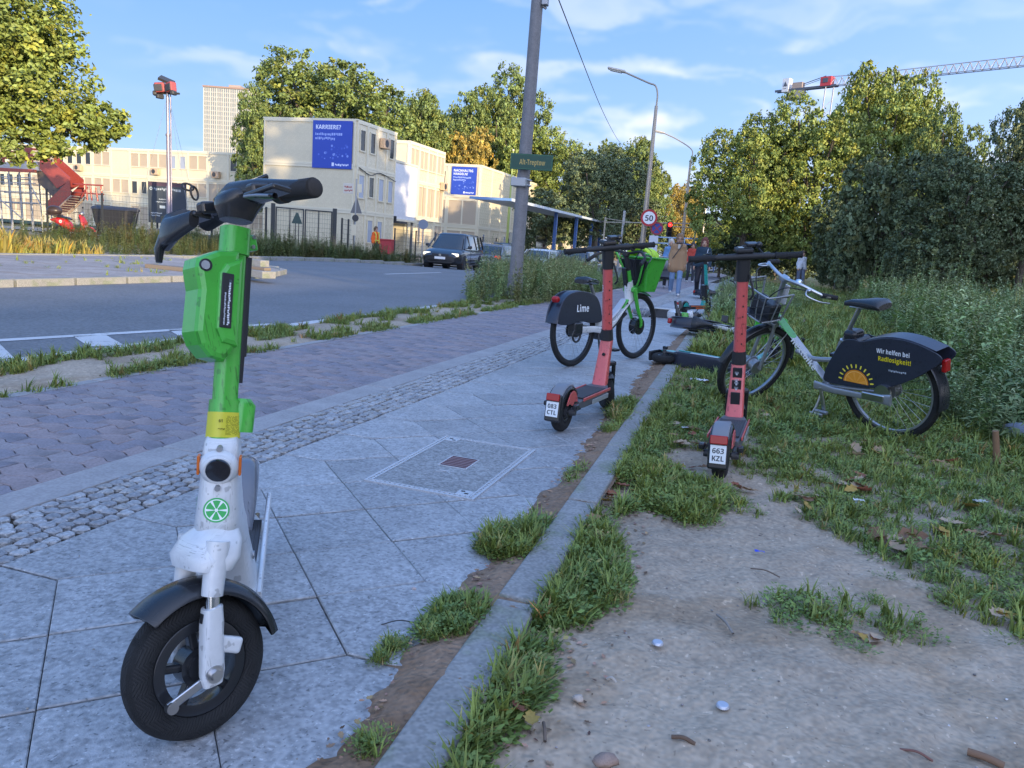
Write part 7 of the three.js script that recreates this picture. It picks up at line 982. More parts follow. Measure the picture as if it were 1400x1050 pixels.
{
  const van = { L: 4.75, W: 1.86, H: 1.70, hood: 0.95, shield: 0.85, rear0: 0.06, rear1: 0.22, belt: 1.0, bp: 0.35, cp: -0.9 }, suv = { L: 4.5, W: 1.84, H: 1.66, hood: 1.15, shield: 0.7, rear0: 0.12, rear1: 0.55, belt: 0.98 }, est = { L: 4.5, W: 1.78, H: 1.45, hood: 1.2, shield: 0.75, rear0: 0.14, rear1: 0.75, belt: 0.92 };
  const at = (p, d, dx = 0) => { const c = C(p, d); return V(c.x + dx, drop(c.x, c.z) - 0.035, c.z); }, near = R(-90), away = R(90);
  car('black people carrier driving towards the viewer with its headlamps lit', at(622, 37), R(-83), { ...van, paint: carPaint([0.012, 0.014, 0.02]), lit: true });
  car('white car half hidden directly behind the black people carrier', at(661, 46), near, { ...est, paint: carPaint([0.62, 0.64, 0.66], 0.35), braking: false });
  car('grey estate car seen from behind with red brake lamps', at(684, 43.5), away, { ...est, rails: true, H: 1.5, paint: carPaint([0.16, 0.175, 0.2]), braking: true });
  car('dark tall car behind the grey estate car and the mast', at(697, 53), away, { ...suv, rails: true, paint: carPaint([0.03, 0.034, 0.04]) });
  car('white hatchback just right of the mast', at(739, 45), near, { ...est, paint: carPaint([0.66, 0.68, 0.7], 0.35) });
  car('dark green car beyond the white hatchback', at(763, 49), near, { ...est, paint: carPaint([0.05, 0.075, 0.06]) });
  car('dark blue car above the shrubbery beside the coral scooter handlebar', at(795, 40), away, { ...est, paint: carPaint([0.03, 0.04, 0.065]) });
}
// ---------- people ----------
function sdfMesh(f, lo, hi, cell) { // naive surface nets
  const n = [0, 1, 2].map((k) => Math.ceil((hi[k] - lo[k]) / cell) + 1), S = new Float32Array(n[0] * n[1] * n[2]), id = (i, j, k) => i + n[0] * (j + n[1] * k);
  for (let k = 0; k < n[2]; k++) for (let j = 0; j < n[1]; j++) for (let i = 0; i < n[0]; i++) S[id(i, j, k)] = f(lo[0] + i * cell, lo[1] + j * cell, lo[2] + k * cell);
  const vid = new Int32Array(S.length).fill(-1), pos = [], idx = [], E = [[0, 1], [0, 2], [0, 4], [1, 3], [1, 5], [2, 3], [2, 6], [3, 7], [4, 5], [4, 6], [5, 7], [6, 7]];
  for (let k = 0; k + 1 < n[2]; k++) for (let j = 0; j + 1 < n[1]; j++) for (let i = 0; i + 1 < n[0]; i++) {
    const v = [0, 1, 2, 3, 4, 5, 6, 7].map((c) => S[id(i + (c & 1), j + ((c >> 1) & 1), k + (c >> 2))]); if (v.every((q) => q > 0) || v.every((q) => q <= 0)) continue;
    let x = 0, y = 0, z = 0, m = 0; for (const [a, b] of E) if ((v[a] > 0) !== (v[b] > 0)) { const t = v[a] / (v[a] - v[b]); x += lerp(a & 1, b & 1, t); y += lerp((a >> 1) & 1, (b >> 1) & 1, t); z += lerp(a >> 2, b >> 2, t); m++; }
    vid[id(i, j, k)] = pos.length / 3; pos.push(lo[0] + (i + x / m) * cell, lo[1] + (j + y / m) * cell, lo[2] + (k + z / m) * cell);
  }
  const q = (a, b, c, d, flip) => { if (a < 0 || b < 0 || c < 0 || d < 0) return; flip ? idx.push(a, c, b, a, d, c) : idx.push(a, b, c, a, c, d); };
  for (let k = 1; k + 1 < n[2]; k++) for (let j = 1; j + 1 < n[1]; j++) for (let i = 1; i + 1 < n[0]; i++) {
    const s = S[id(i, j, k)] <= 0;
    if (s !== (S[id(i + 1, j, k)] <= 0)) q(vid[id(i, j - 1, k - 1)], vid[id(i, j, k - 1)], vid[id(i, j, k)], vid[id(i, j - 1, k)], !s);
    if (s !== (S[id(i, j + 1, k)] <= 0)) q(vid[id(i - 1, j, k - 1)], vid[id(i - 1, j, k)], vid[id(i, j, k)], vid[id(i, j, k - 1)], !s);
    if (s !== (S[id(i, j, k + 1)] <= 0)) q(vid[id(i - 1, j - 1, k)], vid[id(i, j - 1, k)], vid[id(i, j, k)], vid[id(i - 1, j, k)], !s);
  }
  const g = new THREE.BufferGeometry(); g.setAttribute('position', new THREE.Float32BufferAttribute(pos, 3)); g.setIndex(idx); g.computeVertexNormals(); return g;
}
function capsules(bones, k = 0.03) { // bones [a, b, ra, rb, optional flattening of z]
  const P = bones.map(([a, b, ra, rb, fz]) => ({ a, d: [b[0] - a[0], b[1] - a[1], b[2] - a[2]], ra, rb, fz: fz || 1 })); P.forEach((p) => (p.l = p.d[0] ** 2 + p.d[1] ** 2 + p.d[2] ** 2 || 1e-9));
  return (x, y, z) => { let m = 1e9; for (const p of P) { const ax = x - p.a[0], ay = y - p.a[1], az = z - p.a[2], t = clamp((ax * p.d[0] + ay * p.d[1] + az * p.d[2]) / p.l), q = Math.hypot(ax - t * p.d[0], ay - t * p.d[1], (az - t * p.d[2]) * p.fz) - lerp(p.ra, p.rb, t); const h = clamp(0.5 + 0.5 * (m - q) / k); m = lerp(m, q, h) - k * h * (1 - h); } return m; };
}
const capMesh = (bones, cell, k, cut) => { const f0 = capsules(bones, k), f = cut ? (x, y, z) => Math.max(f0(x, y, z), cut(x, y, z)) : f0, lo = [1e9, 1e9, 1e9], hi = [-1e9, -1e9, -1e9]; for (const [a, b, ra, rb] of bones) for (const [p, r] of [[a, ra], [b, rb]]) for (let i = 0; i < 3; i++) { lo[i] = Math.min(lo[i], p[i] - r - 0.05); hi[i] = Math.max(hi[i], p[i] + r + 0.05); } return sdfMesh(f, lo, hi, cell); };
const skinM = std([0.46, 0.27, 0.19], 0.55);
// figure 1.70 m tall facing +z; step: stride, arms: hand offsets from the shoulders
function person(label, pos, yaw, o) {
  const t = thing('person', label, 'person', pos, yaw, o.group), sc = o.h / 1.70, st = o.step ?? 0.16, cell = o.cell || 0.022; t.scale.setScalar(sc);
  const hipL = [0.095, 0.88, 0], hipR = [-0.095, 0.88, 0], ankL = [0.10, 0.09, st], ankR = [-0.10, 0.09 + (st > 0.1 ? 0.05 : 0), -st], kneeL = [0.10, 0.49, st * 0.5 + 0.05], kneeR = [-0.10, 0.49, -st * 0.25 + 0.05];
  const shL = [0.15, 1.385, 0], shR = [-0.15, 1.385, 0], elL = o.elL || [0.205, 1.12, -0.06], elR = o.elR || [-0.205, 1.12, -0.02], haL = o.haL || [0.215, 0.88, 0.06], haR = o.haR || [-0.215, 0.88, 0.10], head = [0, 1.575, 0.02];
  const fingers = (h, e, s) => { const r = []; const dx = h[0] - e[0], dy = h[1] - e[1], dz = h[2] - e[2], l = Math.hypot(dx, dy, dz), d = [dx / l, dy / l, dz / l]; for (let i = 0; i < 4; i++) { const q = [h[0] + d[0] * 0.04, h[1] + d[1] * 0.04, h[2] + d[2] * 0.04 + (i - 1.5) * 0.019]; r.push([q, [q[0] + d[0] * 0.07 - s * 0.012, q[1] + d[1] * 0.07, q[2] + d[2] * 0.07], 0.0095, 0.008]); } r.push([[h[0], h[1], h[2] + 0.025], [h[0] + d[0] * 0.045, h[1] + d[1] * 0.045, h[2] + 0.055], 0.011, 0.009]); return r; };
  const sk = [[[0, 1.52, 0.01], [0, 1.62, 0.005], 0.068, 0.078], [[0, 1.50, 0.05], [0, 1.54, 0.055], 0.045, 0.05], [[0, 1.555, 0.098], [0, 1.535, 0.112], 0.011, 0.014], [[0, 1.38, -0.01], [0, 1.50, 0.0], 0.055, 0.05], [[0.08, 1.55, 0.01], [0.085, 1.58, 0.0], 0.014, 0.016], [[-0.08, 1.55, 0.01], [-0.085, 1.58, 0.0], 0.014, 0.016],
    [[0, 1.0, 0], [0, 1.32, -0.01], 0.09, 0.095], [shL, elL, 0.045, 0.036], [elL, haL, 0.036, 0.026], [shR, elR, 0.045, 0.036], [elR, haR, 0.036, 0.026], [haL, [haL[0], haL[1] - 0.04, haL[2] + 0.01], 0.028, 0.026, 0.8], [haR, [haR[0], haR[1] - 0.04, haR[2] + 0.01], 0.028, 0.026, 0.8], ...fingers(haL, elL, 1), ...fingers(haR, elR, -1), [[0.14, 1.375, -0.01], [-0.14, 1.375, -0.01], 0.04, 0.04], [hipL, kneeL, 0.075, 0.052], [kneeL, ankL, 0.05, 0.036], [hipR, kneeR, 0.075, 0.052], [kneeR, ankR, 0.05, 0.036], [[0.07, 0.92, 0], [-0.07, 0.92, 0], 0.10, 0.10]];
  mk('body', capMesh(sk, cell * 0.8, 0.02), skinM, t);
  mk('eye', [-1, 1].map((s) => SP(0.012, s * 0.032, 1.578, 0.088, 1, 0.8, 0.6, 8, 6)), M.black, t); mk('mouth', RB(0.04, 0.008, 0.01, 0.003, 0, 1.508, 0.103), std([0.35, 0.12, 0.1], 0.6), t);
  mk('trousers', capMesh([[hipL, kneeL, 0.098, 0.072], [kneeL, [ankL[0], ankL[1] + 0.02, ankL[2]], 0.072, 0.062], [hipR, kneeR, 0.098, 0.072], [kneeR, [ankR[0], ankR[1] + 0.02, ankR[2]], 0.072, 0.062], [[0.06, 0.95, 0], [-0.06, 0.95, 0], 0.115, 0.115]], cell, 0.03), std(o.trousers, 0.85), t);
  for (const [a, k] of [[ankL, 0.06], [ankR, ankR[1] - 0.04]]) mk('shoe', capMesh([[[a[0], a[1] - 0.045, a[2] - 0.05], [a[0], a[1] - 0.05, a[2] + 0.13], 0.043, 0.036], [[a[0], a[1] + 0.01, a[2] - 0.02], [a[0], a[1] - 0.04, a[2]], 0.045, 0.04]], cell * 0.8, 0.02), std(o.shoes || [0.6, 0.6, 0.6], 0.6), t);
  const hem = o.coat || 0.82, fl = o.coat < 0.7 ? 0.16 : 0.13;
  mk(o.coatName || 'jacket', capMesh([[[0, 1.16, 0], [0, 1.34, 0], 0.135, 0.14, 1.25], [[0.10, hem + fl, 0.0], [0.07, 1.15, 0], fl, 0.125], [[-0.10, hem + fl, 0.0], [-0.07, 1.15, 0], fl, 0.125], [shL, elL, 0.064, 0.052], [elL, [lerp(elL[0], haL[0], 0.88), lerp(elL[1], haL[1], 0.88), lerp(elL[2], haL[2], 0.88)], 0.052, 0.042], [shR, elR, 0.064, 0.052], [elR, [lerp(elR[0], haR[0], 0.88), lerp(elR[1], haR[1], 0.88), lerp(elR[2], haR[2], 0.88)], 0.052, 0.042], [[0.13, 1.38, -0.01], [-0.13, 1.38, -0.01], 0.062, 0.062], [[0.03, 1.43, -0.03], [-0.03, 1.43, -0.03], 0.065, 0.065]], cell, 0.045, (x, y, z) => hem + 0.02 - y), std(o.top, 0.85, 0, { bumpMap: soilBump, bumpScale: 0.01 }), t);
  mk('hair', capMesh([[[0, 1.61, -0.022], [0, 1.66, -0.005], 0.104, 0.088], [[0, 1.54, -0.055], [0, 1.60, -0.04], 0.085, 0.1], ...(o.longHair ? [[[0.07, 1.56, -0.03], [0.085, 1.40, 0.0], 0.04, 0.03], [[-0.07, 1.56, -0.03], [-0.085, 1.40, 0.0], 0.04, 0.03], [[0, 1.55, -0.07], [0, 1.40, -0.07], 0.07, 0.06]] : [])], cell * 0.8, 0.03), std(o.hair, 0.8), t);
  if (o.extra) o.extra(t); return t;
}
{
  const p1 = G(921, 404), p2 = G(955, 407), p3 = G(909, 396), face = (p, d = 0) => Math.atan2(-p.x, -p.z) + d;
  const w1 = person('woman in a tan knee-length coat and blue jeans walking towards the viewer', p1, face(p1, 0.05), { h: 1.66, step: 0.17, coat: 0.62, coatName: 'coat', top: [0.36, 0.22, 0.12], trousers: [0.17, 0.26, 0.42], shoes: [0.6, 0.6, 0.62], hair: [0.2, 0.13, 0.08],  extra: (t) => { mk('glasses', [TO(0.022, 0.003, 0.034, 1.578, 0.1, 6, 16), TO(0.022, 0.003, -0.034, 1.578, 0.1, 6, 16)], M.black, t); mk('scarf', TO(0.075, 0.028, 0, 0, 0, 8, 20).rotateX(1.4).translate(0, 1.46, 0.01), std([0.12, 0.09, 0.08], 0.9), t); mk('bag_strap', TB([[0.1, 1.46, -0.06], [0.06, 1.38, 0.14], [-0.08, 1.15, 0.17], [-0.2, 0.95, 0.05]], 0.012, 20, 6), M.darkgrey, t); mk('shirt_front', RB(0.07, 0.12, 0.02, 0.01, 0, 1.37, 0.135), std([0.5, 0.46, 0.42], 0.8), t); } });
  person('woman in a dark navy jacket and black trousers walking beside the tan coat', p2, face(p2, -0.1), { h: 1.60, step: 0.2, coat: 0.84, top: [0.02, 0.045, 0.075], trousers: [0.02, 0.022, 0.035], shoes: [0.1, 0.1, 0.12], hair: [0.16, 0.05, 0.04], longHair: true, extra: (t) => { mk('bag_strap', TB([[0.13, 1.44, 0.02], [0.12, 1.28, 0.165], [0.16, 1.0, 0.1]], 0.014, 16, 6), std([0.4, 0.42, 0.45], 0.7), t); } });
  person('person in a light blue jacket with pale hair behind the tan coat', p3.clone().add(V(-0.12, 0, -1.4)), face(p3), { h: 1.60, step: 0.08, coat: 0.85, top: [0.13, 0.26, 0.48], trousers: [0.05, 0.05, 0.06], hair: [0.55, 0.5, 0.45], haL: [0.16, 1.02, 0.34], haR: [-0.16, 1.02, 0.34] });
  const pc = thing('pushchair', 'dark pushchair pushed by the person in the light blue jacket', 'pushchair', p3.clone().add(V(-0.18, 0, -0.75)), face(p3));
  mk('pushchair_frame', [-1, 1].flatMap((s) => [CY([s * 0.22, 1.02, -0.35], [s * 0.22, 0.12, 0.35], 0.014), CY([s * 0.22, 0.55, 0.02], [s * 0.24, 0.12, -0.28], 0.014)]).concat(CY([-0.22, 1.02, -0.35], [0.22, 1.02, -0.35], 0.016)), M.dullsteel, pc); mk('seat', loft([ringSE([0, 0.35, 0.25], [1, 0, 0], [0, 0.4, 0.9], 0.2, 0.1, 4, 20), ringSE([0, 0.42, 0.05], [1, 0, 0], [0, 0.7, 0.7], 0.2, 0.1, 4, 20), ringSE([0, 0.75, -0.18], [1, 0, 0], [0, 0.3, 0.9], 0.2, 0.08, 4, 20)]), std([0.05, 0.055, 0.065], 0.8), pc); mk('hood', SP(0.26, 0, 0.78, -0.1, 0.9, 0.8, 1, 18, 12), std([0.2, 0.21, 0.22], 0.8), pc);
  for (const [x, z] of [[0.22, 0.35], [-0.22, 0.35], [0.26, -0.28], [-0.26, -0.28]]) mk('wheel', TO(0.09, 0.03, 0, 0, 0, 8, 24).rotateY(Math.PI / 2).translate(x, 0.12, z), M.rubber, pc);
  const w0 = C(514, 40); person('site worker in an orange and yellow hi-vis jacket by the fence', V(w0.x, drop(w0.x, w0.z) - 0.02, w0.z), R(60), { h: 1.78, step: 0.06, coat: 0.84, top: [0.75, 0.13, 0.02], trousers: [0.03, 0.033, 0.045], shoes: [0.06, 0.05, 0.05], hair: [0.12, 0.08, 0.05], cell: 0.026, extra: (t) => { for (const x of [-0.09, 0.09]) mk('hi_vis_stripe', TB([[x * 1.2, 1.43, -0.09], [x * 1.1, 1.44, 0.06], [x, 1.3, 0.16], [x, 1.05, 0.165], [x, 0.92, 0.16]], 0.024, 20, 6), std([0.6, 0.62, 0.1], 0.5), t); mk('hi_vis_stripe', TO(0.175, 0.025, 0, 0, 0, 6, 24).rotateX(Math.PI / 2).scale(1, 1, 0.85).translate(0, 1.05, 0), std([0.6, 0.62, 0.1], 0.5), t); } });
  const far = (p, d, y, o) => { const c = C(p, d); return person(o.label, V(c.x, drop(c.x, c.z), c.z), y, { cell: 0.03, step: 0.1, ...o }); };
  far(946, 33, 0.3, { label: 'person in a red top far back between the two walking women', h: 1.68, coat: 0.85, top: [0.45, 0.06, 0.04], trousers: [0.04, 0.045, 0.06], hair: [0.08, 0.06, 0.05] });
  far(874, 34, 0.3, { label: 'person in grey-blue half hidden behind the green bicycle basket', h: 1.72, coat: 0.85, top: [0.16, 0.2, 0.27], trousers: [0.05, 0.055, 0.07], hair: [0.12, 0.08, 0.06] });
  far(756, 62, 0.2, { label: 'person in pale clothing waiting under the bus shelter', h: 1.75, coat: 0.85, top: [0.55, 0.42, 0.34], trousers: [0.1, 0.1, 0.12], hair: [0.12, 0.08, 0.06] });
  far(782, 66, 0.2, { label: 'person in a light shirt at the far end of the bus shelter', h: 1.75, coat: 0.85, top: [0.6, 0.6, 0.62], trousers: [0.1, 0.1, 0.12], hair: [0.12, 0.08, 0.06] });
  far(1096, 36, 0.5, { label: 'person in a white top on the park path behind the weeds', h: 1.72, coat: 0.82, top: [0.6, 0.64, 0.7], trousers: [0.12, 0.15, 0.22], hair: [0.1, 0.07, 0.05] });
}
// ---------- moped ----------
{
  const c = C(100, 30.5), t = thing('moped', 'red delivery moped with a dark rounded top box standing in the golden grass', 'moped', [c.x, 0.05, c.z], R(14)), red = paintM([0.6, 0.02, 0.025], 0.3), blk = M.plastic, Z = (pts) => loft(pts.map(([x, y, h, w]) => ringSE([x, y, 0], [0, 1, 0], [0, 0, 1], h, w, 3, 24)));
  for (const x of [-0.62, 0.66]) wheel(t, x, 0.23, 0.23, 0.05, { hubMat: M.dullsteel });
  mk('body_panel', [Z([[-0.85, 0.66, 0.06, 0.09], [-0.6, 0.64, 0.14, 0.16], [-0.3, 0.56, 0.20, 0.17], [-0.12, 0.45, 0.16, 0.15], [-0.02, 0.36, 0.07, 0.13]]), Z([[-0.1, 0.30, 0.06, 0.15], [0.2, 0.28, 0.055, 0.16], [0.38, 0.31, 0.06, 0.15]])], red, t);
  mk('front_shield', [loft([[0.34, 0.30, 0.05, 0.15], [0.46, 0.48, 0.06, 0.19], [0.44, 0.66, 0.055, 0.19], [0.36, 0.84, 0.05, 0.15], [0.31, 0.93, 0.04, 0.11]].map(([x, y, d, w]) => ringSE([x, y, 0], [1, 0, 0], [0, 0, 1], d, w, 3, 24)))], red, t);
  mk('leg_panel', loft([[0.30, 0.34, 0.03, 0.12], [0.39, 0.5, 0.03, 0.15], [0.37, 0.68, 0.03, 0.15], [0.29, 0.84, 0.03, 0.12]].map(([x, y, d, w]) => ringSE([x, y, 0], [1, 0, 0], [0, 0, 1], d, w, 3, 20))), blk, t);
  mk('front_mudguard', arcShell([[0.245, -0.07], [0.262, -0.04], [0.268, 0], [0.262, 0.04], [0.245, 0.07]], 20, 150, 0.66, 0.23), red, t); mk('fork', [-1, 1].map((z) => CY([0.66, 0.23, z * 0.07], [0.46, 0.6, z * 0.06], 0.02)), M.dullsteel, t);
  mk('seat', Z([[-0.75, 0.80, 0.03, 0.11], [-0.5, 0.80, 0.05, 0.15], [-0.2, 0.76, 0.045, 0.13], [-0.08, 0.72, 0.03, 0.08]]), blk, t);
  mk('top_box', [SP(0.28, -0.78, 1.02, 0, 1.05, 0.72, 0.9, 24, 16), RB(0.5, 0.05, 0.4, 0.02, -0.78, 0.86, 0)], std([0.05, 0.035, 0.035], 0.35), t); mk('rack', [-1, 1].map((z) => TB([[-0.4, 0.78, z * 0.12], [-0.7, 0.82, z * 0.13], [-1.0, 0.84, z * 0.12]], 0.012, 10, 6)), M.dullsteel, t);
  mk('handlebar', TB([[0.22, 0.98, -0.33], [0.27, 1.02, -0.18], [0.30, 1.0, 0], [0.27, 1.02, 0.18], [0.22, 0.98, 0.33]], 0.016, 24, 8), blk, t); mk('headlamp', [SP(0.085, 0.36, 0.97, 0, 1, 1, 1.2, 18, 12)], M.dullsteel, t);
  for (const z of [-1, 1]) mk('mirror', [CY([0.27, 1.02, z * 0.2], [0.22, 1.2, z * 0.28], 0.006), RB(0.02, 0.07, 0.11, 0.02, 0.22, 1.22, z * 0.28)], blk, t);
  mk('body_print', put(new THREE.CircleGeometry(0.07, 24), -0.42, 0.62, 0.178, 0, 0, 0), clearPrint(0.14, 0.14, 500, (k, W) => { k.fillStyle = '#e9d9d6'; k.beginPath(); k.arc(W / 2, W / 2, W * 0.46, 0, 7); k.fill(); k.fillStyle = '#b3262a'; bars(k, W * 0.2, W * 0.36, W * 0.6, W * 0.12, 4, '#b3262a'); bars(k, W * 0.25, W * 0.54, W * 0.5, W * 0.12, 6, '#b3262a'); }), t, null, true);
  mk('tail_lamp', RB(0.05, 0.06, 0.16, 0.02, -0.9, 0.66, 0), M.redlens, t); mk('engine_cover', Z([[-0.75, 0.26, 0.08, 0.13], [-0.45, 0.28, 0.11, 0.14], [-0.2, 0.28, 0.08, 0.12]]), blk, t); mk('stand', TB([[-0.2, 0.2, 0.1], [-0.15, 0.08, 0.2], [-0.1, 0.01, 0.24]], 0.014, 8, 6), blk, t);
}
// ---------- manhole cover, litter, leaves, stones ----------
{
  const z0 = -3.855, z1 = -2.93, x0 = -1.585, x1 = -1.062, cx = (x0 + x1) / 2, cz = (z0 + z1) / 2, w = x1 - x0, d = z1 - z0;
  const t = thing('access_cover', 'rectangular access cover with a pale ribbed metal frame set into the slabs', 'access cover', [cx, 0, cz]), fm = std([0.52, 0.53, 0.55], 0.5, 0.3, { roughnessMap: scuffR });
  const bar = (a, b, x, z) => B(a, 0.014, b, x, 0.0005, z);
  mk('cover_plate', slab([[-w / 2 + 0.03, -d / 2 + 0.03], [w / 2 - 0.03, -d / 2 + 0.03], [w / 2 - 0.03, d / 2 - 0.03], [-w / 2 + 0.03, d / 2 - 0.03]], 0.012, 0.002).translate(0, 0.0055, 0), std([0.86, 0.86, 0.84], 0.75, 0, { map: granite, bumpMap: graniteBump, bumpScale: 0.003 }), t);
  mk('frame', [bar(0.011, d, -w / 2 + 0.0055, 0), bar(0.011, d, w / 2 - 0.0055, 0), bar(w - 0.024, 0.011, 0, -d / 2 + 0.0055), bar(w - 0.024, 0.011, 0, d / 2 - 0.0055), bar(0.008, d - 0.046, -w / 2 + 0.026, 0), bar(0.008, d - 0.046, w / 2 - 0.026, 0), bar(w - 0.062, 0.008, 0, -d / 2 + 0.026), bar(w - 0.062, 0.008, 0, d / 2 - 0.026)], fm, t);
  const ribs = []; for (let k = 0; k < 36; k++) for (const s of [-1, 1]) ribs.push(B(0.011, 0.012, 0.014, s * (w / 2 - 0.0165), 0.0, -d / 2 + 0.03 + k * (d - 0.06) / 35)); for (let k = 0; k < 20; k++) for (const s of [-1, 1]) ribs.push(B(0.014, 0.012, 0.011, -w / 2 + 0.035 + k * (w - 0.07) / 19, 0.0, s * (d / 2 - 0.0165))); tag(mk('frame_rib', ribs, fm, t), null, null, null, 'stuff');
  mk('groove', B(w - 0.026, 0.008, d - 0.026, 0, -0.004, 0), M.black, t);
  for (const [x, z] of [[-w / 2 + 0.065, -d / 2 + 0.06], [w / 2 - 0.065, d / 2 - 0.06]]) { const p = mk('lifting_plate', slab([[-0.033, -0.03], [0.033, -0.03], [0.033, 0.03], [-0.033, 0.03]], 0.01, 0.001).translate(x, 0.0085, z), fm, t); mk('lifting_hole', [B(0.018, 0.003, 0.012, x - 0.012, 0.0083, z - 0.012), B(0.018, 0.003, 0.012, x + 0.012, 0.0083, z + 0.012)], M.black, p); }
  const g = mk('inset_grate', [B(0.15, 0.006, 0.006, 0.0, 0.006, -0.105), B(0.15, 0.006, 0.006, 0.0, 0.006, 0.075), B(0.006, 0.006, 0.174, -0.072, 0.006, -0.015), B(0.006, 0.006, 0.174, 0.072, 0.006, -0.015)], fm, t); mk('grate_plate', B(0.138, 0.004, 0.174, 0, 0.0055, -0.015), std([0.34, 0.24, 0.24], 0.6), g); for (let k = 0; k < 7; k++) mk('grate_bar', B(0.13, 0.005, 0.009, 0, 0.0075, -0.092 + k * 0.0255), std([0.10, 0.045, 0.05], 0.6), g);
  mk('arrow_mark', [B(0.07, 0.003, 0.006, 0.0, 0.0065, 0.145), B(0.045, 0.003, 0.005, -0.02, 0.0065, 0.165, 0, 0.7, 0), B(0.045, 0.003, 0.005, 0.02, 0.0065, 0.165, 0, -0.7, 0)], fm, t);
}
// stack of kerb stones and planks on the island
{
  const P = (x, y) => G(x, y, 0.06), pl = (nm, lab, a, b, w, h, y, m) => { const p = P(...a), q = P(...b), d = q.clone().sub(p); const t = mk(nm, RB(d.length(), h, w, 0.01, 0, 0, 0), m); t.position.set((p.x + q.x) / 2, 0.06 + y, (p.z + q.z) / 2); t.rotation.y = Math.atan2(-d.z, d.x); return tag(t, lab, 'plank', 'planks and kerb stones on the island'); }, wood = std([0.2, 0.16, 0.12], 0.8), st = M.concrete;
  pl('plank', 'long dark plank lying on the island behind the green scooter stem', [203, 366], [262, 372], 0.2, 0.08, 0.04, wood); pl('kerb_block', 'topmost loose kerb block of the pile at the island tip', [326, 369], [362, 374], 0.22, 0.14, 0.21, st); pl('kerb_block', 'longest loose kerb block under the pile at the island tip', [322, 374], [368, 381], 0.3, 0.14, 0.07, st); pl('plank', 'short dark plank leaning in the pile at the island tip', [335, 376], [366, 380], 0.16, 0.06, 0.17, wood);
}
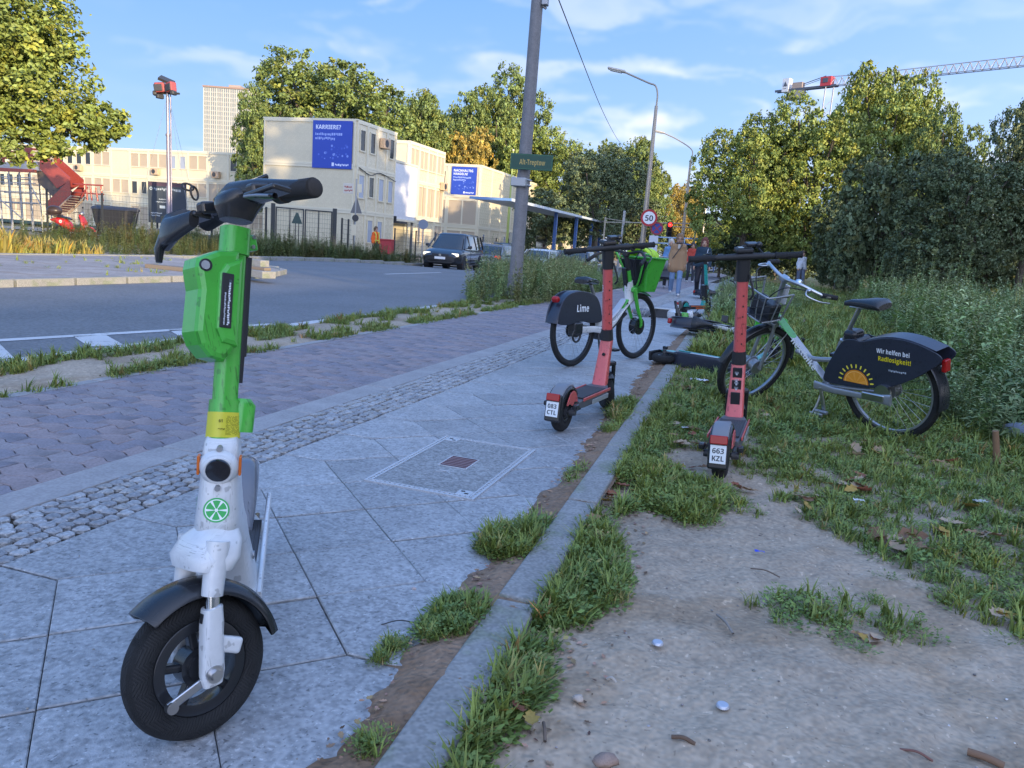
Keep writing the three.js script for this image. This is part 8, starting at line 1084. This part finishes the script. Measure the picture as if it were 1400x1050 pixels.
// fallen leaves
{
  const leafGeo = (seed) => { const r = mulberry(seed), n = 11, m = 7, pos = [], idx = [], cu = ur(0.6, 1.7, r), tw = ur(-0.5, 0.5, r); for (let j = 0; j < n; j++) for (let i = 0; i < m; i++) { const v = j / (n - 1), u = i / (m - 1) * 2 - 1, lobes = 0.75 + 0.25 * Math.cos(v * 6.28 * 3.2 + 2.2), w = 0.36 * Math.sin(Math.PI * Math.pow(v, 0.8)) * lobes + 0.012, x = u * w, z = v - 0.5; pos.push(x * Math.cos(x * cu), 0.05 + 0.42 * cu * x * x + 0.16 * cu * z * z * (1 + tw * u) + 0.03 * (r() - 0.5) + 0.05 * Math.abs(u) * lobes, z); } for (let j = 0; j + 1 < n; j++) for (let i = 0; i + 1 < m; i++) { const a = j * m + i; idx.push(a, a + m, a + 1, a + 1, a + m, a + m + 1); } const stem = [CY([0, 0.05 + 0.04 * cu, 0.48], [0.06, 0.1, 0.75], 0.012, 0.008, 5, true)]; const g = new THREE.BufferGeometry(); g.setAttribute('position', new THREE.Float32BufferAttribute(pos, 3)); g.setIndex(idx); g.computeVertexNormals(); return join([g, ...stem]); };
  const geos = [71, 72, 73, 74, 75, 76].map(leafGeo), mats = [[0.34, 0.20, 0.11], [0.42, 0.29, 0.18], [0.24, 0.13, 0.075], [0.50, 0.38, 0.26], [0.45, 0.30, 0.07], [0.33, 0.12, 0.07]].map((c) => std(c, 0.8, 0, { side: THREE.DoubleSide, map: grime }));
  const put1 = (x, y, s, mi, on = 0.018) => { const p = G(x, y, 0.01); const o = shared('fallen_leaf', geos[Math.floor(rnd() * 6)], mats[mi ?? Math.floor(rnd() * 6)], scene); o.position.set(p.x, on, p.z); o.scale.setScalar(s); o.rotation.set(ur(-0.4, 0.4), ur(0, 6.28), ur(-0.5, 0.5)); tag(o, 'curled dry leaf fallen on the lawn or the soil beside it', 'fallen leaf', 'fallen leaves'); };
  const near = (cx, cy, sx, sy, n, s, mi) => { for (let k = 0; k < n; k++) put1(cx + sx * (rnd() + rnd() - 1), cy + sy * (rnd() + rnd() - 1), s * ur(0.7, 1.3), mi, isGrass(G(cx, cy).x, G(cx, cy).z) ? 0.026 : 0.006); };
  near(1170, 668, 45, 18, 9, 0.09); near(1200, 622, 40, 22, 8, 0.09); near(1235, 745, 50, 22, 8, 0.10); near(1110, 690, 40, 20, 6, 0.08); near(1330, 720, 60, 30, 7, 0.10); near(845, 672, 34, 26, 10, 0.075); near(935, 598, 34, 30, 7, 0.08); near(945, 642, 30, 16, 5, 0.07); near(690, 965, 40, 40, 9, 0.06); near(800, 735, 30, 30, 5, 0.06); near(1015, 668, 20, 10, 4, 0.08); near(1180, 875, 40, 14, 4, 0.06); near(700, 830, 22, 60, 4, 0.05); near(1360, 845, 30, 10, 3, 0.09); near(1040, 560, 30, 30, 4, 0.09); near(940, 545, 20, 20, 4, 0.09); near(1300, 640, 60, 20, 5, 0.1);
  // dry bits in the gutter soil
  const bits = []; for (let k = 0; k < 3600; k++) { const z = -ur(0.9, 9), kx = kerbX(z), inner = rnd() < 0.62, x = inner ? kx - Math.abs(rnd() + rnd() - 1) * 0.16 : kx + 0.14 + Math.abs(rnd() + rnd() - 1) * 0.3; const cq = ur(0.3, 1.6), c = [0.30 * cq, 0.20 * cq * ur(0.85, 1.1), 0.13 * cq * ur(0.8, 1.15)]; bits.push([x, inner ? 0.012 : parkH(x, z) + 0.004, z, ur(0.008, 0.026), c]); }
  scatter('litter', 'small dry leaf scraps and twigs gathered along both sides of the kerb', 'leaf litter', geos.slice(0, 3), std(0xffffff, 0.9, 0, { side: THREE.DoubleSide }), bits);
  const peb = []; const pg = [1, 2, 3].map((k) => { const g = norm(new THREE.IcosahedronGeometry(1, 1)), p = g.attributes.position, r = mulberry(k * 17); for (let i = 0; i < p.count; i++) { const q = 0.8 + 0.35 * n3(p.getX(i) * 1.3 + k * 9, p.getY(i) * 1.3, p.getZ(i) * 1.3); p.setXYZ(i, p.getX(i) * q, p.getY(i) * q * 0.6, p.getZ(i) * q); } g.computeVertexNormals(); return g; });
  for (let k = 0; k < 5200; k++) { const z = -0.8 - 5.2 * Math.pow(rnd(), 1.2), x = ur(-0.5, 2.6); if (x < kerbX(z) + 0.17 || isGrass(x, z)) continue; const s = Math.pow(rnd(), 5), v = rnd() < 0.18 ? ur(0.5, 0.75) : ur(0.12, 0.42); peb.push([x, parkH(x, z), z, 0.0014 + 0.0042 * s, [v, v * ur(0.88, 0.98), v * ur(0.75, 0.95)]]); }
  for (let k = 0; k < 500; k++) peb.push([ur(-2.0, -0.75), 0.001, -ur(0.9, 5), 0.0008 + 0.003 * Math.pow(rnd(), 4), [0.3, 0.28, 0.25]]);
  scatter('gravel', 'fine pebbles and crumbs strewn over the trodden soil', 'gravel', pg, std(0xffffff, 0.85), peb);
  const rock = (x, y, s, c, label, cat = 'stone') => { const p = G(x, y), o = shared('stone', pg[Math.floor(rnd() * 3)], std(c, 0.8, 0, { map: grime }), scene); o.position.set(p.x, s * 0.35, p.z); o.scale.setScalar(s); o.rotation.y = ur(0, 6); tag(o, label, cat); };
  rock(790, 958, 0.018, [0.55, 0.46, 0.38], 'pale pinkish stone on the trodden soil near the kerb grass'); rock(566, 806, 0.009, [0.62, 0.5, 0.46], 'tiny pinkish stone chip lying on the slabs'); rock(1173, 692, 0.022, [0.66, 0.67, 0.68], 'small white stone at the edge of the lawn'); rock(1402, 604, 0.16, [0.3, 0.33, 0.4], 'flat grey boulder half hidden in the weeds'); rock(826, 1046, 0.03, [0.4, 0.28, 0.22], 'brown stone at the lower edge of the soil');
  rock(850, 792, 0.01, [0.5, 0.46, 0.4], 'small beige stone beside the kerb grass tip');
  const cap = (x, y, label) => { const p = G(x, y), t = thing('bottle_cap', label, 'bottle cap', [p.x, 0.001, p.z], ur(0, 6), 'bottle caps on the soil'); mk('cap_disc', loft(Array.from({ length: 4 }, (_, j) => Array.from({ length: 42 }, (_, i) => { const a = i / 42 * 2 * Math.PI, r = [0.0165, 0.0152, 0.0138, 0.012][j] + (j === 0 ? (i % 2 ? 0.0007 : -0.0006) : 0); return [Math.cos(a) * r, [0.0, 0.004, 0.0062, 0.0066][j], Math.sin(a) * r]; }))), std([0.52, 0.55, 0.62], 0.4, 0.5), t); return t; };
  cap(899, 880, 'silvery bottle cap lying nearer the kerb on the soil'); cap(988, 966, 'silvery bottle cap lying out on the open soil');
  const scrap = (nm, x, y, w, d, c, label, cat, r0 = 0) => { const p = G(x, y), g = new THREE.PlaneGeometry(w, d, 8, 6).rotateX(-Math.PI / 2), q = g.attributes.position; for (let i = 0; i < q.count; i++) q.setY(i, 0.004 + 0.1 * w * Math.abs(n2(q.getX(i) * 60 + x, q.getZ(i) * 60)) + 0.12 * w * Math.abs(n2(q.getX(i) * 22 + y, q.getZ(i) * 22))); g.computeVertexNormals(); const o = mk(nm, g, std(c, 0.5, 0, { side: THREE.DoubleSide })); o.position.set(p.x, isGrass(p.x, p.z) ? 0.03 : 0.004, p.z); o.rotation.y = r0; tag(o, label, cat); };
  scrap('wrapper', 1038, 757, 0.036, 0.014, [0.02, 0.06, 0.55], 'crumpled bright blue wrapper on the open soil', 'wrapper', 0.2); scrap('paper_scrap', 955, 526, 0.16, 0.05, [0.66, 0.68, 0.72], 'white paper strip in the grass by the turquoise scooter', 'paper scrap', 0.5); scrap('paper_scrap', 1172, 694, 0.05, 0.03, [0.68, 0.69, 0.7], 'small white paper piece on the lawn edge', 'paper scrap', 0.2); scrap('paper_scrap', 936, 592, 0.05, 0.03, [0.5, 0.5, 0.52], 'pale scrap in the grass near the scooter plate', 'paper scrap', 0.8); scrap('paper_scrap', 1338, 695, 0.07, 0.03, [0.5, 0.52, 0.5], 'pale flat scrap among the leaves on the lawn', 'paper scrap', 0.4);
  const stick = (a, b, r, label, c = [0.16, 0.12, 0.09]) => { const p = G(...a), q = G(...b), m = p.clone().lerp(q, 0.5); m.y = 0.012; const o = mk('stick', TB([p.clone().setY(r), m, q.clone().setY(r)], r, 10, 7), std(c, 0.9)); tag(o, label, 'stick', 'twigs on the soil'); };
  stick([980, 842], [1002, 868], 0.004, 'straight grey twig in the middle of the soil', [0.26, 0.23, 0.2]); stick([1026, 778], [1066, 790], 0.0025, 'thin twig near the blue wrapper'); stick([1255, 838], [1262, 842], 0.002, 'short twig beside the weed patch'); stick([918, 1010], [950, 1020], 0.005, 'dark bark twig near the lower bottle cap', [0.14, 0.09, 0.06]); stick([1322, 1032], [1372, 1052], 0.009, 'thick brown stick at the lower edge', [0.22, 0.13, 0.08]); stick([743, 990], [745, 1016], 0.004, 'dark twig beside the kerb grass'); stick([1230, 1026], [1275, 1042], 0.003, 'long thin reddish twig on the soil', [0.2, 0.1, 0.08]); stick([1012, 560], [1020, 575], 0.004, 'twig in the grass by the scooter'); stick([521, 855], [568, 852], 0.0018, 'dark straight twig lying on the slabs', [0.06, 0.06, 0.065]); stick([830, 930], [842, 935], 0.004, 'pale broken stick end on the soil', [0.42, 0.38, 0.33]);
  const q = G(1366, 640), sk = mk('stake', CY([0, -0.05, 0], [-0.06, 0.22, 0.02], 0.022, 0.017, 9), std([0.22, 0.13, 0.07], 0.9)); sk.position.copy(q); tag(sk, 'short brown wooden stake standing in the weeds', 'stake');
}
scene.traverse((o) => { if (o.isMesh) { o.castShadow = o.receiveShadow = true; } });
renderer.render(scene, camera);
